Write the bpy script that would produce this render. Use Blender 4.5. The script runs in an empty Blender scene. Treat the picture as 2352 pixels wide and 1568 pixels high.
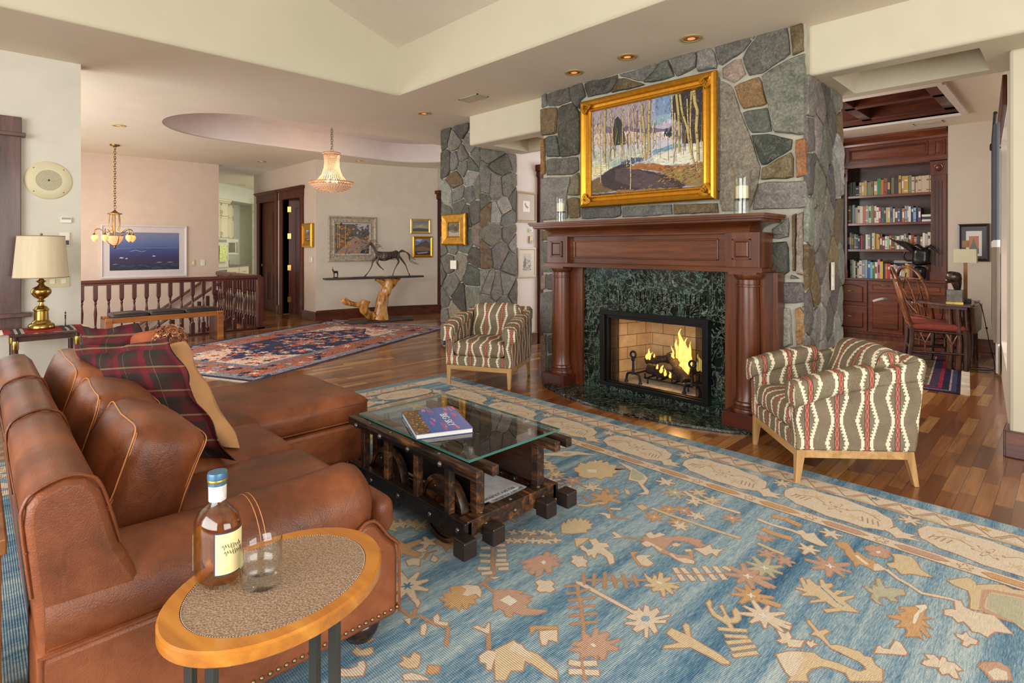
import bpy, bmesh, math, random
from mathutils import Vector, Matrix, Euler, noise
random.seed(7)
SC = bpy.context.scene
COL = SC.collection
PI = math.pi

# ---------------------------------------------------------------- camera
FPX = 1267.0
cd = bpy.data.cameras.new('camera'); cam = bpy.data.objects.new('camera', cd); COL.objects.link(cam)
cd.sensor_width = 36.0; cd.sensor_fit = 'HORIZONTAL'; cd.lens = FPX / 2352 * 36
cd.shift_y = -(784 - 570) / 2352; cd.clip_start = 0.05; cd.clip_end = 200
cam.location = (0, 0, 1.35); cam.rotation_euler = (PI / 2, 0, math.radians(45.6))
SC.camera = cam
# ---------------------------------------------------------------- exposure, world
vs = SC.view_settings
vs.view_transform = 'Standard'; vs.look = 'None'; vs.gamma = 1.0; vs.use_curve_mapping = False
vs.exposure = 0.36
w = bpy.data.worlds.new('world'); SC.world = w; w.use_nodes = True
w.node_tree.nodes['Background'].inputs[0].default_value = (0.80, 0.90, 1.0, 1)
w.node_tree.nodes['Background'].inputs[1].default_value = 1.0
SC.cycles.max_bounces = 8; SC.cycles.diffuse_bounces = 5; SC.cycles.glossy_bounces = 4
SC.cycles.transmission_bounces = 8; SC.cycles.transparent_max_bounces = 16
SC.cycles.caustics_reflective = False; SC.cycles.caustics_refractive = False
SC.cycles.sample_clamp_indirect = 6.0
SC.cycles.use_denoising = True
# ---------------------------------------------------------------- daylight through the windows, plus an added library fill
def area(name, loc, target, sx, sy, power, col=(1, .97, .92), spread=180):
    d = bpy.data.lights.new(name, 'AREA'); d.shape = 'RECTANGLE'; d.size = sx; d.size_y = sy
    d.energy = power; d.color = col; d.spread = math.radians(spread)
    o = bpy.data.objects.new(name, d); COL.objects.link(o); o.location = loc
    o.rotation_euler = (Vector(target) - Vector(loc)).to_track_quat('-Z', 'Y').to_euler()
    return o
# tall window wall behind the camera, side windows right, foyer windows, library and kitchen windows
area('window_light_back', (-1.0, -3.9, 1.9), (-1.6, 3.0, 1.5), 5.5, 3.0, 300)
area('window_light_right', (3.7, 1.0, 1.8), (-2.0, 2.2, 1.2), 4.2, 2.4, 150)
area('window_light_foyer', (-8.2, -0.4, 1.9), (-8.4, 5.0, 1.6), 3.4, 2.4, 88, (1, .95, .92))
area('window_light_stair', (-10.8, -0.3, 1.2), (-11.2, 3.0, -0.2), 1.6, 2.2, 24, (1, .95, .9))
area('window_light_kitchen', (-14.0, 8.0, 1.7), (-14.6, 4.6, 1.3), 2.4, 1.8, 45, (.97, 1, .93))
area('window_light_library', (1.6, 7.6, 1.6), (-1.6, 8.2, 1.3), 2.4, 1.9, 105, (1, .96, .93))
area('fill_light_library', (-3.7, 6.3, 1.9), (-1.6, 8.9, 1.2), 1.4, 1.8, 60, (1, .96, .92))  # added fill hidden behind the chimney, no window there
area('window_light_hall', (-3.4, 8.3, 1.8), (-5.0, 5.6, 1.5), 2.0, 2.0, 55, (1, .97, .97))

# ---------------------------------------------------------------- colour and material helpers
def lin(c):
    def f(x):
        x /= 255.0
        return x / 12.92 if x <= .04045 else ((x + .055) / 1.055) ** 2.4
    return (f(c[0]), f(c[1]), f(c[2]), 1.0)
class NT:
    """small node-tree writer"""
    def __init__(s, name):
        s.m = bpy.data.materials.new(name); s.m.use_nodes = True
        s.t = s.m.node_tree; s.b = s.t.nodes['Principled BSDF']; s.tc = None
    def n(s, kind, **kw):
        x = s.t.nodes.new(kind)
        for k, v in kw.items():
            setattr(x, k, v)
        return x
    def l(s, a, b): s.t.links.new(a, b)
    def coord(s, kind='Object', scale=(1, 1, 1), rot=(0, 0, 0), loc=(0, 0, 0)):
        if s.tc is None: s.tc = s.n('ShaderNodeTexCoord')
        mp = s.n('ShaderNodeMapping'); mp.inputs['Scale'].default_value = scale
        mp.inputs['Rotation'].default_value = rot; mp.inputs['Location'].default_value = loc
        s.l(s.tc.outputs[kind], mp.inputs['Vector']); return mp.outputs[0]
    def noise(s, vec, scale=5, detail=4, rough=.5, dist=0, out='Fac'):
        x = s.n('ShaderNodeTexNoise'); x.inputs['Scale'].default_value = scale
        x.inputs['Detail'].default_value = detail; x.inputs['Roughness'].default_value = rough
        x.inputs['Distortion'].default_value = dist; s.l(vec, x.inputs['Vector']); return x.outputs[out]
    def ramp(s, fac, stops, interp='LINEAR'):
        x = s.n('ShaderNodeValToRGB'); x.color_ramp.interpolation = interp; e = x.color_ramp.elements
        while len(e) < len(stops): e.new(.5)
        for i, (p, c) in enumerate(stops):
            e[i].position = p; e[i].color = lin(c) if max(c[:3]) > 3.0 else (c[0], c[1], c[2], 1)
        s.l(fac, x.inputs[0]); return x.outputs[0]
    def mix(s, fac, a, b, mode='MIX'):
        x = s.n('ShaderNodeMix', data_type='RGBA', blend_type=mode)
        for sock, v in ((x.inputs[0], fac), (x.inputs[6], a), (x.inputs[7], b)):
            if isinstance(v, (int, float)): sock.default_value = v
            elif isinstance(v, tuple): sock.default_value = lin(v) if len(v) == 3 else v
            else: s.l(v, sock)
        return x.outputs[2]
    def math(s, op, a, b=0.0, c=None):
        x = s.n('ShaderNodeMath', operation=op)
        for i, v in enumerate((a, b) if c is None else (a, b, c)):
            if isinstance(v, (int, float)): x.inputs[i].default_value = v
            else: s.l(v, x.inputs[i])
        return x.outputs[0]
    def xyz(s, vec):
        x = s.n('ShaderNodeSeparateXYZ'); s.l(vec, x.inputs[0]); return x.outputs
    def vec(s, x, y, z=0.0):
        c = s.n('ShaderNodeCombineXYZ')
        for i, v in enumerate((x, y, z)):
            if isinstance(v, (int, float)): c.inputs[i].default_value = v
            else: s.l(v, c.inputs[i])
        return c.outputs[0]
    def white(s, vec, out='Value'):
        x = s.n('ShaderNodeTexWhiteNoise', noise_dimensions='3D'); s.l(vec, x.inputs['Vector']); return x.outputs[out]
    def bump(s, h, strength=.3, dist=.01):
        x = s.n('ShaderNodeBump'); x.inputs['Strength'].default_value = strength
        x.inputs['Distance'].default_value = dist; s.l(h, x.inputs['Height']); s.l(x.outputs[0], s.b.inputs['Normal'])
    def fin(s, color=None, rough=.5, metal=0.0, spec=None, coat=0.0, **kw):
        b = s.b
        if color is not None:
            if isinstance(color, tuple): b.inputs['Base Color'].default_value = lin(color) if len(color) == 3 else color
            else: s.l(color, b.inputs['Base Color'])
        if isinstance(rough, (int, float)): b.inputs['Roughness'].default_value = rough
        else: s.l(rough, b.inputs['Roughness'])
        b.inputs['Metallic'].default_value = metal
        if spec is not None: b.inputs['Specular IOR Level'].default_value = spec
        if coat: b.inputs['Coat Weight'].default_value = coat; b.inputs['Coat Roughness'].default_value = .12
        for k, v in kw.items():
            b.inputs[k].default_value = v
        return s.m
_mc = {}
def plain(name, c, rough=.5, metal=0.0, spec=None, coat=0.0, var=.06, vscale=6.0, bump=0.0, bscale=60.0):
    """flat colour with a little procedural variation"""
    if name in _mc: return _mc[name]
    s = NT(name); v = s.coord()
    n = s.noise(v, vscale, 3)
    a = tuple(max(0, x * (1 - var)) for x in c); b = tuple(min(255, x * (1 + var)) for x in c)
    col = s.ramp(n, [(.3, tuple(map(float, a))), (.7, tuple(map(float, b)))] if max(c) > 3.0 else [(.3, a), (.7, b)])
    if bump: s.bump(s.noise(v, bscale, 3), bump, .004)
    _mc[name] = s.fin(col, rough, metal, spec, coat); return _mc[name]
def emis(name, c, strength):
    if name in _mc: return _mc[name]
    s = NT(name); s.b.inputs['Emission Color'].default_value = lin(c); s.b.inputs['Emission Strength'].default_value = strength
    _mc[name] = s.fin(c, .5); return _mc[name]
def glass(name, c=(1, 1, 1, 1), ior=1.45, rough=0.0):
    if name in _mc: return _mc[name]
    s = NT(name); s.b.inputs['Transmission Weight'].default_value = 1; s.b.inputs['IOR'].default_value = ior
    _mc[name] = s.fin(c, rough); return _mc[name]
def thinglass(name, tint=(.93, .97, .95, 1), refl=.9):
    """pane glass: clear with Fresnel reflections, so lamps light what lies behind it"""
    if name in _mc: return _mc[name]
    s = NT(name); t = s.t; tr = s.n('ShaderNodeBsdfTransparent'); tr.inputs[0].default_value = tint
    gl = s.n('ShaderNodeBsdfGlossy'); gl.inputs['Roughness'].default_value = .01
    lw = s.n('ShaderNodeLayerWeight'); lw.inputs[0].default_value = .5
    f = s.math('MULTIPLY', s.math('ADD', .045, s.math('MULTIPLY', s.math('POWER', lw.outputs['Facing'], 4.0), .95)), refl)
    mx = s.n('ShaderNodeMixShader'); s.l(f, mx.inputs[0]); s.l(tr.outputs[0], mx.inputs[1]); s.l(gl.outputs[0], mx.inputs[2])
    s.l(mx.outputs[0], t.nodes['Material Output'].inputs[0]); t.nodes.remove(s.b)
    _mc[name] = s.m; return s.m
def wood(name, dark, mid, light, axis='x', scale=1.0, rough=.35, coat=.25, contrast=1.0, bump=.15):
    if name in _mc: return _mc[name]
    s = NT(name); k = 9.0 * scale
    sc = {'x': (k * .08, k, k), 'y': (k, k * .08, k), 'z': (k, k, k * .08)}[axis]
    v = s.coord(scale=sc)
    n = s.noise(v, 1.6, 6, .6, .6); n2 = s.noise(v, 9, 3, .6)
    f = s.math('ADD', s.math('MULTIPLY', n, .75), s.math('MULTIPLY', n2, .25))
    col = s.ramp(f, [(.32, dark), (.5, mid), (.68, light)])
    s.bump(n2, bump, .002)
    _mc[name] = s.fin(col, rough, coat=coat); return _mc[name]
def vcol(name, rough=.6, bump=0.0, bscale=80, metal=0.0, coat=0.0, var=.12, vs=30, spec=None, aniso=(1, 1, 1)):
    """colour from the mesh's own colour attribute, broken up by fine noise"""
    if name in _mc: return _mc[name]
    s = NT(name); a = s.n('ShaderNodeVertexColor'); a.layer_name = 'Col'; v = s.coord(scale=aniso)
    n = s.noise(v, vs, 4, .6)
    g = s.ramp(n, [(.25, (1 - var,) * 3), (.75, (1.0,) * 3)])
    col = s.mix(1.0, a.outputs[0], g, 'MULTIPLY')
    if bump: s.bump(s.noise(v, bscale, 4, .6), bump, .004)
    _mc[name] = s.fin(col, rough, metal, spec, coat); return _mc[name]

# ---------------------------------------------------------------- mesh builder
class MB:
    def __init__(s): s.v = []; s.f = []; s.mi = []; s.c = []; s.cm = 0; s.cc = None; s.T = None
    def mat(s, i): s.cm = i; return s
    def col(s, c): s.cc = lin(c) if c is not None else None; return s
    def xf(s, T): s.T = T; return s
    def add(s, vs, fs):
        o = len(s.v)
        if s.T is not None: vs = [tuple(s.T @ Vector(p)) for p in vs]
        s.v.extend([tuple(p) for p in vs])
        for f in fs: s.f.append([o + i for i in f]); s.mi.append(s.cm); s.c.append(s.cc)
        return o
    def box(s, x0, x1, y0, y1, z0, z1):
        if x0 > x1: x0, x1 = x1, x0
        if y0 > y1: y0, y1 = y1, y0
        if z0 > z1: z0, z1 = z1, z0
        s.add([(x0, y0, z0), (x1, y0, z0), (x1, y1, z0), (x0, y1, z0), (x0, y0, z1), (x1, y0, z1), (x1, y1, z1), (x0, y1, z1)],
              [(0, 3, 2, 1), (4, 5, 6, 7), (0, 1, 5, 4), (1, 2, 6, 5), (2, 3, 7, 6), (3, 0, 4, 7)]); return s
    def cbox(s, c, d): return s.box(c[0] - d[0] / 2, c[0] + d[0] / 2, c[1] - d[1] / 2, c[1] + d[1] / 2, c[2] - d[2] / 2, c[2] + d[2] / 2)
    def prism(s, poly, a, b, plane='xy'):
        """polygon extruded from a to b along the remaining axis"""
        def P(p, t): return {'xy': (p[0], p[1], t), 'xz': (p[0], t, p[1]), 'yz': (t, p[0], p[1])}[plane]
        n = len(poly); ar = sum(poly[i][0] * poly[(i + 1) % n][1] - poly[(i + 1) % n][0] * poly[i][1] for i in range(n))
        if ar < 0: poly = poly[::-1]
        if (plane == 'xz') != (a > b): a, b = b, a
        vs = [P(p, a) for p in poly] + [P(p, b) for p in poly]
        s.add(vs, [tuple(range(n))[::-1], tuple(range(n, 2 * n))] + [(i, (i + 1) % n, n + (i + 1) % n, n + i) for i in range(n)]); return s
    def poly(s, pts): s.add(pts, [tuple(range(len(pts)))]); return s
    def quad(s, a, b, c, d): return s.poly([a, b, c, d])
    def grid(s, fn, nu, nv, closeu=False, closev=False):
        U = nu if closeu else nu + 1; V = nv if closev else nv + 1
        vs = [fn(i / nu, j / nv) for j in range(V) for i in range(U)]
        fs = [(j * U + i, j * U + (i + 1) % U, ((j + 1) % V) * U + (i + 1) % U, ((j + 1) % V) * U + i) for j in range(nv) for i in range(nu)]
        s.add(vs, fs); return s
    def tube(s, pts, r, n=8, cap=True, closed=False, flat=1.0):
        pts = [Vector(p) for p in pts]; m = len(pts)
        rs = r if isinstance(r, (list, tuple)) else [r] * m
        tang = []
        for i in range(m):
            a = pts[(i - 1) % m] if (closed or i) else pts[0]; b = pts[(i + 1) % m] if (closed or i < m - 1) else pts[-1]
            t = (b - a); tang.append(t.normalized() if t.length > 1e-9 else Vector((0, 0, 1)))
        up = Vector((0, 0, 1)) if abs(tang[0].z) < .9 else Vector((1, 0, 0))
        nrm = (up - tang[0] * up.dot(tang[0])).normalized(); vs = []
        for i in range(m):
            nrm = (nrm - tang[i] * nrm.dot(tang[i]))
            nrm = nrm.normalized() if nrm.length > 1e-6 else tang[i].orthogonal().normalized()
            bi = tang[i].cross(nrm)
            for k in range(n):
                a = 2 * PI * k / n; vs.append(pts[i] + (nrm * math.cos(a) * flat + bi * math.sin(a)) * rs[i])
        fs = []
        for i in range(m if closed else m - 1):
            for k in range(n):
                a = i * n; b = ((i + 1) % m) * n
                fs.append((a + k, a + (k + 1) % n, b + (k + 1) % n, b + k))
        if cap and not closed: fs.append(tuple(range(n))[::-1]); fs.append(tuple((m - 1) * n + k for k in range(n)))
        s.add(vs, fs); return s
    def lathe(s, prof, c=(0, 0, 0), n=24, axis='z', sx=1.0, sy=1.0, cap=True):
        """profile [(r, h)...] turned about an axis through c"""
        vs = []
        for r, h in prof:
            for k in range(n):
                a = 2 * PI * k / n; x = r * math.cos(a) * sx; y = r * math.sin(a) * sy
                vs.append({'z': (c[0] + x, c[1] + y, c[2] + h), 'x': (c[0] + h, c[1] + x, c[2] + y), 'y': (c[0] + y, c[1] + h, c[2] + x)}[axis])
        m = len(prof); fs = [(i * n + k, i * n + (k + 1) % n, (i + 1) * n + (k + 1) % n, (i + 1) * n + k) for i in range(m - 1) for k in range(n)]
        if cap:
            if prof[0][0] > 1e-6: fs.append(tuple(range(n))[::-1])
            if prof[-1][0] > 1e-6: fs.append(tuple((m - 1) * n + k for k in range(n)))
        s.add(vs, fs); return s
    def cyl(s, c, r, h, n=20, axis='z'): return s.lathe([(r, 0), (r, h)], c, n, axis)
    def ball(s, c, r, n=12, sx=1, sy=1, sz=1):
        pr = [(r * math.sin(PI * i / n), -r * math.cos(PI * i / n) * sz) for i in range(n + 1)]
        pr[0] = (0.0, pr[0][1]); pr[-1] = (0.0, pr[-1][1]); return s.lathe(pr, c, 2 * n, 'z', sx, sy, cap=False)
    def rbox(s, c, d, r, n=8, crown=(0, 0, 0), wob=0.0, seed=0, fn=None):
        """soft box: rounded edges, crowned faces, slight wobble"""
        hx, hy, hz = d[0] / 2, d[1] / 2, d[2] / 2; r = min(r, hx, hy, hz)
        def st(t): # more samples toward the edges
            return math.sin(t * PI / 2) if True else t
        seen = {}; vs = []; fs = []
        def V(p):
            k = tuple(round(q, 5) for q in p)
            if k in seen: return seen[k]
            q = Vector((st(p[0]) * hx, st(p[1]) * hy, st(p[2]) * hz))
            i_ = Vector((max(-hx + r, min(hx - r, q.x)), max(-hy + r, min(hy - r, q.y)), max(-hz + r, min(hz - r, q.z))))
            dd = q - i_
            if dd.length > 1e-7:
                mx = max(abs(dd.x), abs(dd.y), abs(dd.z)); q = i_ + dd.normalized() * mx if True else q
            u, v_, w_ = q.x / hx, q.y / hy, q.z / hz
            cu, cv, cw = max(0, 1 - u * u), max(0, 1 - v_ * v_), max(0, 1 - w_ * w_)
            q = Vector((q.x + math.copysign(crown[0] * cv * cw, u) * abs(u) ** 2, q.y + math.copysign(crown[1] * cu * cw, v_) * abs(v_) ** 2, q.z + math.copysign(crown[2] * cu * cv, w_) * abs(w_) ** 2))
            if wob: q += noise.noise_vector((q + Vector((seed * 3.1, seed, 0))) * 5.0) * wob
            q += Vector(c)
            if fn: q = Vector(fn(q))
            seen[k] = len(vs); vs.append(tuple(q)); return seen[k]
        g = [-1 + 2 * i / n for i in range(n + 1)]
        for ax in range(3):
            for sg in (-1, 1):
                for i in range(n):
                    for j in range(n):
                        q = []
                        for a, b in ((g[i], g[j]), (g[i + 1], g[j]), (g[i + 1], g[j + 1]), (g[i], g[j + 1])):
                            p = [0, 0, 0]; p[ax] = sg; p[(ax + 1) % 3] = a; p[(ax + 2) % 3] = b; q.append(V(p))
                        fs.append(tuple(q if sg > 0 else q[::-1]))
        s.add(vs, fs); return s
    def build(s, name, mats, parent=None, smooth=None, bevel=0.0, uv=None, origin=None, bseg=2, sub=0):
        me = bpy.data.meshes.new(name)
        o0 = Vector(origin) if origin is not None else Vector((0, 0, 0))
        me.from_pydata([tuple(Vector(p) - o0) for p in s.v], [], s.f)
        if not isinstance(mats, (list, tuple)): mats = [mats]
        for m in mats: me.materials.append(m)
        if len(mats) > 1: me.polygons.foreach_set('material_index', s.mi)
        if any(c is not None for c in s.c):
            a = me.color_attributes.new('Col', 'FLOAT_COLOR', 'CORNER'); data = []
            for p, c in zip(me.polygons, s.c):
                data.extend(list(c or (1, 1, 1, 1)) * p.loop_total)
            a.data.foreach_set('color', data)
        if uv is not None:
            L = me.uv_layers.new(name='UV'); V = me.vertices
            for p in me.polygons:
                nn = p.normal
                for li in p.loop_indices:
                    L.data[li].uv = uv(nn, V[me.loops[li].vertex_index].co)
        ob = bpy.data.objects.new(name, me); COL.objects.link(ob)
        if parent is not None: ob.parent = parent
        elif origin is not None: ob.location = origin
        if smooth is not None:
            me.polygons.foreach_set('use_smooth', [True] * len(me.polygons))
            if smooth < 179: me.set_sharp_from_angle(angle=math.radians(smooth))
        if bevel:
            b = ob.modifiers.new('bevel', 'BEVEL'); b.width = bevel; b.segments = bseg; b.limit_method = 'ANGLE'; b.angle_limit = math.radians(40)
            b.harden_normals = False
        if sub:
            b = ob.modifiers.new('sub', 'SUBSURF'); b.levels = sub; b.render_levels = sub
        return ob
def tag(o, label=None, cat=None, group=None, kind=None):
    if label: o['label'] = label
    if cat: o['category'] = cat
    if group: o['group'] = group
    if kind: o['kind'] = kind
    return o
def thing(name, label, cat, loc=(0, 0, 0), rz=0.0, group=None):
    o = bpy.data.objects.new(name, None); COL.objects.link(o); o.location = loc; o.rotation_euler = (0, 0, rz)
    o.empty_display_size = .1; return tag(o, label, cat, group)
class World:
    """build parts in world coordinates under an unrotated root"""
    def __init__(s, root): s.r = root; s.o = tuple(root.location)
    def __call__(s, mb, name, mats, parent=None, **k): return mb.build(name, mats, parent or s.r, origin=s.o, **k)
def copy_tree(o, parent=None, keep=True):
    c = o.copy(); COL.objects.link(c)
    if parent is not None: c.parent = parent
    for ch in list(o.children): copy_tree(ch, c)
    return c
def struct(o, label=None): o['kind'] = 'structure'; return tag(o, label)
def arc(c, r, a0, a1, n, plane='xz', ry=None):
    ry = ry or r; out = []
    for i in range(n + 1):
        a = math.radians(a0 + (a1 - a0) * i / n); p = (r * math.cos(a), ry * math.sin(a))
        out.append({'xz': (c[0] + p[0], c[1], c[2] + p[1]), 'xy': (c[0] + p[0], c[1] + p[1], c[2]), 'yz': (c[0], c[1] + p[0], c[2] + p[1])}[plane])
    return out
def spline(pts, n=8):
    """Catmull-Rom through points"""
    P = [Vector(p) for p in pts]; out = []
    for i in range(len(P) - 1):
        a = P[max(i - 1, 0)]; b = P[i]; c = P[i + 1]; d = P[min(i + 2, len(P) - 1)]
        for k in range(n):
            t = k / n; out.append(.5 * ((2 * b) + (c - a) * t + (2 * a - 5 * b + 4 * c - d) * t * t + (3 * b - a - 3 * c + d) * t ** 3))
    out.append(P[-1]); return out
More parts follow.
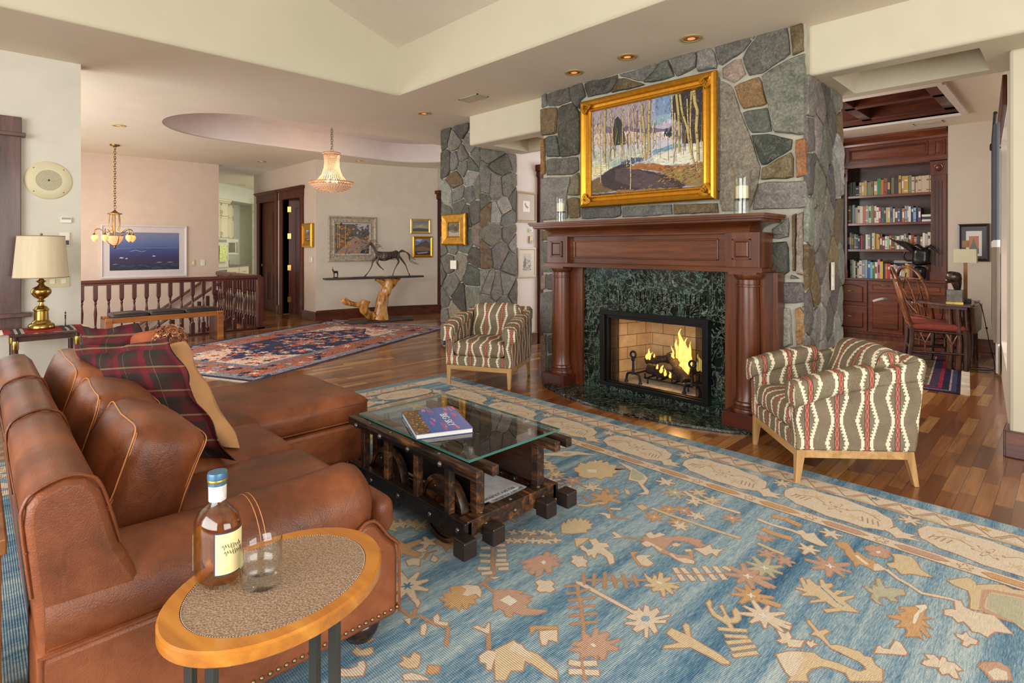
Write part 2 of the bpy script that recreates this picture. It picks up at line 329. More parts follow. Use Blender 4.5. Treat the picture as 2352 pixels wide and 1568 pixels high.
RUG_MOTIFS=[('P','k',[(-1.408,1.739),(-1.387,1.751),(-1.149,1.75),(-1.134,1.756),(-1.142,1.783),(-1.126,1.769),(-1.114,1.768),(-1.132,1.807),(-1.118,1.812),(-1.099,1.788),(-1.092,1.825),(-1.074,1.813),(-1.071,1.77),(-1.039,1.828),(-1.035,1.815),(-1.057,1.763),(-1.032,1.79),(-1.027,1.774),(-1.055,1.745),(-1.025,1.717),(-1.025,1.698),(-1.06,1.717),(-1.03,1.662),(-1.04,1.66),(-1.064,1.696),(-1.072,1.661),(-1.089,1.663),(-1.092,1.688),(-1.125,1.666),(-1.127,1.676),(-1.103,1.712),(-1.142,1.698),(-1.141,1.724),(-1.13,1.735),(-1.397,1.73)]),('P','b',[(-1.103,1.733),(-1.104,1.749),(-1.089,1.764),(-1.075,1.753),(-1.075,1.734),(-1.09,1.722)]),('P','p',[(-1.214,1.539),(-1.191,1.528),(-1.164,1.522),(-1.185,1.569),(-1.177,1.577),(-1.158,1.551),(-1.146,1.585),(-1.135,1.582),(-1.126,1.546),(-1.113,1.552),(-1.096,1.591),(-1.091,1.578),(-1.105,1.541),(-1.075,1.551),(-1.069,1.539),(-1.094,1.514),(-1.076,1.477),(-1.082,1.468),(-1.103,1.477),(-1.092,1.451),(-1.11,1.463),(-1.122,1.451),(-1.133,1.425),(-1.147,1.446),(-1.177,1.429),(-1.179,1.437),(-1.163,1.465),(-1.191,1.451),(-1.194,1.466),(-1.176,1.491),(-1.197,1.511)]),('P','w',[(-1.149,1.497),(-1.146,1.508),(-1.13,1.505),(-1.133,1.494)]),('P','y',[(-1.252,1.987),(-1.223,1.974),(-1.198,1.969),(-1.211,2.003),(-1.199,1.999),(-1.18,1.976),(-1.203,2.032),(-1.192,2.038),(-1.171,2.006),(-1.155,2.038),(-1.148,2.02),(-1.152,1.985),(-1.108,2.035),(-1.125,1.997),(-1.095,2.003),(-1.099,1.984),(-1.12,1.972),(-1.091,1.949),(-1.097,1.939),(-1.132,1.951),(-1.104,1.908),(-1.113,1.903),(-1.138,1.93),(-1.155,1.903),(-1.167,1.915),(-1.164,1.933),(-1.198,1.908),(-1.199,1.922),(-1.183,1.944),(-1.208,1.948)]),('P','w',[(-1.183,1.973),(-1.158,1.979),(-1.154,1.968),(-1.178,1.964)]),('P','k',[(-1.535,1.863),(-1.527,1.883),(-1.512,1.886),(-1.501,1.903),(-1.487,1.888),(-1.464,1.889),(-1.458,1.866),(-1.44,1.85),(-1.457,1.839),(-1.464,1.82),(-1.483,1.829),(-1.509,1.831),(-1.514,1.855)]),('P','p',[(-1.638,1.775),(-1.623,1.779),(-1.636,1.814),(-1.62,1.818),(-1.598,1.793),(-1.592,1.829),(-1.579,1.824),(-1.58,1.787),(-1.542,1.832),(-1.554,1.785),(-1.529,1.781),(-1.536,1.758),(-1.55,1.749),(-1.517,1.716),(-1.525,1.698),(-1.56,1.717),(-1.534,1.668),(-1.544,1.647),(-1.572,1.683),(-1.563,1.648),(-1.586,1.646),(-1.595,1.681),(-1.615,1.65),(-1.629,1.658),(-1.626,1.694),(-1.657,1.674),(-1.652,1.714),(-1.641,1.737)]),('P','w',[(-1.599,1.739),(-1.597,1.758),(-1.58,1.752),(-1.577,1.732)]),('P','y',[(-1.739,2.038),(-1.754,2.075),(-1.735,2.065),(-1.76,2.115),(-1.73,2.1),(-1.743,2.149),(-1.711,2.127),(-1.724,2.168),(-1.696,2.15),(-1.695,2.174),(-1.678,2.153),(-1.674,2.173),(-1.658,2.143),(-1.646,2.163),(-1.638,2.134),(-1.622,2.122),(-1.63,2.091),(-1.616,2.077),(-1.655,2.017),(-1.692,1.986)]),('P','y',[(-1.619,1.992),(-1.575,2.044),(-1.567,1.986),(-1.567,1.94)]),('P','k',[(-1.56,1.954),(-1.555,1.972),(-1.52,1.957),(-1.509,1.975),(-1.516,1.999),(-1.563,2.029),(-1.551,2.062),(-1.518,2.042),(-1.491,2.063),(-1.463,2.047),(-1.48,2.023),(-1.414,2.004),(-1.377,1.959),(-1.381,1.933),(-1.424,1.97),(-1.462,1.974),(-1.474,1.967),(-1.455,1.927),(-1.467,1.927),(-1.485,1.943),(-1.482,1.917),(-1.513,1.94),(-1.537,1.94)]),('P','o',[(-1.372,2.078),(-1.354,2.102),(-1.352,2.068),(-1.291,2.025),(-1.265,2.04),(-1.263,2.029),(-1.292,2.018),(-1.338,2.046)]),('P','k',[(-1.336,2.072),(-1.332,2.088),(-1.293,2.121),(-1.301,2.09),(-1.256,2.072),(-1.259,2.04),(-1.288,2.028),(-1.33,2.055)]),('P','p',[(-1.403,2.226),(-1.399,2.257),(-1.359,2.285),(-1.316,2.308),(-1.298,2.354),(-1.24,2.386),(-1.201,2.393),(-1.193,2.367),(-1.168,2.368),(-1.179,2.33),(-1.224,2.336),(-1.254,2.332),(-1.294,2.297),(-1.287,2.246),(-1.286,2.208),(-1.259,2.199),(-1.217,2.206),(-1.173,2.239),(-1.196,2.263),(-1.183,2.277),(-1.154,2.222),(-1.183,2.164),(-1.243,2.179),(-1.289,2.168),(-1.331,2.201),(-1.376,2.193)]),('P','k',[(-1.412,2.259),(-1.404,2.294),(-1.378,2.279),(-1.373,2.319),(-1.344,2.321),(-1.352,2.292),(-1.365,2.258),(-1.377,2.24)]),('P','k',[(-1.38,2.177),(-1.375,2.209),(-1.336,2.209),(-1.285,2.197),(-1.285,2.179),(-1.338,2.194),(-1.347,2.165),(-1.367,2.17)]),('P','k',[(-1.247,2.187),(-1.24,2.201),(-1.207,2.18),(-1.181,2.206),(-1.144,2.216),(-1.135,2.195),(-1.166,2.169),(-1.214,2.173)]),('P','k',[(-1.192,2.305),(-1.164,2.34),(-1.158,2.39),(-1.133,2.359),(-1.097,2.389),(-1.101,2.354),(-1.092,2.315),(-1.119,2.33),(-1.129,2.289),(-1.157,2.297)]),('P','k',[(-1.279,2.267),(-1.274,2.291),(-1.25,2.296),(-1.252,2.269),(-1.266,2.257)]),('P','k',[(-1.218,2.266),(-1.2,2.29),(-1.188,2.277),(-1.203,2.256)]),('L','o2',.009,[(-1.387,2.202),(-1.435,2.187),(-1.469,2.159)]),('P','k',[(-1.502,2.111),(-1.469,2.159),(-1.528,2.174),(-1.527,2.155),(-1.496,2.145)]),('L','o2',.009,[(-1.383,1.719),(-1.352,1.683),(-1.308,1.645),(-1.247,1.578),(-1.212,1.542)]),('L','o2',.009,[(-1.416,1.685),(-1.385,1.722)]),('L','o2',.009,[(-1.381,1.653),(-1.354,1.69)]),('L','o2',.009,[(-1.351,1.624),(-1.325,1.659),(-1.292,1.711)]),('L','o2',.009,[(-1.323,1.593),(-1.295,1.631),(-1.263,1.672)]),('L','o2',.009,[(-1.29,1.559),(-1.265,1.597),(-1.23,1.641)]),('L','o2',.009,[(-1.258,1.526),(-1.236,1.564),(-1.2,1.605)]),('L','o2',.009,[(-1.358,1.691),(-1.337,1.742)]),('L','o2',.009,[(-1.394,1.763),(-1.334,1.83),(-1.273,1.892),(-1.21,1.952)]),('L','o2',.009,[(-1.422,1.803),(-1.37,1.743)]),('L','o2',.009,[(-1.385,1.83),(-1.338,1.765)]),('L','o2',.009,[(-1.361,1.871),(-1.3,1.784)]),('L','o2',.009,[(-1.334,1.882),(-1.271,1.823)]),('L','o2',.009,[(-1.303,1.914),(-1.241,1.849)]),('L','o2',.009,[(-1.272,1.946),(-1.217,1.889)]),('L','k',.02,[(-1.177,2.108),(-1.107,2.051)]),('L','k',.02,[(-1.155,2.13),(-1.077,2.082)]),('L','k',.02,[(-1.12,2.166),(-1.048,2.107)]),('L','k',.02,[(-1.097,2.206),(-1.018,2.148)]),('L','k',.02,[(-1.065,2.238),(-.992,2.179)]),('L','k',.02,[(-1.038,2.261),(-1.004,2.257)]),('L','o2',.008,[(-1.159,2.066),(-1.107,2.114),(-.996,2.238)]),('L','k',.022,[(-1.149,1.383),(-1.116,1.403)]),('L','k',.022,[(-1.115,1.408),(-1.082,1.444)]),('L','k',.022,[(-1.123,1.352),(-1.091,1.383)]),('L','k',.022,[(-1.088,1.384),(-1.053,1.416)]),('L','o2',.009,[(-1.132,1.427),(-1.1,1.394),(-1.066,1.362)]),('P','y',[(-.996,1.731),(-.998,1.764),(-.967,1.768),(-.943,1.77),(-.975,1.807),(-.974,1.824),(-.961,1.822),(-.929,1.773),(-.887,1.768),(-.833,1.766),(-.785,1.755),(-.782,1.745),(-.799,1.731),(-.847,1.732),(-.905,1.728),(-.922,1.707),(-.966,1.659),(-.969,1.67),(-.941,1.72),(-.967,1.723)]),('P','y',[(-.976,1.984),(-.976,2.011),(-.966,2.003),(-.952,1.973),(-.921,1.952),(-.895,1.949),(-.898,1.968),(-.932,2.002),(-.93,2.017),(-.915,2.001),(-.892,1.973),(-.872,1.96),(-.867,1.983),(-.887,2.012),(-.886,2.036),(-.864,2.019),(-.847,1.987),(-.849,1.96),(-.864,1.941),(-.842,1.919),(-.809,1.949),(-.805,1.938),(-.842,1.9),(-.868,1.924),(-.929,1.935)]),('L','y',.015,[(-.881,1.88),(-.806,1.942)]),('L','y',.015,[(-.848,1.863),(-.792,1.912)]),('L','y',.015,[(-.829,1.834),(-.776,1.903)]),('L','y',.015,[(-.805,1.813),(-.755,1.888)]),('L','y',.015,[(-.789,1.79),(-.738,1.863)]),('F','p',8,.085,(-.937,2.267),'w'),('F','o',8,.075,(-.876,2.15),'w'),('F','k',9,.085,(-.797,2.064),'w'),('L','k',.022,[(-.778,2.057),(-.704,2.065)]),('L','p',.02,[(-.906,2.277),(-.832,2.267)]),('L','o',.025,[(-.836,2.154),(-.774,2.165)]),('P','y',[(-.782,2.403),(-.778,2.418),(-.746,2.376),(-.762,2.413),(-.756,2.429),(-.721,2.402),(-.706,2.407),(-.723,2.452),(-.715,2.46),(-.698,2.436),(-.683,2.456),(-.674,2.444),(-.682,2.41),(-.669,2.403),(-.658,2.394),(-.654,2.423),(-.63,2.443),(-.648,2.385),(-.635,2.383),(-.597,2.436),(-.596,2.423),(-.616,2.368),(-.559,2.334),(-.606,2.3),(-.641,2.25),(-.655,2.259),(-.624,2.299),(-.664,2.319),(-.702,2.267),(-.704,2.279),(-.68,2.318),(-.699,2.328),(-.736,2.294),(-.743,2.297),(-.731,2.329),(-.77,2.32),(-.772,2.334),(-.748,2.343)]),('L','b',.006,[(-.706,2.401),(-.663,2.369),(-.632,2.342),(-.604,2.334)]),('P','k',[(-.734,2.022),(-.707,2.021),(-.703,2.042),(-.685,2.02),(-.684,2.006),(-.649,2.033),(-.646,1.991),(-.676,1.964),(-.685,1.982),(-.697,1.965),(-.714,1.967),(-.705,1.988)]),('P','k',[(-.64,2.027),(-.638,2.045),(-.632,2.036),(-.627,2.06),(-.624,2.044),(-.611,2.046),(-.619,2.029),(-.621,2.013)]),('P','y',[(-.677,2.152),(-.672,2.157),(-.628,2.118),(-.615,2.148),(-.603,2.144),(-.611,2.108),(-.58,2.073),(-.559,2.095),(-.514,2.104),(-.502,2.109),(-.486,2.096),(-.469,2.106),(-.45,2.077),(-.43,2.07),(-.419,2.016),(-.488,1.946),(-.507,1.972),(-.549,1.962),(-.571,1.947),(-.591,1.913),(-.593,1.877),(-.581,1.851),(-.623,1.808),(-.623,1.942),(-.639,1.969),(-.606,1.995),(-.582,1.984),(-.54,1.999),(-.478,2.008),(-.465,2.034),(-.472,2.048),(-.49,2.057),(-.543,2.06),(-.573,2.059),(-.612,2.087),(-.631,2.091),(-.642,2.08),(-.637,2.11),(-.667,2.137)]),('P','k',[(-.691,1.898),(-.666,1.944),(-.639,1.969),(-.623,1.942),(-.617,1.859),(-.624,1.832),(-.641,1.841),(-.67,1.873)]),('P','o',[(-.766,2.812),(-.747,2.837),(-.728,2.85),(-.697,2.801),(-.677,2.77),(-.675,2.798),(-.633,2.765),(-.599,2.763),(-.585,2.682),(-.617,2.697),(-.642,2.695),(-.65,2.662),(-.663,2.697),(-.699,2.735),(-.719,2.779),(-.742,2.782)]),('L','w',.016,[(-.67,2.759),(-.617,2.714)]),('P','k',[(-.598,2.74),(-.589,2.755),(-.551,2.729),(-.575,2.693),(-.587,2.681)]),('L','k',.016,[(-.551,2.729),(-.504,2.687),(-.467,2.672),(-.418,2.64),(-.368,2.661),(-.335,2.675),(-.308,2.674)]),('P','p',[(-.66,2.866),(-.644,2.909),(-.624,2.902),(-.617,2.929),(-.601,2.913),(-.574,2.907),(-.576,2.873),(-.565,2.859),(-.574,2.825),(-.595,2.822),(-.613,2.81),(-.632,2.81),(-.633,2.841),(-.65,2.842)]),('P','w',[(-.618,2.862),(-.606,2.875),(-.598,2.857),(-.608,2.843)]),('F','p',8,.085,(-.724,2.587),'w'),('F','t',8,.08,(-.913,2.377),'w'),('P','y',[(-.562,2.783),(-.539,2.812),(-.549,2.863),(-.565,2.884),(-.537,2.907),(-.497,2.916),(-.477,2.888),(-.452,2.83),(-.409,2.8),(-.44,2.78),(-.472,2.769),(-.501,2.735),(-.526,2.766),(-.545,2.758)]),('P','t',[(-.586,2.529),(-.58,2.535),(-.556,2.529),(-.568,2.568),(-.548,2.563),(-.565,2.625),(-.555,2.635),(-.54,2.597),(-.523,2.572),(-.509,2.597),(-.489,2.608),(-.472,2.615),(-.461,2.585),(-.479,2.557),(-.488,2.528),(-.472,2.516),(-.49,2.498),(-.511,2.514),(-.526,2.499),(-.527,2.468),(-.509,2.449),(-.526,2.446),(-.548,2.467),(-.55,2.504),(-.566,2.508)]),('P','o',[(-.458,2.483),(-.417,2.525),(-.407,2.507),(-.39,2.533),(-.389,2.481),(-.363,2.485),(-.388,2.455),(-.357,2.42),(-.383,2.419),(-.352,2.368),(-.357,2.356),(-.384,2.384),(-.366,2.331),(-.38,2.34),(-.393,2.323),(-.41,2.309),(-.409,2.342),(-.422,2.361),(-.448,2.335),(-.435,2.377),(-.439,2.395),(-.476,2.383),(-.477,2.396),(-.444,2.425),(-.456,2.434),(-.437,2.463),(-.444,2.479),(-.455,2.467)]),('P','w',[(-.421,2.53),(-.395,2.565),(-.386,2.547),(-.4,2.487),(-.399,2.436),(-.401,2.408),(-.408,2.405),(-.412,2.457),(-.405,2.518)]),('P','y',[(-.36,2.813),(-.33,2.865),(-.305,2.901),(-.282,2.882),(-.276,2.856),(-.236,2.907),(-.197,2.936),(-.17,2.923),(-.14,2.943),(-.126,2.639),(-.161,2.678),(-.217,2.683),(-.273,2.654),(-.281,2.739),(-.293,2.787),(-.336,2.795)]),('P','p',[(-.257,2.834),(-.232,2.864),(-.139,2.905),(-.138,2.881),(-.227,2.844),(-.239,2.783),(-.238,2.698),(-.202,2.689),(-.159,2.681),(-.161,2.666),(-.215,2.658),(-.252,2.675)]),('P','t',[(-.236,2.825),(-.141,2.873),(-.127,2.655),(-.199,2.692),(-.232,2.704)]),('P','k',[(-.339,2.576),(-.326,2.599),(-.31,2.606),(-.32,2.661),(-.306,2.69),(-.292,2.652),(-.265,2.643),(-.24,2.651),(-.207,2.667),(-.153,2.587),(-.196,2.56),(-.205,2.534),(-.212,2.504),(-.234,2.513),(-.251,2.503),(-.266,2.529),(-.281,2.548),(-.294,2.526),(-.313,2.55),(-.335,2.545)]),('P','k',[(-.291,2.447),(-.274,2.456),(-.267,2.483),(-.256,2.459),(-.234,2.457),(-.235,2.43),(-.249,2.42),(-.255,2.394),(-.267,2.394),(-.267,2.424),(-.286,2.432)]),('P','k',[(-.465,2.139),(-.466,2.179),(-.461,2.188),(-.45,2.183),(-.433,2.194),(-.431,2.256),(-.416,2.256),(-.39,2.215),(-.393,2.198),(-.421,2.177),(-.442,2.159)]),('P','k',[(-.347,2.249),(-.325,2.267),(-.308,2.249),(-.306,2.276),(-.297,2.278),(-.292,2.259),(-.273,2.271),(-.253,2.25),(-.26,2.237),(-.269,2.241),(-.253,2.198),(-.266,2.191),(-.279,2.204),(-.293,2.183),(-.304,2.199),(-.303,2.213),(-.332,2.191),(-.346,2.194),(-.344,2.213),(-.332,2.232)]),('P','p',[(-.217,2.307),(-.209,2.34),(-.173,2.377),(-.151,2.369),(-.139,2.308),(-.183,2.262),(-.199,2.292)]),('P','k',[(-.194,2.297),(-.176,2.34),(-.152,2.341),(-.146,2.3),(-.176,2.27)]),('L','k',.02,[(-1.102,2.782),(-1.033,2.773),(-.945,2.787),(-.893,2.781)]),('P','k',[(-.924,2.801),(-.907,2.825),(-.885,2.803),(-.861,2.836),(-.835,2.797),(-.78,2.756),(-.802,2.734),(-.84,2.736),(-.875,2.742)]),('L','o',.035,[(-1.062,2.864),(-1.004,2.883),(-.929,2.863)]),('L','o',.035,[(-1.049,2.703),(-.993,2.693),(-.917,2.706)]),('L','y',.018,[(-1.011,2.554),(-.948,2.545),(-.894,2.542)]),('F','k',6,.05,(-.805,2.885),'w'),('F','k',6,.05,(-.832,2.664),'w'),('F','p',6,.04,(-1.003,2.625),'w'),('F','p',6,.04,(-.946,2.495),'w'),('F','p',6,.04,(-.873,2.495),'w'),('P','y',[(-2.14,2.626),(-2.131,2.664),(-2.158,2.723),(-2.128,2.724),(-2.143,2.783),(-2.101,2.781),(-2.104,2.839),(-2.067,2.816),(-2.057,2.856),(-2.021,2.82),(-1.981,2.846),(-1.957,2.785),(-1.924,2.777),(-1.924,2.723),(-1.897,2.685),(-1.929,2.653),(-1.923,2.607),(-1.971,2.609),(-1.981,2.573),(-2.008,2.559),(-2.046,2.558),(-2.076,2.595),(-2.104,2.593)]),('P','w',[(-2.07,2.669),(-2.034,2.706),(-2.003,2.67),(-2.038,2.634)]),('P','k',[(-2.447,2.644),(-2.388,2.73),(-2.356,2.809),(-2.296,2.857),(-2.168,2.897),(-2.263,2.816),(-2.292,2.733),(-2.331,2.715),(-2.415,2.645),(-2.388,2.61),(-2.402,2.601)]),('P','t',[(-2.344,2.749),(-2.339,2.803),(-2.297,2.798),(-2.302,2.745)]),('P','k',[(-2.023,2.906),(-1.908,2.891),(-1.789,2.847),(-1.743,2.816),(-1.716,2.718),(-1.646,2.672),(-1.629,2.632),(-1.671,2.594),(-1.657,2.649),(-1.761,2.734),(-1.812,2.72),(-1.875,2.841)]),('P','t',[(-1.886,2.872),(-1.795,2.842),(-1.752,2.795),(-1.761,2.747),(-1.815,2.743)]),('F','k',6,.06,(-1.974,2.36),'w'),('F','k',6,.06,(-1.899,2.484),'w'),('F','k',6,.06,(-2.457,2.841),'w'),('F','k',6,.06,(-1.642,2.844),'w'),('F','p',7,.06,(-1.891,2.234),'w'),('F','p',7,.06,(-2.033,2.482),'w'),('F','p',7,.06,(-2.088,2.364),'w'),('F','y',7,.055,(-2.155,2.474),'w'),('F','y',7,.055,(-1.999,2.221),'w'),('F','y',7,.055,(-2.001,1.949),'w'),('F','y',7,.055,(-2.004,2.046),'w'),('P','k',[(-2.003,2.007),(-1.983,2.043),(-1.956,2.039),(-1.96,2.001)]),('F','y',8,.09,(-2.014,1.907),'w'),('L','y',.02,[(-1.82,2.265),(-1.78,2.289),(-1.753,2.36),(-1.729,2.389)]),('L','k',.016,[(-1.676,2.35),(-1.636,2.385)]),('P','k',[(-1.691,2.266),(-1.672,2.289),(-1.64,2.299),(-1.616,2.266),(-1.625,2.257),(-1.654,2.275)]),('L','o2',.008,[(-1.871,2.373),(-1.819,2.34),(-1.698,2.358),(-1.615,2.286),(-1.545,2.33)]),('P','o',[(-1.836,2.525),(-1.816,2.533),(-1.789,2.503),(-1.806,2.496)]),('P','o',[(-1.8,2.561),(-1.775,2.563),(-1.743,2.527),(-1.767,2.525)]),('P','y',[(-1.755,2.595),(-1.735,2.604),(-1.696,2.564),(-1.715,2.555)]),('F','o',6,.05,(-1.47,2.434),'w'),('F','o',6,.05,(-1.462,2.559),'w'),('F','o',6,.05,(-1.363,2.47),'w'),('F','k',6,.05,(-1.327,2.599),'w'),('F','k',6,.05,(-1.335,2.445),'w'),('F','k',6,.05,(-1.411,2.735),'w'),('L','y',.018,[(-1.531,2.509),(-1.434,2.509),(-1.333,2.518),(-1.204,2.526),(-1.085,2.541)]),('P','y',[(-1.603,2.476),(-1.583,2.507),(-1.545,2.495),(-1.548,2.451)]),('F','t',7,.07,(-1.538,2.759),'w'),('L','k',.02,[(-1.511,2.81),(-1.433,2.777),(-1.319,2.766),(-1.188,2.78)]),('F','y',6,.055,(-1.448,2.851),'w'),('F','y',6,.055,(-1.351,2.818),'w'),('F','p',6,.05,(-1.4,2.603),'w'),('F','p',6,.05,(-1.193,2.699),'w'),('F','y',4,.045,(-2.349,2.573),'n'),('F','y',4,.045,(-2.284,2.55),'n'),('F','y',4,.045,(-2.24,2.524),'n'),('L','k',.02,[(-1.9,1.672),(-1.879,1.7)]),('L','k',.02,[(-1.862,1.627),(-1.832,1.658)]),('L','k',.02,[(-1.823,1.586),(-1.787,1.617)]),('L','k',.02,[(-1.786,1.56),(-1.754,1.587)]),('L','k',.02,[(-1.752,1.515),(-1.715,1.552)]),('L','k',.02,[(-1.712,1.501),(-1.687,1.538)]),('L','k',.02,[(-1.828,1.693),(-1.802,1.722)]),('L','k',.02,[(-1.794,1.665),(-1.769,1.697)]),('L','k',.02,[(-1.767,1.637),(-1.741,1.67)]),('L','k',.02,[(-1.742,1.61),(-1.711,1.642)]),('L','k',.02,[(-1.72,1.587),(-1.684,1.629)]),('L','k',.02,[(-1.689,1.574),(-1.662,1.607)]),('L','o2',.01,[(-1.889,1.73),(-1.845,1.689),(-1.784,1.627),(-1.723,1.572),(-1.683,1.547),(-1.668,1.509),(-1.658,1.448)]),('L','o2',.008,[(-1.889,1.73),(-1.851,1.769),(-1.787,1.847),(-1.679,1.938)]),('F','k',4,.026,(-1.893,1.774),'n'),('F','k',4,.026,(-1.857,1.824),'n'),('F','k',4,.026,(-1.825,1.864),'n'),('F','k',4,.026,(-1.79,1.886),'n'),('F','k',4,.026,(-1.761,1.93),'n'),('F','k',4,.026,(-1.723,1.941),'n'),('F','k',4,.026,(-1.818,1.762),'n'),('F','k',4,.026,(-1.789,1.788),'n'),('F','k',4,.026,(-1.767,1.819),'n'),('F','k',4,.026,(-1.74,1.838),'n'),('F','k',4,.026,(-1.715,1.861),'n'),('F','k',4,.026,(-1.691,1.879),'n'),('F','k',4,.026,(-1.671,1.916),'n'),('P','p',[(-1.596,1.462),(-1.555,1.509),(-1.509,1.541),(-1.509,1.518),(-1.465,1.544),(-1.468,1.517),(-1.448,1.52),(-1.449,1.492),(-1.429,1.477),(-1.37,1.519),(-1.378,1.481),(-1.418,1.437),(-1.452,1.427),(-1.436,1.405),(-1.452,1.393),(-1.479,1.408),(-1.506,1.406),(-1.504,1.383),(-1.54,1.407),(-1.561,1.432)]),('P','w',[(-1.535,1.439),(-1.533,1.483),(-1.484,1.483),(-1.483,1.443)]),('P','o',[(-1.731,1.354),(-1.707,1.389),(-1.676,1.391),(-1.656,1.353),(-1.639,1.366),(-1.623,1.396),(-1.606,1.386),(-1.612,1.37),(-1.58,1.358),(-1.604,1.342),(-1.583,1.319),(-1.592,1.31),(-1.621,1.324),(-1.596,1.289),(-1.624,1.295),(-1.631,1.27),(-1.648,1.289),(-1.655,1.264),(-1.669,1.285),(-1.702,1.279),(-1.69,1.3),(-1.719,1.308),(-1.701,1.336)]),('P','k',[(-1.707,1.389),(-1.694,1.411),(-1.659,1.437),(-1.625,1.423),(-1.597,1.395),(-1.628,1.4),(-1.639,1.366),(-1.659,1.355),(-1.676,1.391)]),('L','o2',.009,[(-1.654,1.462),(-1.591,1.457)]),('P','k',[(-1.668,1.509),(-1.643,1.546),(-1.648,1.515)]),('P','k',[(-1.519,1.62),(-1.517,1.643),(-1.494,1.651),(-1.484,1.671),(-1.457,1.664),(-1.455,1.645),(-1.432,1.639),(-1.431,1.612),(-1.45,1.602),(-1.462,1.584),(-1.483,1.587),(-1.491,1.609)]),('F','k',8,.1,(-1.856,1.236),'b'),('L','o2',.009,[(-1.764,1.139),(-1.689,1.143),(-1.672,1.169),(-1.594,1.183),(-1.553,1.205),(-1.485,1.143)]),('L','o2',.01,[(-1.693,1.155),(-1.718,1.182)]),('P','k',[(-1.774,1.2),(-1.759,1.22),(-1.732,1.211),(-1.72,1.188),(-1.745,1.198)]),('P','k',[(-1.697,1.118),(-1.687,1.137),(-1.661,1.115)]),('P','k',[(-1.627,1.142),(-1.625,1.159),(-1.604,1.149),(-1.578,1.121),(-1.592,1.115)]),('P','k',[(-1.633,1.2),(-1.637,1.221),(-1.613,1.212),(-1.602,1.199),(-1.573,1.22),(-1.562,1.207),(-1.585,1.191),(-1.608,1.184)]),('P','k',[(-1.492,1.268),(-1.487,1.284),(-1.456,1.292),(-1.471,1.321),(-1.465,1.323),(-1.425,1.285),(-1.456,1.277)]),('L','o2',.01,[(-1.431,1.287),(-1.377,1.239)]),('P','k',[(-2.012,1.334),(-2.003,1.367),(-1.98,1.384),(-1.94,1.351),(-1.959,1.342),(-1.972,1.318)]),('P','k',[(-2.046,1.407),(-2.044,1.441),(-2.011,1.443),(-2.016,1.42)]),('P','k',[(-1.939,1.409),(-1.965,1.442),(-1.925,1.441),(-1.915,1.416)]),('L','o2',.01,[(-1.967,1.392),(-1.995,1.435),(-1.983,1.472)]),('P','o',[(-2.056,1.526),(-2.032,1.564),(-2.008,1.602),(-1.951,1.626),(-1.954,1.597),(-1.92,1.593),(-1.94,1.566),(-1.916,1.547),(-1.943,1.538),(-1.963,1.529),(-1.953,1.503),(-1.998,1.52),(-2.033,1.51)]),('P','y',[(-1.355,1.248),(-1.349,1.289),(-1.343,1.324),(-1.316,1.323),(-1.28,1.323),(-1.242,1.335),(-1.189,1.329),(-1.148,1.325),(-1.126,1.3),(-1.174,1.292),(-1.223,1.294),(-1.252,1.284),(-1.228,1.25),(-1.255,1.223),(-1.239,1.184),(-1.26,1.163),(-1.317,1.211)]),('P','k',[(-1.337,1.319),(-1.31,1.328),(-1.283,1.321),(-1.251,1.319),(-1.248,1.305),(-1.276,1.293),(-1.299,1.291),(-1.323,1.28)]),('P','k',[(-1.371,1.193),(-1.371,1.231),(-1.344,1.245),(-1.32,1.208),(-1.301,1.182),(-1.311,1.172),(-1.333,1.188),(-1.349,1.178)]),('P','o',[(-1.35,1.412),(-1.341,1.43),(-1.285,1.483),(-1.276,1.472),(-1.331,1.42),(-1.327,1.393)]),('P','k',[(-1.313,1.422),(-1.274,1.47),(-1.236,1.426),(-1.264,1.412),(-1.252,1.388),(-1.262,1.378),(-1.291,1.399)]),('P','y',[(-1.683,.905),(-1.691,.925),(-1.668,.928),(-1.654,.96),(-1.631,.951),(-1.631,.935),(-1.655,.909)]),('P','y',[(-1.527,.984),(-1.527,1.004),(-1.545,1.012),(-1.52,1.024),(-1.536,1.048),(-1.509,1.055),(-1.487,1.037),(-1.474,1.018),(-1.49,.996)]),('P','o',[(-1.455,1.05),(-1.427,1.072),(-1.411,1.056),(-1.419,1.037),(-1.433,1.028)]),('P','k',[(-1.479,.969),(-1.467,.993),(-1.433,1.01),(-1.403,1.017),(-1.459,.96)]),('P','k',[(-1.651,.831),(-1.618,.858),(-1.611,.885),(-1.625,.896),(-1.618,.91),(-1.593,.903),(-1.567,.879),(-1.585,.852),(-1.622,.817)]),('P','t',[(-1.736,.937),(-1.725,.96),(-1.687,.988),(-1.684,.965),(-1.709,.943)]),('F','k',6,.05,(-2.293,1.495),'w'),('F','k',6,.05,(-2.26,1.529),'w'),('F','k',6,.05,(-2.218,1.557),'w'),('F','y',7,.08,(-2.326,1.432),'w')]
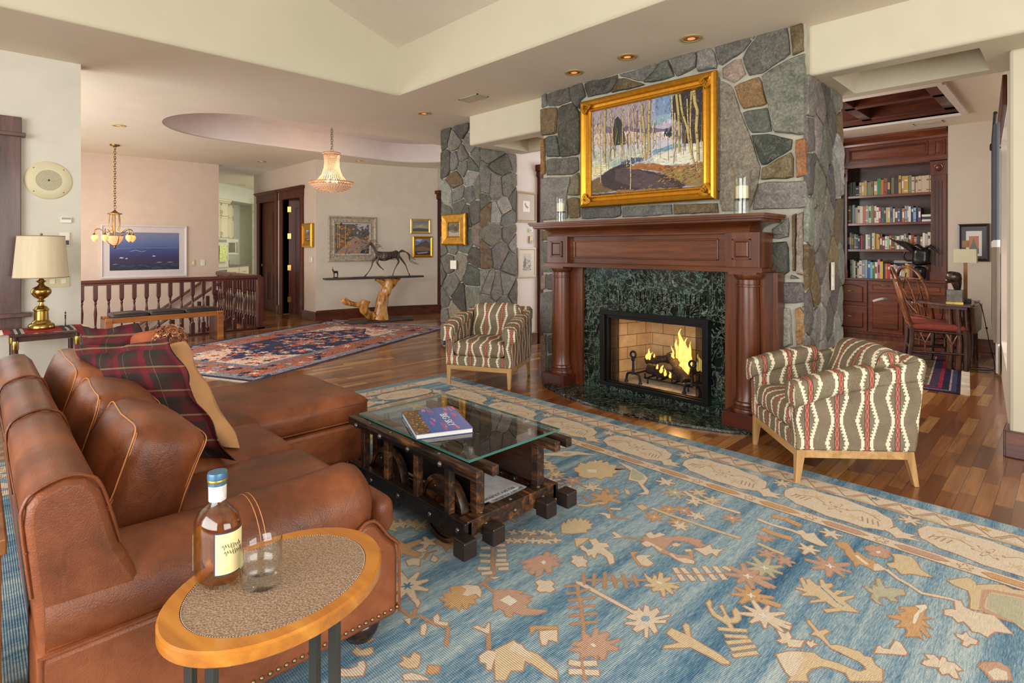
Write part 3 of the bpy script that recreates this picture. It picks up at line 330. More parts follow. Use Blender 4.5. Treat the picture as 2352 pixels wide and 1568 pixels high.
PAINTING_MAIN=[((168,172,196),[(.003,1),(1,.997),(1,0),(.003,.015)]),((130,156,190),[(.61,1),(.814,1),(.814,.703),(.679,.684),(.61,.699)]),((176,160,168),[(.003,1),(.553,.999),(.553,.711),(.314,.728),(.003,.775)]),((150,180,196),[(.589,.805),(.747,.808),(.747,.701),(.589,.703)]),((196,190,206),[(.581,.705),(.631,.702),(.686,.732),(.734,.741),(.8,.714),(.814,.622),(.581,.638)]),((120,112,140),[(.003,.793),(.072,.853),(.155,.798),(.252,.759),(.361,.753),(.466,.695),(.581,.689),(.679,.651),(.747,.653),(.747,.587),(.003,.683)]),((200,176,160),[(.003,.813),(.122,.841),(.155,.707),(.003,.72)]),((226,206,196),[(.003,.738),(.236,.7),(.361,.7),(.539,.63),(.679,.625),(.747,.587),(.761,.52),(.61,.531),(.003,.571)]),((52,58,50),[(.236,.852),(.267,.889),(.299,.837),(.33,.724),(.346,.529),(.236,.513),(.22,.694)]),((44,64,62),[(.686,.6),(.706,.661),(.72,.601),(.754,.676),(.754,.561),(.686,.567)]),((206,206,216),[(.003,.571),(.391,.546),(.596,.568),(.747,.522),(1,.489),(1,.254),(.747,.26),(.466,.334),(.236,.387),(.003,.367)]),((52,44,48),[(.767,.991),(.833,.997),(1,.997),(1,.457),(.923,.448),(.839,.463),(.833,.683),(.747,.767)]),((200,206,192),[(.003,.525),(.466,.472),(.495,.374),(.406,.387),(.203,.293),(.155,.272),(.003,.182)]),((236,224,176),[(.003,.348),(.122,.359),(.196,.303),(.13,.257),(.003,.182)]),((178,198,188),[(.18,.378),(.406,.395),(.421,.376),(.22,.309)]),((120,160,182),[(.589,.434),(.679,.452),(.767,.477),(.846,.454),(.814,.428),(.652,.407),(.596,.383)]),((74,92,130),[(.299,.351),(.406,.387),(.495,.374),(.51,.337),(.391,.32),(.299,.307)]),((58,44,44),[(.203,.293),(.361,.351),(.421,.324),(.391,.293),(.346,.266),(.466,.248),(.61,.195),(.747,.129),(.878,.025),(.814,0),(.466,0),(.236,.03),(.106,.078),(.097,.225)]),((84,66,70),[(.252,.278),(.33,.293),(.61,.17),(.8,.017),(.466,.025),(.236,.155)]),((166,108,52),[(.338,.275),(.466,.317),(.61,.287),(.747,.244),(.878,.233),(1,.239),(1,.145),(.878,.121),(.747,.161),(.61,.213),(.466,.248)]),((150,124,72),[(.747,.194),(.878,.217),(1,.223),(1,0),(.878,.013),(.8,.09),(.652,.182)]),((228,226,204),[(.589,.367),(.747,.407),(.878,.424),(1,.449),(1,.254),(.941,.239),(.814,.251),(.679,.261),(.61,.297)]),((118,92,54),[(.003,.172),(.097,.216),(.122,.095),(.252,.029),(.003,.02)]),((146,110,62),[(.252,.037),(.814,.007),(.8,0),(.252,.001)]),((196,176,104),.024,[(.146,1),(.143,.709),(.143,.366)]),((222,196,140),.014,[(.191,.987),(.212,.875),(.22,.694),(.228,.514)]),((222,196,140),.01,[(.089,.968),(.093,.72),(.101,.143)]),((150,128,84),.009,[(.021,.938),(.021,.641),(.034,.446)]),((222,196,140),.01,[(.323,.92),(.318,.674),(.306,.394)]),((222,196,140),.012,[(.376,.924),(.38,.714),(.391,.485),(.395,.137),(.391,.024)]),((222,196,140),.01,[(.406,.952),(.421,.74),(.421,.523),(.44,.322)]),((150,128,84),.009,[(.451,.906),(.451,.647),(.459,.474)]),((196,176,104),.022,[(.495,.963),(.502,.851),(.517,.676),(.528,.333)]),((222,196,140),.014,[(.477,.814),(.488,.597),(.499,.424),(.51,.354)]),((196,176,104),.024,[(.568,.995),(.56,.811),(.56,.625),(.568,.362)]),((222,196,140),.01,[(.603,.751),(.596,.617),(.596,.449)]),((150,128,84),.008,[(.196,.753),(.203,.608),(.191,.394)]),((150,128,84),.008,[(.271,.737),(.252,.599),(.236,.414)]),((150,128,84),.008,[(.361,.666),(.369,.49)]),((222,196,140),.012,[(.754,.983),(.763,.747),(.763,.437)]),((222,196,140),.012,[(.78,.8),(.784,.579),(.78,.393)]),((196,176,104),.024,[(.793,.992),(.81,.777),(.816,.574),(.814,.379)]),((196,176,104),.02,[(.82,.984),(.839,.794),(.878,.624),(.903,.397),(.934,.24)]),((196,176,104),.016,[(.913,.991),(.906,.793),(.903,.595),(.916,.394)]),((196,176,104),.03,[(.932,.993),(.941,.864),(.96,.78),(.951,.593),(.96,.466),(.966,.26)]),((222,196,140),.01,[(.878,.921),(.884,.72),(.891,.557)]),((150,128,84),.009,[(.868,.602),(.862,.387)]),((222,196,140),.01,[(.953,.261),(.957,.167)])]
from mathutils.geometry import tessellate_polygon
# ---------------------------------------------------------------- setting materials
PAINT = plain('wall_paint', (214, 205, 188), .75, var=.015, bump=.05, bscale=90)
PAINT_L = plain('wall_paint_left', (212, 209, 196), .75, var=.015, bump=.05, bscale=90)
PAINT_W = plain('wall_paint_lamp_tinted', (214, 194, 178), .75, var=.015)  # cream paint with the pink of incandescent light mixed in
CEIL = plain('ceiling_paint_lifted', (228, 218, 198), .85, var=.012, vscale=2)  # same paint as the tray, lightened in place of missing bounce light
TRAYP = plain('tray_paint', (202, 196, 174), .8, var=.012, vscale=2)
GREEN = plain('kitchen_paint', (204, 205, 188), .8, var=.012)
MAH = wood('mahogany', (44, 20, 12), (80, 36, 22), (104, 50, 32), 'z', 1.0, .42, .08)
MAH.node_tree.nodes['Principled BSDF'].inputs['Specular IOR Level'].default_value = .18
MAHX = wood('mahogany_x', (44, 20, 12), (88, 42, 26), (118, 60, 36), 'x', 1.0, .32)
MAHY = wood('mahogany_y', (44, 20, 12), (84, 40, 25), (112, 58, 36), 'y', 1.0, .32)
TRIMW = wood('purple_brown_trim', (62, 40, 36), (92, 62, 56), (112, 78, 68), 'z', 1.0, .4)
BRASS = plain('brass', (172, 142, 76), .24, 1.0, var=.08, vscale=20)
BLACK = plain('black_iron', (22, 22, 26), .45, .4, var=.2, vscale=30, bump=.1)
CREAMP = plain('cream_plastic', (214, 206, 170), .4, var=.01)
def floor_mat():
    s = NT('strip_floor'); v = s.coord(); x, y, z = s.xyz(v)[0:3]
    Wd, Ln = .075, .52
    r = s.math('FLOOR', s.math('DIVIDE', x, Wd))
    off = s.math('MULTIPLY', s.white(s.vec(r, 3.3, 1.0)), Ln)
    yy = s.math('DIVIDE', s.math('ADD', y, off), Ln)
    c = s.math('FLOOR', yy)
    rnd = s.white(s.vec(r, c, 5.0))
    base = s.ramp(rnd, [(0.0, (104, 60, 30)), (.25, (134, 80, 38)), (.55, (156, 98, 48)), (.8, (176, 120, 64)), (1.0, (198, 150, 92))])
    g = s.noise(s.coord(scale=(28, 1.6, 1)), 1.3, 5, .6, .8)
    base = s.mix(s.math('MULTIPLY', s.ramp(g, [(.35, (0.0, 0.0, 0.0)), (.7, (1.0, 1.0, 1.0))]), .45), base, (62, 32, 16))
    fx = s.math('FRACT', s.math('DIVIDE', x, Wd)); fy = s.math('FRACT', yy)
    ex = s.math('MINIMUM', fx, s.math('SUBTRACT', 1.0, fx)); ey = s.math('MINIMUM', fy, s.math('SUBTRACT', 1.0, fy))
    gap = s.math('MINIMUM', s.math('MULTIPLY', ex, Wd), s.math('MULTIPLY', ey, Ln))
    gm = s.math('LESS_THAN', gap, .0011)
    col = s.mix(gm, base, (48, 24, 12))
    s.bump(s.math('SUBTRACT', g, s.math('MULTIPLY', gm, 2.0)), .06, .002)
    rr = s.math('ADD', .16, s.math('MULTIPLY', g, .14))
    return s.fin(col, rr, coat=.3, spec=.5)
FLOOR = floor_mat()
# ---------------------------------------------------------------- floor, ceilings
m = MB(); m.box(-9.72, 4.0, -4.2, 9.9, -.12, 0); m.box(-18.5, -9.72, 3.44, 9.9, -.12, 0); m.box(-13, -9.72, -1.4, -.3, -.12, 0)
struct(m.build('floor', FLOOR))
CZ = 3.0; SZ = 2.635
def flat_poly(mb, loops, z, up=False):
    """flat face with holes"""
    pts = [Vector((x, y, 0)) for lp in loops for x, y in lp]
    tris = tessellate_polygon([[Vector((x, y, 0)) for x, y in lp] for lp in loops])
    vs = [(p.x, p.y, z) for p in pts]; fs = []
    for t in tris:
        a, b, c = [pts[i] for i in t]
        cr = (b - a).cross(c - a).z
        if abs(cr) < 1e-9: continue
        fs.append(t if (cr > 0) == up else t[::-1])
    mb.add(vs, fs)
def stadium(cx, y0, y1, r, n=24):
    L = []
    for i in range(n + 1): a = PI + PI * i / n; L.append((cx + r * math.cos(a), y0 + r * math.sin(a)))
    for i in range(n + 1): a = PI * i / n; L.append((cx + r * math.cos(a), y1 + r * math.sin(a)))
    return L
outer = [(-18.5, -1.5), (-6.25, -1.5), (-6.25, -4.1), (-5.144, -4.1), (-5.144, 3.3), (4.0, 3.3), (4.0, 4.5), (-5.31, 4.5), (-5.31, 9.9), (-18.5, 9.9)]
std = stadium(-8.13, 2.75, 5.5, 1.0)
m = MB(); flat_poly(m, [outer, std], CZ)
m.box(-18.5, 4.0, 4.5, 9.9, 3.5, 3.6)
struct(m.build('ceiling', CEIL))
# recess over the foyer
m = MB(); n = len(std); r2 = .045
rings = []
for k in range(7):
    a = PI / 2 * k / 6; off = r2 * (1 - math.sin(a)); z = CZ + r2 * (1 - math.cos(a)); rings.append((off, z))
rings.append((0, CZ + .36))
SN = []
for x, y in std:
    cy = 2.75 if y < 4.1 else 5.5; v = Vector((x + 8.13, y - cy)); SN.append(tuple(-v.normalized()))
vs = []
for o, z in rings: vs += [(x - nx * o, y - ny * o, z) for (x, y), (nx, ny) in zip(std, SN)]
fs = [(i * n + k, i * n + (k + 1) % n, (i + 1) * n + (k + 1) % n, (i + 1) * n + k) for i in range(len(rings) - 1) for k in range(n)]
m.add(vs, [f[::-1] for f in fs]); flat_poly(m, [std], CZ + .36)
struct(m.build('ceiling_recess', plain('recess_paint', (226, 218, 214), .8, var=.01), smooth=50))
# tray with rounded lip and vaulted ceiling
m = MB(); TX, TY = -5.144, 3.3; R_ = .05
prof = [(R_ * (1 - math.sin(PI / 2 * k / 6)), R_ * (1 - math.cos(PI / 2 * k / 6))) for k in range(7)]
lip = [(o, z) for o, z in prof] + [(0, .52)]
# left side (plane x = TX) and front side (plane y = TY) share a mitred corner
for a, b in zip(lip[:-1], lip[1:]):
    m.quad((TX - a[0], -4.1, CZ + a[1]), (TX - b[0], -4.1, CZ + b[1]), (TX - b[0], TY + b[0], CZ + b[1]), (TX - a[0], TY + a[0], CZ + a[1]))
    m.quad((TX - a[0], TY + a[0], CZ + a[1]), (TX - b[0], TY + b[0], CZ + b[1]), (4.0, TY + b[0], CZ + b[1]), (4.0, TY + a[0], CZ + a[1]))
ridge_y, ridge_z = .3, 3.52 + .335 * 3.0
m.poly([(TX, TY, 3.52), (TX, -4.1, 3.52), (TX, -2.7, 3.52 + .0), (TX, ridge_y, ridge_z)][::-1])
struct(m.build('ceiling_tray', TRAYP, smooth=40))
m = MB(); m.quad((TX, TY, 3.52), (4.0, TY, 3.52), (4.0, ridge_y, ridge_z), (TX, ridge_y, ridge_z))
m.quad((TX, ridge_y, ridge_z), (4.0, ridge_y, ridge_z), (4.0, -4.1, 3.05), (TX, -4.1, 3.05))
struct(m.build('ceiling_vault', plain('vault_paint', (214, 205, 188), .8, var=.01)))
# dropped soffits with a coffer in each, either side of the chimney
def soffit(x0, x1, hx0, hx1, hy0, hy1, name, open_l=False):
    y0, y1 = 4.46, 5.37; m = MB()
    flat_poly(m, [[(x0, y0 + .03), (x1, y0 + .03), (x1, y1), (x0, y1)], [(hx0, hy0), (hx1, hy0), (hx1, hy1), (hx0, hy1)]], SZ)
    ins = .05; d = .16
    a = [(hx0, hy0), (hx1, hy0), (hx1, hy1), (hx0, hy1)]; b = [(hx0 + ins, hy0 + ins), (hx1 - ins, hy0 + ins), (hx1 - ins, hy1 - ins), (hx0 + ins, hy1 - ins)]
    for i in range(4):
        j = (i + 1) % 4; m.quad((*a[i], SZ), (*a[j], SZ), (*b[j], SZ + d), (*b[i], SZ + d))
    m.poly([(*p, SZ + d) for p in b][::-1])
    pr = [(y0 + .03 * (1 - math.sin(PI / 2 * k / 5)), SZ + .03 * (1 - math.cos(PI / 2 * k / 5))) for k in range(6)] + [(y0, CZ + .01)]
    for p, q in zip(pr[:-1], pr[1:]): m.quad((x0, p[0], p[1]), (x1, p[0], p[1]), (x1, q[0], q[1]), (x0, q[0], q[1]))
    m.poly([(x0, y0, CZ), (x0, y0, SZ + .03), (x0, y0 + .03, SZ), (x0, y1, SZ), (x0, y1, CZ)])
    m.quad((x0, y1, SZ), (x1, y1, SZ), (x1, y1, 3.05), (x0, y1, 3.05))
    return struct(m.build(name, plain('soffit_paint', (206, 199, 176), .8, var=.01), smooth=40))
soffit(-5.31, -3.95, -5.1, -4.35, 4.66, 5.3, 'trim_soffit_left'); soffit(-1.40, 4.0, -1.28, -.43, 4.62, 5.24, 'trim_soffit_right')
# library / hall ceiling with a wooden coffered recess
m = MB(); wc = [(-4.1, 6.9), (-.97, 6.9), (-.97, 8.6), (-4.1, 8.6)]
flat_poly(m, [[(-5.36, 5.36), (4.0, 5.36), (4.0, 9.9), (-5.36, 9.9)], wc], CZ)
struct(m.build('ceiling_library', CEIL))
m = MB()
for (x0, y0), (x1, y1) in zip(wc, wc[1:] + wc[:1]): m.quad((x0, y0, CZ), (x1, y1, CZ), (x1, y1, CZ + .22), (x0, y0, CZ + .22))
m.poly([(x, y, CZ + .22) for x, y in wc][::-1])
for x in (-1.95, -2.9): m.box(x - .06, x + .06, 6.9, 8.6, CZ + .06, CZ + .215)
for y in (7.75,): m.box(-4.1, -.97, y - .06, y + .06, CZ + .06, CZ + .215)
for a, b, c, d in ((-1.13, -.97, 6.9, 8.6), (-4.1, -.97, 8.48, 8.6), (-4.1, -.97, 6.9, 7.0)): m.box(a, b, c, d, CZ + .06, CZ + .21)
struct(m.build('ceiling_coffer_wood', MAHX, bevel=.006))
bm_white = plain('white_trim', (224, 216, 204), .5, var=.01)
m = MB(); m.box(-4.15, -.92, 8.6, 8.67, CZ - .03, CZ + .02); m.box(-4.15, -.92, 6.83, 6.9, CZ - .03, CZ + .02); m.box(-.97, -.90, 6.9, 8.6, CZ - .03, CZ + .02)
struct(m.build('trim_1', bm_white))
# ---------------------------------------------------------------- walls
def wall(name, boxes, mat=PAINT, **k):
    m = MB()
    for b in boxes: m.box(*b)
    return struct(m.build(name, mat, **k))
wall('wall_left', [(-6.45, -6.25, -4.1, -1.45, 0, CZ), (-6.45, -6.25, .15, .70, 0, CZ), (-6.45, -6.25, -1.45, .15, 0, .80), (-6.45, -6.25, -1.45, .15, 2.32, CZ)], PAINT_L)
wall('wall_stair', [(-12.0, -11.85, -1.4, 3.49, -2.9, CZ), (-12.0, -9.7, 3.44, 3.50, -2.9, -.12), (-9.80, -9.72, -.3, 3.44, -2.9, -.12), (-12, -9.7, -.36, -.3, -2.9, -.12)], PAINT_W)
m = MB(); m.box(-12, -9.7, -.4, 3.5, -3.0, -2.9); struct(m.build('floor_lower', plain('lower_carpet', (150, 135, 112), .9)))
wall('wall_foyer_back', [(-18.5, -10.6, -1.6, -1.4, 0, CZ), (-6.6, -6.25, -1.6, -1.4, 0, CZ), (-10.6, -6.6, -1.6, -1.4, 0, .5), (-10.6, -6.6, -1.6, -1.4, 2.75, CZ)])
wall('wall_doors', [(-13.0, -12.62, 4.56, 4.7, 0, CZ), (-11.78, -11.36, 4.56, 4.7, 0, CZ), (-10.52, -9.85, 4.56, 4.7, 0, CZ), (-12.62, -11.78, 4.56, 4.7, 2.36, CZ), (-11.36, -10.52, 4.56, 4.7, 2.36, CZ)], plain('wall_paint_tan', (196, 178, 160), .75, var=.015))
# gently curved wall behind the console
def cw(t): # t 0..1
    x = -9.85 + .62 * t - .55 * t * (1 - t); return (x, 4.56 + 2.32 * t)
m = MB(); NS = 16
for i in range(NS):
    a, b = cw(i / NS), cw((i + 1) / NS); m.quad((*a, 0), (*b, 0), (*b, CZ), (*a, CZ))
e = cw(1)
m.add([(e[0], e[1], 0), (-9.0, 9.9, 0), (-9.0, 9.9, CZ), (e[0], e[1], CZ)], [(0, 1, 2, 3)])
struct(m.build('wall_console', PAINT, smooth=30))
m = MB(); pts = [cw(i / NS) for i in range(NS + 1)]
for i in range(NS):
    a, b = pts[i], pts[i + 1]
    for z0, z1, o in ((0, .13, .022), (.13, .165, .03), (.165, .19, .016)):
        m.add([(a[0], a[1], z0), (b[0], b[1], z0), (b[0] + o, b[1], z0), (a[0] + o, a[1], z0), (a[0], a[1], z1), (b[0], b[1], z1), (b[0] + o, b[1], z1), (a[0] + o, a[1], z1)], [(0, 3, 2, 1), (4, 5, 6, 7), (3, 7, 6, 2), (0, 1, 5, 4)])
struct(m.build('baseboard_console', MAHY))
def baseb(name, segs, h=.17):
    m = MB()
    for x0, x1, y0, y1 in segs: m.box(x0, x1, y0, y1, 0, h)
    return struct(m.build(name, MAHX, bevel=.006))
baseb('baseboard_doors', [(-10.39, -9.83, 4.53, 4.56), (-11.66, -11.58, 4.53, 4.56), (-13.0, -12.77, 4.53, 4.56)])
baseb('baseboard_hall', [(-5.35, -5.32, 5.3, 5.72)]); baseb('baseboard_library', [(-1.2, -.70, 9.36, 9.4)]); baseb('baseboard_right', [(-.32, 4, 4.78, 4.82), (-.33, -.3, 4.8, 5.0)])
baseb('baseboard_left', [(-6.25, -6.22, -4.1, .70)])
wall('wall_hall', [(-5.55, -5.35, 5.28, 5.74, 0, 3.0), (-5.55, -5.35, 5.74, 6.7, 2.45, 3.0), (-5.55, -5.35, 6.7, 9.9, 0, 3.0), (-5.36, -2.6, 8.9, 9.0, 0, 3.0)], plain('wall_paint_white', (232, 226, 222), .75, var=.01))
m = MB(); m.box(-5.37, -5.30, 5.74, 5.86, 0, 2.42); m.box(-5.38, -5.29, 5.72, 6.8, 2.36, 2.44); m.box(-5.37, -5.26, 5.70, 6.82, 2.44, 2.53); struct(m.build('trim_hall_casing', MAH, bevel=.006))
m = MB(); m.box(-9.30, -9.22, 6.88, 7.06, 0, 2.36); m.box(-9.32, -9.18, 6.86, 8.1, 2.36, 2.47); m.box(-9.34, -9.12, 6.83, 8.12, 2.47, 2.54); struct(m.build('trim_foyer_casing', MAH, bevel=.006))
wall('wall_pier', [(-.3, 4.0, 4.82, 5.0, 0, SZ + .01)], plain('pier_paint', (204, 196, 174), .75, var=.01), bevel=.02)
LIBP = plain('wall_paint_lib', (200, 188, 172), .75, var=.01)
def lx(y): return -.30 - (y - 5.0) * .0886      # the window wall runs slightly askew
m = MB()
for y0, y1, z0, z1 in ((5.0, 6.0, 0, CZ), (7.95, 9.6, 0, CZ), (6.0, 7.95, 0, .35), (6.0, 7.95, 2.5, CZ)): m.prism([(lx(y0), y0), (lx(y0) + .12, y0), (lx(y1) + .12, y1), (lx(y1), y1)], z0, z1, 'xy')
struct(m.build('wall_library_right', LIBP))
wall('wall_library_back', [(-1.2, -.3, 9.4, 9.6, 0, CZ), (-4.0, -1.2, 9.88, 9.98, 0, CZ), (-4.0, -3.2, 9.4, 9.6, 0, CZ)], plain('wall_paint_lib', (206, 192, 182), .75, var=.01))
# walls out of the picture that close the room: window walls behind and to the right
wall('wall_back', [(-6.45, -4.4, -4.25, -4.1, 0, 4.6), (2.4, 4.15, -4.25, -4.1, 0, 4.6), (-4.4, 2.4, -4.25, -4.1, 0, .35), (-4.4, 2.4, -4.25, -4.1, 3.2, 4.6)])
wall('wall_right', [(4.0, 4.15, -4.25, -1.4, 0, 4.6), (4.0, 4.15, 3.2, 5.0, 0, 4.6), (4.0, 4.15, -1.4, 3.2, 0, .5), (4.0, 4.15, -1.4, 3.2, 2.9, 4.6)])
def mull(name, axis, c, a0, a1, z0, z1, n):
    m = MB()
    for i in range(n + 1):
        a = a0 + (a1 - a0) * i / n
        (m.box(a - .03, a + .03, c - .03, c + .03, z0, z1) if axis == 'x' else m.box(c - .03, c + .03, a - .03, a + .03, z0, z1))
    for z in (z0, z1): (m.box(a0, a1, c - .03, c + .03, z - .03, z + .03) if axis == 'x' else m.box(c - .03, c + .03, a0, a1, z - .03, z + .03))
    return struct(m.build(name, MAH))
mull('window_2', 'x', -4.17, -4.4, 2.4, .35, 3.2, 4); mull('window_3', 'y', 4.07, -1.4, 3.2, .5, 2.9, 3); mull('window_4', 'x', -1.5, -10.6, -6.6, .5, 2.75, 3)
mull('window_5', 'y', -.25, 6.0, 7.95, .35, 2.5, 2)
# left window with its casing, sill and apron
m = MB()
m.box(-6.25, -6.205, .145, .297, .78, 2.31); m.box(-6.25, -6.19, -1.7, .30, 2.31, 2.45); m.box(-6.25, -6.175, -1.72, .325, 2.285, 2.32)
for o, a in ((.0, .13), (.02, .09), (.045, .055), (.07, .02)): m.box(-6.25 - o - .03, -6.215 - o, a, a + .05, .80, 2.31)
m.box(-6.26, -6.13, -1.7, .36, .775, .81); m.box(-6.25, -6.215, -1.65, .30, .63, .775)
m.box(-6.40, -6.22, -1.45, .15, .80, .85)
struct(m.build('window_1', TRIMW, bevel=.005))
m = MB(); m.box(-6.37, -6.36, -1.45, .15, .82, 2.32); struct(m.build('window_1_pane', thinglass('window_glass')))
# ---------------------------------------------------------------- kitchen beyond the foyer
kn = Vector((.7071, .7071, 0)); kd = Vector((-.7071, .7071, 0)); K0 = Vector((-14.8, 4.2, 0))
KT = Matrix(((kd.x, kn.x * -1, 0, K0.x), (kd.y, kn.y * -1, 0, K0.y), (0, 0, 1, 0), (0, 0, 0, 1)))   # local x along the run, y into the wall
m = MB(); m.xf(KT); m.box(-3, 4.2, .62, .7, 0, 3); m.box(-3, 4.0, 0, .7, 2.6, CZ); m.box(2.6, 2.7, -.4, .62, 0, 2.6); m.xf(None)
m.box(-18.5, -13.0, 9.4, 9.5, 0, CZ); m.box(-18.5, -18.4, -1.4, 9.5, 0, CZ); m.box(-13.1, -13.0, 4.7, 9.4, 0, CZ)
struct(m.build('wall_kitchen', GREEN))
# ---------------------------------------------------------------- stonework
def stone_mat():
    s = NT('field_stone'); a = s.n('ShaderNodeVertexColor'); a.layer_name = 'Col'
    v = s.coord(); n1 = s.noise(v, 7, 6, .65, 1.2); n2 = s.noise(v, 55, 4, .7)
    g = s.ramp(n1, [(.28, (.55, .55, .54)), (.5, (.95, .95, .95)), (.68, (1.2, 1.19, 1.16))])
    col = s.mix(1.0, a.outputs[0], g, 'MULTIPLY')
    sp = s.ramp(n2, [(.40, (.62, .62, .62)), (.58, (1.05, 1.05, 1.05)), (.7, (1.45, 1.45, 1.42))])
    col = s.mix(.8, col, sp, 'MULTIPLY')
    vein = s.ramp(s.noise(s.coord(scale=(1, 1, 1)), 2.6, 5, .6, 2.5), [(.485, (0.0, 0.0, 0.0)), (.5, (1.0, 1.0, 1.0)), (.515, (0.0, 0.0, 0.0))])
    col = s.mix(s.math('MULTIPLY', vein, .35), col, (150, 148, 138))
    s.bump(s.math('ADD', s.math('MULTIPLY', n1, 1.2), s.math('MULTIPLY', n2, .5)), .8, .02)
    return s.fin(col, .6, spec=.35)
STONE = stone_mat()
MORTAR = plain('mortar', (176, 172, 156), .85, var=.06, vscale=12, bump=.3, bscale=60)
SC_ = {'d': (98, 97, 90), 'g': (114, 113, 105), 'l': (138, 137, 129), 'b': (120, 104, 74), 'o': (158, 122, 78), 't': (146, 136, 118), 'r': (158, 108, 68), 'k': (80, 80, 73), 'w': (160, 160, 152)}
def inset(poly, d):
    n = len(poly); out = []
    for i in range(n):
        a, b, c = Vector(poly[i - 1]), Vector(poly[i]), Vector(poly[(i + 1) % n])
        e1 = (b - a).normalized(); e2 = (c - b).normalized()
        n1 = Vector((-e1.y, e1.x)); n2 = Vector((-e2.y, e2.x)); k = 1 + n1.dot(n2)
        if k < .35: k = .35
        out.append(tuple(b + (n1 + n2) * d / k))
    return out
def stones(mb, polys, to3, gap=.0055, th=(.018, .04), seed=1):
    """each polygon (a, z) becomes one rough stone; to3(a, z, out) places it"""
    rn = random.Random(seed)
    for col, p in polys:
        ar = sum(p[i][0] * p[(i + 1) % len(p)][1] - p[(i + 1) % len(p)][0] * p[i][1] for i in range(len(p)))
        if ar < 0: p = p[::-1]
        q = inset(p, gap); den = []
        for i in range(len(q)):
            a, b = Vector(q[i]), Vector(q[(i + 1) % len(q)]); L = (b - a).length; k = max(1, int(L / .045))
            for t in range(k):
                c = a.lerp(b, t / k)
                if t == 0 and k > 1: c = a.lerp(b, .12 / k * 2).lerp(Vector(q[i - 1]).lerp(a, 1 - .0), .0)
                nn = noise.noise_vector(Vector((c.x * 14, c.y * 14, seed * 7.7)))
                den.append((c.x + nn.x * .007, c.y + nn.y * .007))
        T = rn.uniform(*th); cc = SC_[col[0]] if isinstance(col, str) else col
        j = rn.uniform(.88, 1.12); cc = tuple(min(255, x * j + rn.uniform(-4, 4)) for x in cc); mb.col(cc)
        n = len(den); cx = sum(x for x, y in den) / n; cy = sum(y for x, y in den) / n
        def sc(f): return [(cx + (x - cx) * f, cy + (y - cy) * f) for x, y in den]
        R = max(math.hypot(x - cx, y - cy) for x, y in den); k1 = max(.8, 1 - .012 / R)
        rings = [(den, -.01), (den, T * .6), (sc(k1), T * .92), (sc(k1 - .12), T), (sc(.5), T), (sc(.2), T)]
        vs = []
        for ri, (rg, d) in enumerate(rings):
            for x, y in rg:
                b = noise.noise(Vector((x * 9, y * 9, seed))) * .012 * (ri > 1)
                vs.append(to3(x, y, d + b))
        vs.append(to3(cx, cy, T)); m_ = len(rings)
        fs = [(i * n + k, i * n + (k + 1) % n, (i + 1) * n + (k + 1) % n, (i + 1) * n + k) for i in range(m_ - 1) for k in range(n)]
        fs += [((m_ - 1) * n + k, (m_ - 1) * n + (k + 1) % n, m_ * n) for k in range(n)]
        mb.add(vs, fs)
def clip(poly, p, q):
    """keep the part of poly closer to p than q"""
    mx, my = (p[0] + q[0]) / 2, (p[1] + q[1]) / 2; nx, ny = q[0] - p[0], q[1] - p[1]; out = []
    for i in range(len(poly)):
        a, b = poly[i], poly[(i + 1) % len(poly)]
        da = (a[0] - mx) * nx + (a[1] - my) * ny; db = (b[0] - mx) * nx + (b[1] - my) * ny
        if da <= 0: out.append(a)
        if (da < 0 < db) or (db < 0 < da):
            t = da / (da - db); out.append((a[0] + (b[0] - a[0]) * t, a[1] + (b[1] - a[1]) * t))
    return out
def voronoi(x0, x1, z0, z1, n, seed, cols, ax=1.0):
    rn = random.Random(seed); k = math.sqrt((x1 - x0) * (z1 - z0) / n * .62); S = []
    tries = 0
    while len(S) < n and tries < 6000:
        tries += 1; p = (rn.uniform(x0, x1) * ax, rn.uniform(z0, z1))
        if all(math.hypot(p[0] - q[0], p[1] - q[1]) > k * rn.uniform(.6, 1.25) * ax ** .5 for q in S): S.append(p)
    out = []
    for p in S:
        c = [(x0 * ax, z0), (x1 * ax, z0), (x1 * ax, z1), (x0 * ax, z1)]
        for q in S:
            if q is not p and c: c = clip(c, p, q)
        if len(c) > 2:
            d = [c[0]]
            for v in c[1:]:
                if math.hypot(v[0] - d[-1][0], v[1] - d[-1][1]) > .02: d.append(v)
            out.append((rn.choice(cols), [(x / ax, z) for x, z in d]))
    return out
def flip3(f): return f
SY, SX0, SX1, SYB = 4.375, -3.985, -1.385, 5.25
m = MB(); m.mat(0)
m.col((176, 172, 156))
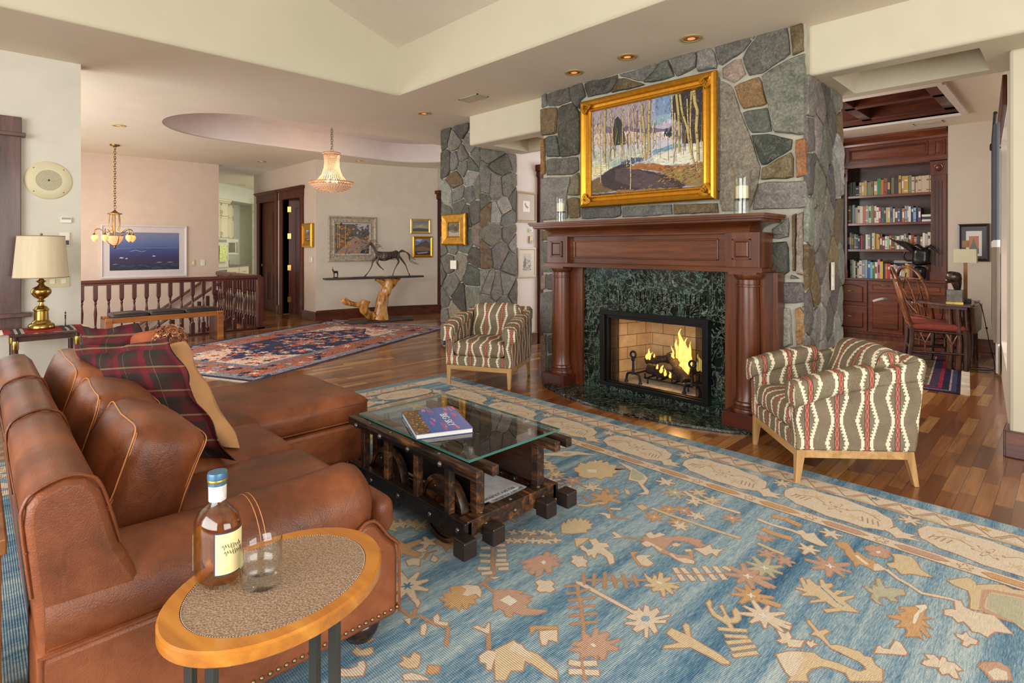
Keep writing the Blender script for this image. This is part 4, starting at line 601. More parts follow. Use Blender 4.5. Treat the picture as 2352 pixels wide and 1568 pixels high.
# core: solid around the firebox opening, from floor to ceiling
for b in ((SX0, -3.12, SY, SYB, 0, CZ), (-2.06, SX1, SY, SYB, 0, CZ), (-3.12, -2.06, SY, SYB, .80, CZ), (-3.12, -2.06, 5.0, SYB, 0, .8)): m.box(*b)
m.mat(1)
FACE = [('g',[(-4.003,3.001),(-3.934,2.999),(-3.917,2.851),(-4.003,2.848)]),('g',[(-3.934,2.999),(-3.6,3.0),(-3.594,2.84),(-3.769,2.827),(-3.917,2.851)]),('d',[(-3.6,3.0),(-3.434,3.004),(-3.404,2.845),(-3.466,2.827),(-3.469,2.724),(-3.59,2.839)]),('k',[(-3.428,3.003),(-3.014,2.994),(-3.023,2.945),(-3.116,2.831),(-3.4,2.844)]),('b',[(-3.006,2.959),(-2.908,2.929),(-2.711,2.823),(-3.116,2.828)]),('g',[(-3.014,2.994),(-2.583,2.999),(-2.62,2.942),(-2.754,2.852),(-2.908,2.933),(-3.011,2.963)]),('d',[(-2.583,2.999),(-2.482,3.0),(-2.429,2.831),(-2.665,2.833),(-2.751,2.852),(-2.62,2.936)]),('g',[(-2.482,3.0),(-2.22,3.017),(-2.238,2.86),(-2.425,2.829)]),('l',[(-2.22,3.017),(-2.084,3.009),(-2.04,2.85),(-2.053,2.817),(-2.238,2.829),(-2.234,2.859)]),('g',[(-2.084,3.012),(-1.783,3.014),(-1.766,2.975),(-1.841,2.896),(-2.028,2.829),(-2.04,2.854)]),('l',[(-1.781,3.014),(-1.72,3.014),(-1.763,2.974)]),('d',[(-1.718,3.013),(-1.498,3.013),(-1.486,2.787),(-1.703,2.698),(-1.806,2.703),(-1.853,2.87),(-1.766,2.969)]),('b',[(-1.492,3.011),(-1.396,3.007),(-1.391,2.776),(-1.475,2.781)]),('t',[(-2.016,2.82),(-1.888,2.869),(-1.853,2.86),(-1.815,2.709),(-1.924,2.662),(-2.022,2.743)]),('o',[(-1.918,2.655),(-1.703,2.69),(-1.65,2.44),(-1.853,2.446)]),('d',[(-1.858,2.438),(-1.642,2.433),(-1.617,2.231),(-1.789,2.249)]),('g',[(-1.698,2.694),(-1.477,2.774),(-1.381,2.776),(-1.376,2.168),(-1.615,2.231),(-1.659,2.481)]),('t',[(-2.032,2.739),(-1.924,2.65),(-1.858,2.432),(-1.783,2.239),(-1.698,1.973),(-1.726,1.818),(-1.783,1.66),(-1.817,1.639),(-2.032,1.649)]),('k',[(-1.781,2.242),(-1.637,2.232),(-1.459,2.156),(-1.475,2.084),(-1.67,1.986),(-1.698,1.987),(-1.771,2.191)]),('b',[(-1.694,1.973),(-1.465,2.077),(-1.461,1.861),(-1.715,1.878)]),('r',[(-1.454,2.166),(-1.371,2.161),(-1.368,1.867),(-1.448,1.864)]),('l',[(-1.715,1.868),(-1.361,1.845),(-1.368,1.637),(-1.777,1.648)]),('b',[(-4.01,2.85),(-3.769,2.824),(-3.789,2.534),(-4.009,2.548)]),('d',[(-3.764,2.826),(-3.561,2.833),(-3.469,2.71),(-3.469,2.399),(-3.494,2.28),(-3.732,2.289),(-3.773,2.532)]),('o',[(-4.01,2.532),(-3.951,2.527),(-3.941,2.13),(-4.007,2.123)]),('g',[(-3.949,2.542),(-3.779,2.53),(-3.732,2.289),(-3.93,2.32)]),('g',[(-3.934,2.305),(-3.494,2.271),(-3.494,2.12),(-3.59,2.092),(-3.939,2.121)]),('l',[(-4.009,2.112),(-3.59,2.081),(-3.649,1.885),(-3.629,1.647),(-4.009,1.645)]),('t',[(-3.58,2.091),(-3.494,2.117),(-3.469,2.028),(-3.475,1.869),(-3.645,1.888)]),('b',[(-3.645,1.874),(-3.475,1.863),(-3.475,1.644),(-3.625,1.646)]),('g',[(-3.466,1.765),(-2.978,1.752),(-2.994,1.637),(-3.466,1.64)]),('g',[(-2.973,1.745),(-2.453,1.733),(-2.457,1.641),(-2.989,1.636)]),('b',[(-2.446,1.733),(-2.034,1.724),(-2.034,1.637),(-2.453,1.641)]),('g',[(-3.42,1.8),(-2.6,1.8),(-2.7,2.75),(-3.42,2.7)]),('d',[(-2.58,1.8),(-2.02,1.8),(-2.02,2.75),(-2.68,2.75)]),('g',[(-1.627,1.494),(-1.488,1.599),(-1.496,1.418),(-1.63,1.422)]),('b',[(-1.481,1.613),(-1.442,1.611),(-1.445,1.159),(-1.475,1.177),(-1.478,1.466)]),('t',[(-1.441,1.614),(-1.395,1.623),(-1.391,1.125),(-1.44,1.155)]),('k',[(-1.63,1.408),(-1.498,1.406),(-1.491,1.157),(-1.614,1.087)]),('g',[(-1.485,1.156),(-1.452,1.15),(-1.413,1.122),(-1.492,1.115)]),('g',[(-1.617,1.08),(-1.494,1.103),(-1.387,1.104),(-1.387,.942),(-1.617,.927)]),('l',[(-1.63,.908),(-1.478,.911),(-1.47,.62),(-1.586,.576),(-1.627,.614)]),('o',[(-1.457,.911),(-1.419,.921),(-1.386,.87),(-1.381,.641),(-1.453,.62)]),('g',[(-1.416,.924),(-1.377,.934),(-1.377,.879)]),('g',[(-4.01,1.421),(-3.741,1.427),(-3.741,1.101),(-4.01,1.089)]),('t',[(-4.01,1.076),(-3.933,1.082),(-3.929,.908),(-4.01,.896)]),('d',[(-3.925,1.082),(-3.741,1.098),(-3.741,.918),(-3.922,.905)]),('l',[(-4.01,.889),(-3.741,.908),(-3.741,.472),(-4.01,.436)]),('t',[(-4.01,.428),(-3.933,.439),(-3.925,.016),(-4.01,.0)]),('g',[(-3.922,.44),(-3.741,.465),(-3.741,.263),(-3.922,.235)]),('d',[(-3.922,.229),(-3.741,.257),(-3.741,.038),(-3.922,.008)]),('b',[(-4.01,1.542),(-3.741,1.543),(-3.741,1.43),(-4.01,1.429)])]
stones(m, [(c, p) for c, p in FACE], lambda a, z, o: (a, SY - o, z), th=(.02, .045), seed=3)
stones(m, voronoi(SY - .02, SYB, 0, SZ, 46, 11, 'ggdllgglbwllg', .62 ** -1 * 1.0), lambda a, z, o: (SX1 + o, a, z), th=(.015, .035), seed=5)
struct(m.build('wall_chimney', [MORTAR, STONE], smooth=32))
# stone column at the hall entrance
m = MB(); m.mat(0); m.col((170, 166, 156)); m.box(-6.14, -5.345, 4.665, 5.30, 0, CZ); m.mat(1)
stones(m, voronoi(-6.16, -5.33, 0, CZ, 44, 21, 'ggdddgklbgdgdt'), lambda a, z, o: (a, 4.665 - o, z), th=(.015, .035), seed=8)
stones(m, voronoi(4.65, 5.32, 0, SZ, 30, 31, 'lglgwlggllb'), lambda a, z, o: (-5.345 + o, a, z), th=(.015, .035), seed=9)
stones(m, voronoi(4.65, 5.32, 0, CZ, 20, 33, 'ggdl'), lambda a, z, o: (-6.14 - o, a, z), th=(.01, .03), seed=10)
struct(m.build('wall_column', [MORTAR, STONE], smooth=32))
# ---------------------------------------------------------------- pictures: flat painted polygons on a board
def poly_tris(pts):
    return tessellate_polygon([[Vector((x, y, 0)) for x, y in pts]])
PICT = vcol('oil_paint', .45, bump=.25, bscale=260, var=.22, vs=60)
PRINT = vcol('printed_paper', .35, var=.03, vs=10)
class Canvas:
    """layers of coloured shapes, u to the right and v up, 0..1, on a w x h metre board"""
    def __init__(s, w, h, place): s.w, s.h, s.P = w, h, place; s.mb = MB(); s.n = 0
    def poly(s, c, pts, eps=.00012):
        s.d = getattr(s, 'd', .0004) + eps; d = s.d; s.mb.col(c)
        pts = [(min(1, max(0, x)), min(1, max(0, y))) for x, y in pts]
        if len(pts) < 3: return
        vs = [s.P((x - .5) * s.w, y * s.h, d) for x, y in pts]
        try: tr = poly_tris(pts)
        except Exception: return
        if not tr: return
        p0, p1, p2 = [Vector(vs[i]) for i in tr[0]]; nn = (p1 - p0).cross(p2 - p0); out = Vector(s.P(0, 0, 1)) - Vector(s.P(0, 0, 0))
        s.mb.add(vs, [t if nn.dot(out) > 0 else t[::-1] for t in tr])
    def line(s, c, w, pts, w2=None, eps=.00012):
        L = []; R = []; n = len(pts); asp = s.w / s.h
        for i, p in enumerate(pts):
            a, b = Vector(pts[max(i - 1, 0)]), Vector(pts[min(i + 1, n - 1)]); d = Vector(((b - a).x * asp, (b - a).y))
            if d.length < 1e-9: continue
            d.normalize(); q = Vector((-d.y / asp, d.x)); ww = (w + ((w2 if w2 is not None else w) - w) * i / max(1, n - 1)) / 2
            L.append((p[0] + q.x * ww, p[1] + q.y * ww)); R.append((p[0] - q.x * ww, p[1] - q.y * ww))
        s.poly(c, L + R[::-1], eps)
    def build(s, name, parent, mat=PICT, origin=None):
        b = MB(); b.add([s.P(-.5 * s.w, 0, -.004), s.P(.5 * s.w, 0, -.004), s.P(.5 * s.w, s.h, -.004), s.P(-.5 * s.w, s.h, -.004), s.P(-.5 * s.w, 0, 0), s.P(.5 * s.w, 0, 0), s.P(.5 * s.w, s.h, 0), s.P(-.5 * s.w, s.h, 0)], [(0, 3, 2, 1), (4, 5, 6, 7), (0, 1, 5, 4), (1, 2, 6, 5), (2, 3, 7, 6), (3, 0, 4, 7)])
        s.mb.add(b.v, b.f); return s.mb.build(name, mat, parent, origin=origin)
def frame_parts(root, w, h, prof, mat, P, name='frame', smooth=35):
    """mitred moulding: prof = [(distance in from the outer edge, height off the wall)], corners at +-w/2, 0..h"""
    m = MB(); c = [(-w / 2, 0), (w / 2, 0), (w / 2, h), (-w / 2, h)]; ins = [(1, 1), (-1, 1), (-1, -1), (1, -1)]
    for i in range(4):
        j = (i + 1) % 4
        for (d0, o0), (d1, o1) in zip(prof[:-1], prof[1:]):
            def q(k, d, o): return P(c[k][0] + ins[k][0] * d, c[k][1] + ins[k][1] * d, o)
            m.quad(q(i, d0, o0), q(j, d0, o0), q(j, d1, o1), q(i, d1, o1))
    return m.build(name, mat, root, smooth=smooth)
def wallplace(kind):
    """local frame of a picture: x right, z up, facing -y (front), rotated by the root"""
    return lambda a, b, d: (a, -d, b)
PL = wallplace(0)
def speckle(cv, rn, n, cols, box, sz, ang=None):
    for _ in range(n):
        x = rn.uniform(box[0], box[2]); y = rn.uniform(box[1], box[3]); l = rn.uniform(.4, 1) * sz; a = rn.uniform(0, PI) if ang is None else ang + rn.uniform(-.4, .4)
        dx, dy = l * math.cos(a), l * math.sin(a); c = rn.choice(cols); k = .35
        cv.poly(c, [(x - dx, y - dy), (x + dy * k, y - dx * k), (x + dx, y + dy), (x - dy * k, y + dx * k)], 2e-6)
GOLD = plain('gilt', (212, 152, 48), .3, .85, var=.05, vscale=25, bump=.06, bscale=90)
GOLD2 = plain('gilt_dull', (176, 130, 44), .4, .7, var=.12, vscale=18, bump=.15, bscale=70)
# ---- large landscape over the mantel
rp = thing('painting', 'large gilt-framed oil painting of bare aspens beside a snowy creek, hung on the stone chimney', 'painting', (-2.7215, 4.325, 1.745))
W_, H_ = 1.385, 1.045
frame_parts(rp, W_, H_, [(0, 0), (0, .035), (.012, .055), (.03, .06), (.05, .05), (.062, .034), (.085, .03), (.098, .042), (.108, .042), (.118, .022), (.118, .0)], GOLD, PL)
m = MB()   # beaded sight edge
for i in range(60):
    t = i / 59; m.ball((-W_ / 2 + .104 + t * (W_ - .208), -.044, H_ - .104), .005, 4); m.ball((-W_ / 2 + .104 + t * (W_ - .208), -.044, .104), .005, 4)
for i in range(44):
    t = i / 43; m.ball((-W_ / 2 + .104, -.044, .104 + t * (H_ - .208)), .005, 4); m.ball((W_ / 2 - .104, -.044, .104 + t * (H_ - .208)), .005, 4)
m.build('beading', GOLD, rp, smooth=60)
for sx in (-1, 1):
    for sz in (0, 1):
        m = MB(); ox = sx * (W_ / 2 - .045); oz = .045 if sz == 0 else H_ - .045; dz = 1 if sz == 0 else -1
        for k in range(3):
            a = [(.0, .0), (.05, .01), (.075, .035), (.05, .05), (.03, .03)]
            m.tube(spline([(ox - sx * (x + k * .008), -.058, oz + dz * (z - k * .006)) for x, z in a], 4), [.008 - .0015 * k] * 17, 6)
            m.tube(spline([(ox - sx * (z - k * .006), -.058, oz + dz * (x + k * .008)) for x, z in a], 4), [.008 - .0015 * k] * 17, 6)
        m.build('corner_ornament', GOLD, rp, smooth=60)
cw_, ch_ = W_ - .236, H_ - .236
cv = Canvas(cw_, ch_, lambda a, b, d: (a, -.016 - d, .118 + b)); rn = random.Random(2)
for t in PAINTING_MAIN:
    if len(t) == 2: cv.poly(t[0], t[1], 6e-5)
    if len(t) == 2 and t[0] == (226, 206, 196):
        for k in range(70):
            x = rn.uniform(0, .62); y = rn.uniform(.5, .62); cv.line(rn.choice([(186, 150, 142), (160, 136, 140), (150, 120, 110), (196, 168, 150)]), .004, [(x, y), (x + rn.uniform(-.02, .02), y + rn.uniform(.15, .38))], .001, 2e-6)
def inside(p, q):
    c = False; n = len(q)
    for i in range(n):
        (x1, y1), (x2, y2) = q[i], q[i - 1]
        if (y1 > p[1]) != (y2 > p[1]) and p[0] < (x2 - x1) * (p[1] - y1) / (y2 - y1) + x1: c = not c
    return c
bases = [t for t in PAINTING_MAIN if len(t) == 2]
for _ in range(1500):
    p = (rn.random(), rn.random()); top = [c for c, q in bases if inside(p, q)]
    if top:
        j = rn.uniform(.74, 1.22); c = tuple(min(255, x * j + rn.uniform(-10, 10)) for x in top[-1]); l, a = rn.uniform(.008, .028), rn.uniform(-.5, .6) if p[1] < .45 else rn.uniform(1, 2)
        dx, dy = l * math.cos(a), l * math.sin(a); cv.poly(c, [(p[0] - dx, p[1] - dy), (p[0] + dy * .25 + .002, p[1] - dx * .25), (p[0] + dx, p[1] + dy), (p[0] - dy * .25, p[1] + dx * .25 + .002)], 1e-6)
speckle(cv, rn, 110, [(90, 74, 110), (40, 36, 50), (110, 90, 80), (76, 60, 60)], (.8, .55, 1, 1), .02)
speckle(cv, rn, 130, [(180, 130, 66), (110, 84, 44), (200, 150, 80), (84, 66, 40)], (.62, .08, 1, .25), .02, .6)
speckle(cv, rn, 90, [(240, 238, 220), (170, 190, 186), (214, 220, 200)], (.0, .3, .6, .5), .018, .1)
speckle(cv, rn, 70, [(104, 88, 110), (226, 206, 196), (90, 80, 70)], (.0, .5, .8, .62), .012)
speckle(cv, rn, 60, [(196, 150, 70), (120, 90, 50), (90, 66, 36)], (.0, .0, .9, .07), .014, .3)
for k in range(46):
    x, y, h_ = rn.uniform(0, .66) if k % 4 else rn.uniform(.72, 1), rn.uniform(.26, .44), rn.uniform(.3, .5); w_ = rn.uniform(.003, .007)
    cv.line(rn.choice([(196, 170, 120), (226, 204, 160), (150, 124, 90), (120, 96, 74), (206, 184, 110)]), w_, [(x, y), (x + rn.uniform(-.01, .01), y + h_ * .5), (x + rn.uniform(-.02, .02), y + h_)], .001, 2e-6)
for t in PAINTING_MAIN:
    if len(t) == 3:
        c, w_, pts = t; cv.line(tuple(x * .55 for x in c), w_ * 1.35, pts, w_ * 1.0, 2e-5); cv.line(c, w_, [(x - w_ * .12, y) for x, y in pts], w_ * .8, 2e-5)
        for k in range(7):
            i = rn.randrange(len(pts) - 1); f = rn.random(); x = pts[i][0] + (pts[i + 1][0] - pts[i][0]) * f; y = pts[i][1] + (pts[i + 1][1] - pts[i][1]) * f
            if y > .45: s_ = rn.choice((-1, 1)); cv.line((120, 96, 70), .004, [(x, y), (x + s_ * .02, y + .05), (x + s_ * .03, y + .12)], .0008, 2e-6)
            cv.poly((66, 54, 44), [(x - w_ * .3, y), (x + w_ * .3, y + .003), (x + w_ * .2, y + .009), (x - w_ * .3, y + .006)], 2e-6)
cv.build('canvas', rp)

# ---------------------------------------------------------------- mantelpiece
FM = wood('cherry', (50, 24, 10), (92, 46, 20), (120, 68, 34), 'x', .8, .34, .2)
FMZ = wood('cherry_z', (50, 24, 10), (90, 44, 20), (116, 64, 32), 'z', .8, .34, .2)
rm = thing('mantelpiece', 'carved cherry-wood mantelpiece with two round columns framing green marble', 'mantelpiece', (-2.65, 4.2, 0))
W = World(rm)
def molding(m, prof, x0, x1, ret=None, y_back=4.34):
    """profile (front y, z) along x with mitred returns to the wall"""
    P = [(y, z) for y, z in prof]
    for (ya, za), (yb, zb) in zip(P[:-1], P[1:]):
        da, db = 4.12 - ya, 4.12 - yb
        m.quad((x0 - da, ya, za), (x1 + da, ya, za), (x1 + db, yb, zb), (x0 - db, yb, zb))
        m.quad((x1 + da, ya, za), (x1 + da, y_back, za), (x1 + db, y_back, zb), (x1 + db, yb, zb))
        m.quad((x0 - da, y_back, za), (x0 - da, ya, za), (x0 - db, yb, zb), (x0 - db, y_back, zb))
m = MB(); X0, X1 = -3.60, -1.70
crown = [(4.12, 1.46), (4.105, 1.462), (4.105, 1.475)] + [(4.105 - .12 * (1 - math.cos(PI / 2 * k / 6)), 1.475 + .065 * math.sin(PI / 2 * k / 6)) for k in range(7)] + [(3.975, 1.54), (3.965, 1.548), (3.965, 1.562), (3.94, 1.565), (3.94, 1.578), (3.93, 1.58), (3.93, 1.60)]
molding(m, crown, X0, X1); d = 4.12 - 3.93
m.quad((X0 - d, 3.93, 1.60), (X1 + d, 3.93, 1.60), (X1 + d, 4.36, 1.60), (X0 - d, 4.36, 1.60))
m.quad((X0 - d, 4.36, 1.455), (X1 + d, 4.36, 1.455), (X1 + .02, 4.0 + .12, 1.46), (X0 - .02, 4.12, 1.46))
W(m, 'mantel_shelf', FM, smooth=35)
m = MB(); m.box(-3.45, -1.85, 4.15, 4.35, 1.20, 1.47); W(m, 'frieze', FM, bevel=.003)
def raised(m, x0, x1, z0, z1, y, b=.018, d=.012):
    """raised-and-fielded panel on a face at y, moulding first"""
    fr = .012
    for a, c, e, f in ((x0, x1, z0, z0 + fr), (x0, x1, z1 - fr, z1), (x0, x0 + fr, z0, z1), (x1 - fr, x1, z0, z1)): m.box(a, c, y - .012, y + .004, e, f)
    a0, a1, c0, c1 = x0 + fr + .006, x1 - fr - .006, z0 + fr + .006, z1 - fr - .006
    q = [(a0, c0), (a1, c0), (a1, c1), (a0, c1)]; r = [(a0 + b, c0 + b), (a1 - b, c0 + b), (a1 - b, c1 - b), (a0 + b, c1 - b)]
    for i in range(4):
        j = (i + 1) % 4; m.quad((q[i][0], y - .001, q[i][1]), (q[j][0], y - .001, q[j][1]), (r[j][0], y - d, r[j][1]), (r[i][0], y - d, r[i][1]))
    m.poly([(a, y - d, c) for a, c in r])
m = MB()
fr = .014; x0, x1, z0, z1 = -3.38, -1.94, 1.255, 1.425
for a, c, e, f in ((x0, x1, z0, z0 + fr), (x0, x1, z1 - fr, z1), (x0, x0 + fr, z0, z1), (x1 - fr, x1, z0, z1)): m.box(a, c, 4.136, 4.152, e, f)
W(m, 'frieze_panel', FM, bevel=.004)
for s_, xa, xb in ((0, -3.69, -3.43), (1, -1.87, -1.61)):
    m = MB(); m.box(xa, xb, 4.10, 4.35, 1.20, 1.47); b = W(m, 'corner_block', FMZ, bevel=.003)
    m = MB(); raised(m, xa + .06, xb - .06, 1.265, 1.42, 4.10, .01, .01)
    if s_ == 0: pass
    o = m.build('block_panel', FMZ, b, origin=W.o, bevel=.002)
m = MB()
prof = [(4.10, 1.17), (4.085, 1.172), (4.085, 1.188), (4.095, 1.196), (4.095, 1.205), (4.10, 1.21)]
for (ya, za), (yb, zb) in zip(prof[:-1], prof[1:]):
    m.quad((-3.71, ya, za), (-1.59, ya, za), (-1.59, yb, zb), (-3.71, yb, zb))
m.box(-3.71, -1.59, 4.086, 4.34, 1.172, 1.20); W(m, 'architrave', FM, bevel=.002)
for xa, xb, xc in ((-3.72, -3.35, -3.57), (-1.93, -1.53, -1.73)):
    m = MB(); m.box(xa, xb, 4.235, 4.36, 0.0, 1.171); m.box(xa - .004 if xa < -3 else xb - .03, xa + .03 if xa < -3 else xb + .004, 4.215, 4.36, 0.0, 1.171); W(m, 'pilaster', FMZ, bevel=.003)
    m = MB(); c = (xc, 4.185, 0)
    m.lathe([(.078, .12), (.112, .12), (.116, .135), (.112, .15), (.100, .158), (.098, .17), (.104, .185), (.100, .20), (.088, .206), (.084, .215), (.083, .35), (.083, .55), (.080, .85), (.076, 1.04), (.076, 1.06), (.084, 1.064), (.084, 1.076), (.077, 1.08), (.077, 1.115), (.088, 1.122), (.096, 1.135), (.10, 1.148), (.10, 1.158)], c, 40)
    m.box(xc - .105, xc + .105, 4.08, 4.29, 1.155, 1.175); W(m, 'column', FMZ, smooth=35)
    m = MB(); m.box(xc - .14, xc + .14, 4.05, 4.33, 0.0, .125); W(m, 'plinth', wood('cherry_plinth', (48, 18, 9), (80, 30, 17), (100, 42, 26), 'x', .8, .35), bevel=.004)
# ---- marble
def marble():
    s = NT('green_marble'); v = s.coord(rot=(0, .5, .3)); a = s.noise(v, 3, 6, .6, 1.2); b = s.noise(s.coord(scale=(1, 1, 1.6), rot=(0, .7, .2)), 4.5, 5, .6, 1.6); c = s.noise(s.coord(scale=(1.6, 1.6, .9), rot=(.3, .6, .2)), 5, 6, .62, 1.8)
    base = s.ramp(a, [(.38, (6, 10, 9)), (.52, (12, 24, 20)), (.60, (26, 46, 39)), (.72, (52, 78, 68))])
    r = s.ramp(c, [(.475, (0.0, 0.0, 0.0)), (.50, (.55, .55, .55)), (.515, (0.0, 0.0, 0.0)), (.62, (0.0, 0.0, 0.0)), (.72, (.8, .8, .8))])
    col = s.mix(r, base, (140, 164, 148)); r2 = s.ramp(b, [(.49, (0.0, 0.0, 0.0)), (.505, (.5, .5, .5)), (.52, (0.0, 0.0, 0.0))])
    return s.fin(s.mix(r2, col, (150, 168, 156)), .12, spec=.5)
MARB = marble()
m = MB(); mx0, mx1 = -3.36, -1.92; ox0, ox1, oz0, oz1 = -3.08, -2.09, .08, .745
sl = [-3.114 + i * (1.007 / 23) for i in range(24)]
m.box(mx0, ox0, 4.27, 4.35, 0, 1.19); m.box(ox1, mx1, 4.27, 4.35, 0, 1.19); m.box(ox0, ox1, 4.27, 4.35, oz1, .885); m.box(ox0, ox1, 4.27, 4.35, .965, 1.19); m.box(ox0, ox1, 4.27, 4.35, 0, oz0)
e = [ox0] + [x for s_ in sl if ox0 < s_ < ox1 for x in (s_ - .005, s_ + .005)] + [ox1]
for a, b in zip(e[0::2], e[1::2]): m.box(a, b, 4.27, 4.35, .885, .965)
W(m, 'marble_surround', MARB); 
m = MB(); m.box(-3.12, -2.06, 4.351, 4.36, .86, .98); W(m, 'vent_void', BLACK)
rh = thing('hearth_slab', 'bow-fronted slab of dark green marble lying on the floor before the fire', 'hearth', (-2.63, 4.1, 0)); W2 = World(rh)
hp = [(-3.66, 4.272), (-3.66, 4.08)]; 
for k in range(25):
    t = k / 24; hp.append((-3.64 + t * 1.98, 4.05 - .285 * math.sin(PI * (t * .92 + .04)) ** .8 + .0))
hp += [(-1.62, 4.06), (-1.62, 4.272)]
m = MB(); m.prism([p for p in hp], .001, .022); ob = W2(m, 'slab', MARB, bevel=.003)
# the slab stops at the plinths
# ---- firebox insert
ri = thing('fireplace_insert', 'black steel firebox with drawn mesh screens and cream firebrick lining', 'fireplace', (-2.587, 4.25, .08)); W3 = World(ri)
m = MB(); a0, a1, c0, c1 = -3.118, -2.056, .08, .775; b0, b1, d0, d1 = -2.995, -2.165, .135, .70
def ring(m, o, i, y0, y1):
    m.box(o[0], o[1], y0, y1, o[2], i[2]); m.box(o[0], o[1], y0, y1, i[3], o[3]); m.box(o[0], i[0], y0, y1, i[2], i[3]); m.box(i[1], o[1], y0, y1, i[2], i[3])
ring(m, (a0, a1, c0, c1), (a0 + .05, a1 - .05, c0 + .035, c1 - .04), 4.20, 4.27)
ring(m, (a0 + .05, a1 - .05, c0 + .035, c1 - .04), (-3.04, -2.115, .125, .705), 4.225, 4.28)
W3(m, 'steel_frame', plain('black_steel', (16, 16, 18), .35, .3, var=.1), bevel=.003)
def brick_mat():
    s = NT('firebrick'); a = s.n('ShaderNodeUVMap'); a.uv_map = 'UV'
    b = s.n('ShaderNodeTexBrick'); b.inputs['Color1'].default_value = lin((206, 176, 134)); b.inputs['Color2'].default_value = lin((188, 158, 118)); b.inputs['Mortar'].default_value = lin((96, 78, 62))
    b.inputs['Scale'].default_value = 1; b.inputs['Brick Width'].default_value = .23; b.inputs['Row Height'].default_value = .115; b.inputs['Mortar Size'].default_value = .003; s.l(a.outputs[0], b.inputs['Vector'])
    n = s.noise(s.coord(), 14, 4); col = s.mix(1.0, b.outputs[0], s.ramp(n, [(.3, (.8, .78, .75)), (.7, (1.0, 1.0, 1.0))]), 'MULTIPLY'); s.bump(b.outputs['Fac'], -.3, .003); return s.fin(col, .85)
FB = brick_mat()
m = MB(); Y0, Y1 = 4.28, 4.80; L0, R0, L1, R1 = -3.06, -2.10, -2.93, -2.23
m.quad((L0, Y0, .10), (L0, Y0, .80), (L1, Y1, .80), (L1, Y1, .10)); m.quad((L1, Y1, .10), (L1, Y1, .80), (R1, Y1, .80), (R1, Y1, .10)); m.quad((R1, Y1, .10), (R1, Y1, .80), (R0, Y0, .80), (R0, Y0, .10))
W3(m, 'firebrick_lining', FB, uv=lambda n, p: ((p.x if abs(n.y) > .8 else p.y) + .1, p.z + .02))
m = MB(); m.quad((L0, Y0, .105), (R0, Y0, .105), (R1, Y1, .105), (L1, Y1, .105)); W3(m, 'firebox_floor', plain('ash_brick', (176, 168, 158), .9, var=.12, vscale=20, bump=.3, bscale=30))
m = MB(); m.quad((L0, Y0, .80), (L1, Y1, .80), (R1, Y1, .80), (R0, Y0, .80)); W3(m, 'firebox_top', BLACK)
sm = NT('mesh_screen'); tr = sm.n('ShaderNodeBsdfTransparent'); mx = sm.n('ShaderNodeMixShader'); mx.inputs[0].default_value = .72
sm.fin((14, 14, 16), .5); sm.l(tr.outputs[0], mx.inputs[1]); sm.l(sm.b.outputs[0], mx.inputs[2]); sm.l(mx.outputs[0], sm.t.nodes['Material Output'].inputs[0])
for xa, xb in ((-3.05, -2.965), (-2.21, -2.11)):
    m = MB(); m.grid(lambda u, v: (xa + (xb - xa) * u, 4.30 + .010 * math.sin(u * PI * 12), .115 + .61 * v), 60, 1); W3(m, 'mesh_screen', sm.m, smooth=179)
m = MB(); m.tube([(-3.05, 4.30, .728), (-2.11, 4.30, .728)], .005, 8); W3(m, 'screen_rod', BLACK)
# ---- andirons, grate, logs, flames
IRON = plain('forged_iron', (34, 34, 40), .55, .5, var=.2, vscale=40, bump=.3, bscale=60)
def andiron(label, x, y):
    r = thing('andiron', label, 'andiron', (x, y, .106), 0, 'pair of ring-topped andirons'); 
    m = MB(); m.tube(spline([(-.075, 0, .0), (-.07, 0, .05), (-.055, 0, .082), (0, 0, .092), (.055, 0, .082), (.07, 0, .05), (.075, 0, .0)], 6), .011, 10)
    for s_ in (-1, 1): m.lathe([(.018, 0), (.018, .008), (.012, .02)], (s_ * .075, 0, 0), 12)
    m.build('leg_arch', IRON, r, smooth=60)
    m = MB(); m.lathe([(.022, .08), (.016, .10), (.012, .16), (.011, .20), (.022, .212), (.022, .222), (.012, .235)], (0, 0, 0), 6); m.build('post', IRON, r, smooth=30)
    m = MB(); m.tube(arc((0, 0, .262), .028, 0, 337, 20), .010, 8, closed=True); m.build('ring', IRON, r, smooth=60)
    m = MB(); m.tube([(0, .01, .085), (0, .12, .08), (0, .34, .08), (0, .34, 0)], .008, 8); m.build('log_rest', IRON, r, smooth=60)
andiron('black ring-topped andiron at the left of the fire', -2.86, 4.37); andiron('black ring-topped andiron at the right of the fire', -2.27, 4.36)
r = thing('fire_grate', 'black iron bar grate under the burning logs', 'grate', (-2.55, 4.52, .106)); m = MB()
for x in (-.2, -.07, .07, .2): m.tube([(x, -.13, .10), (x, -.12, .055), (x, .12, .055), (x, .13, .12)], .008, 6)
m.build('grate_bars', IRON, r, smooth=60); m = MB()
for y in (-.08, .08): m.tube([(-.24, y, .048), (.24, y, .048)], .007, 6)
for x in (-.2, .2):
    for y in (-.08, .08): m.tube([(x, y, .048), (x, y, 0)], .008, 6)
m.build('grate_legs', IRON, r, smooth=60)
BARK = NT('charred_bark'); v = BARK.coord(scale=(1, 1, 1)); nn = BARK.noise(v, 30, 5, .7, 1); BARK.bump(nn, .9, .02); BARK = BARK.fin(BARK.ramp(nn, [(.35, (14, 10, 9)), (.55, (44, 32, 26)), (.75, (110, 92, 78))]), .9)
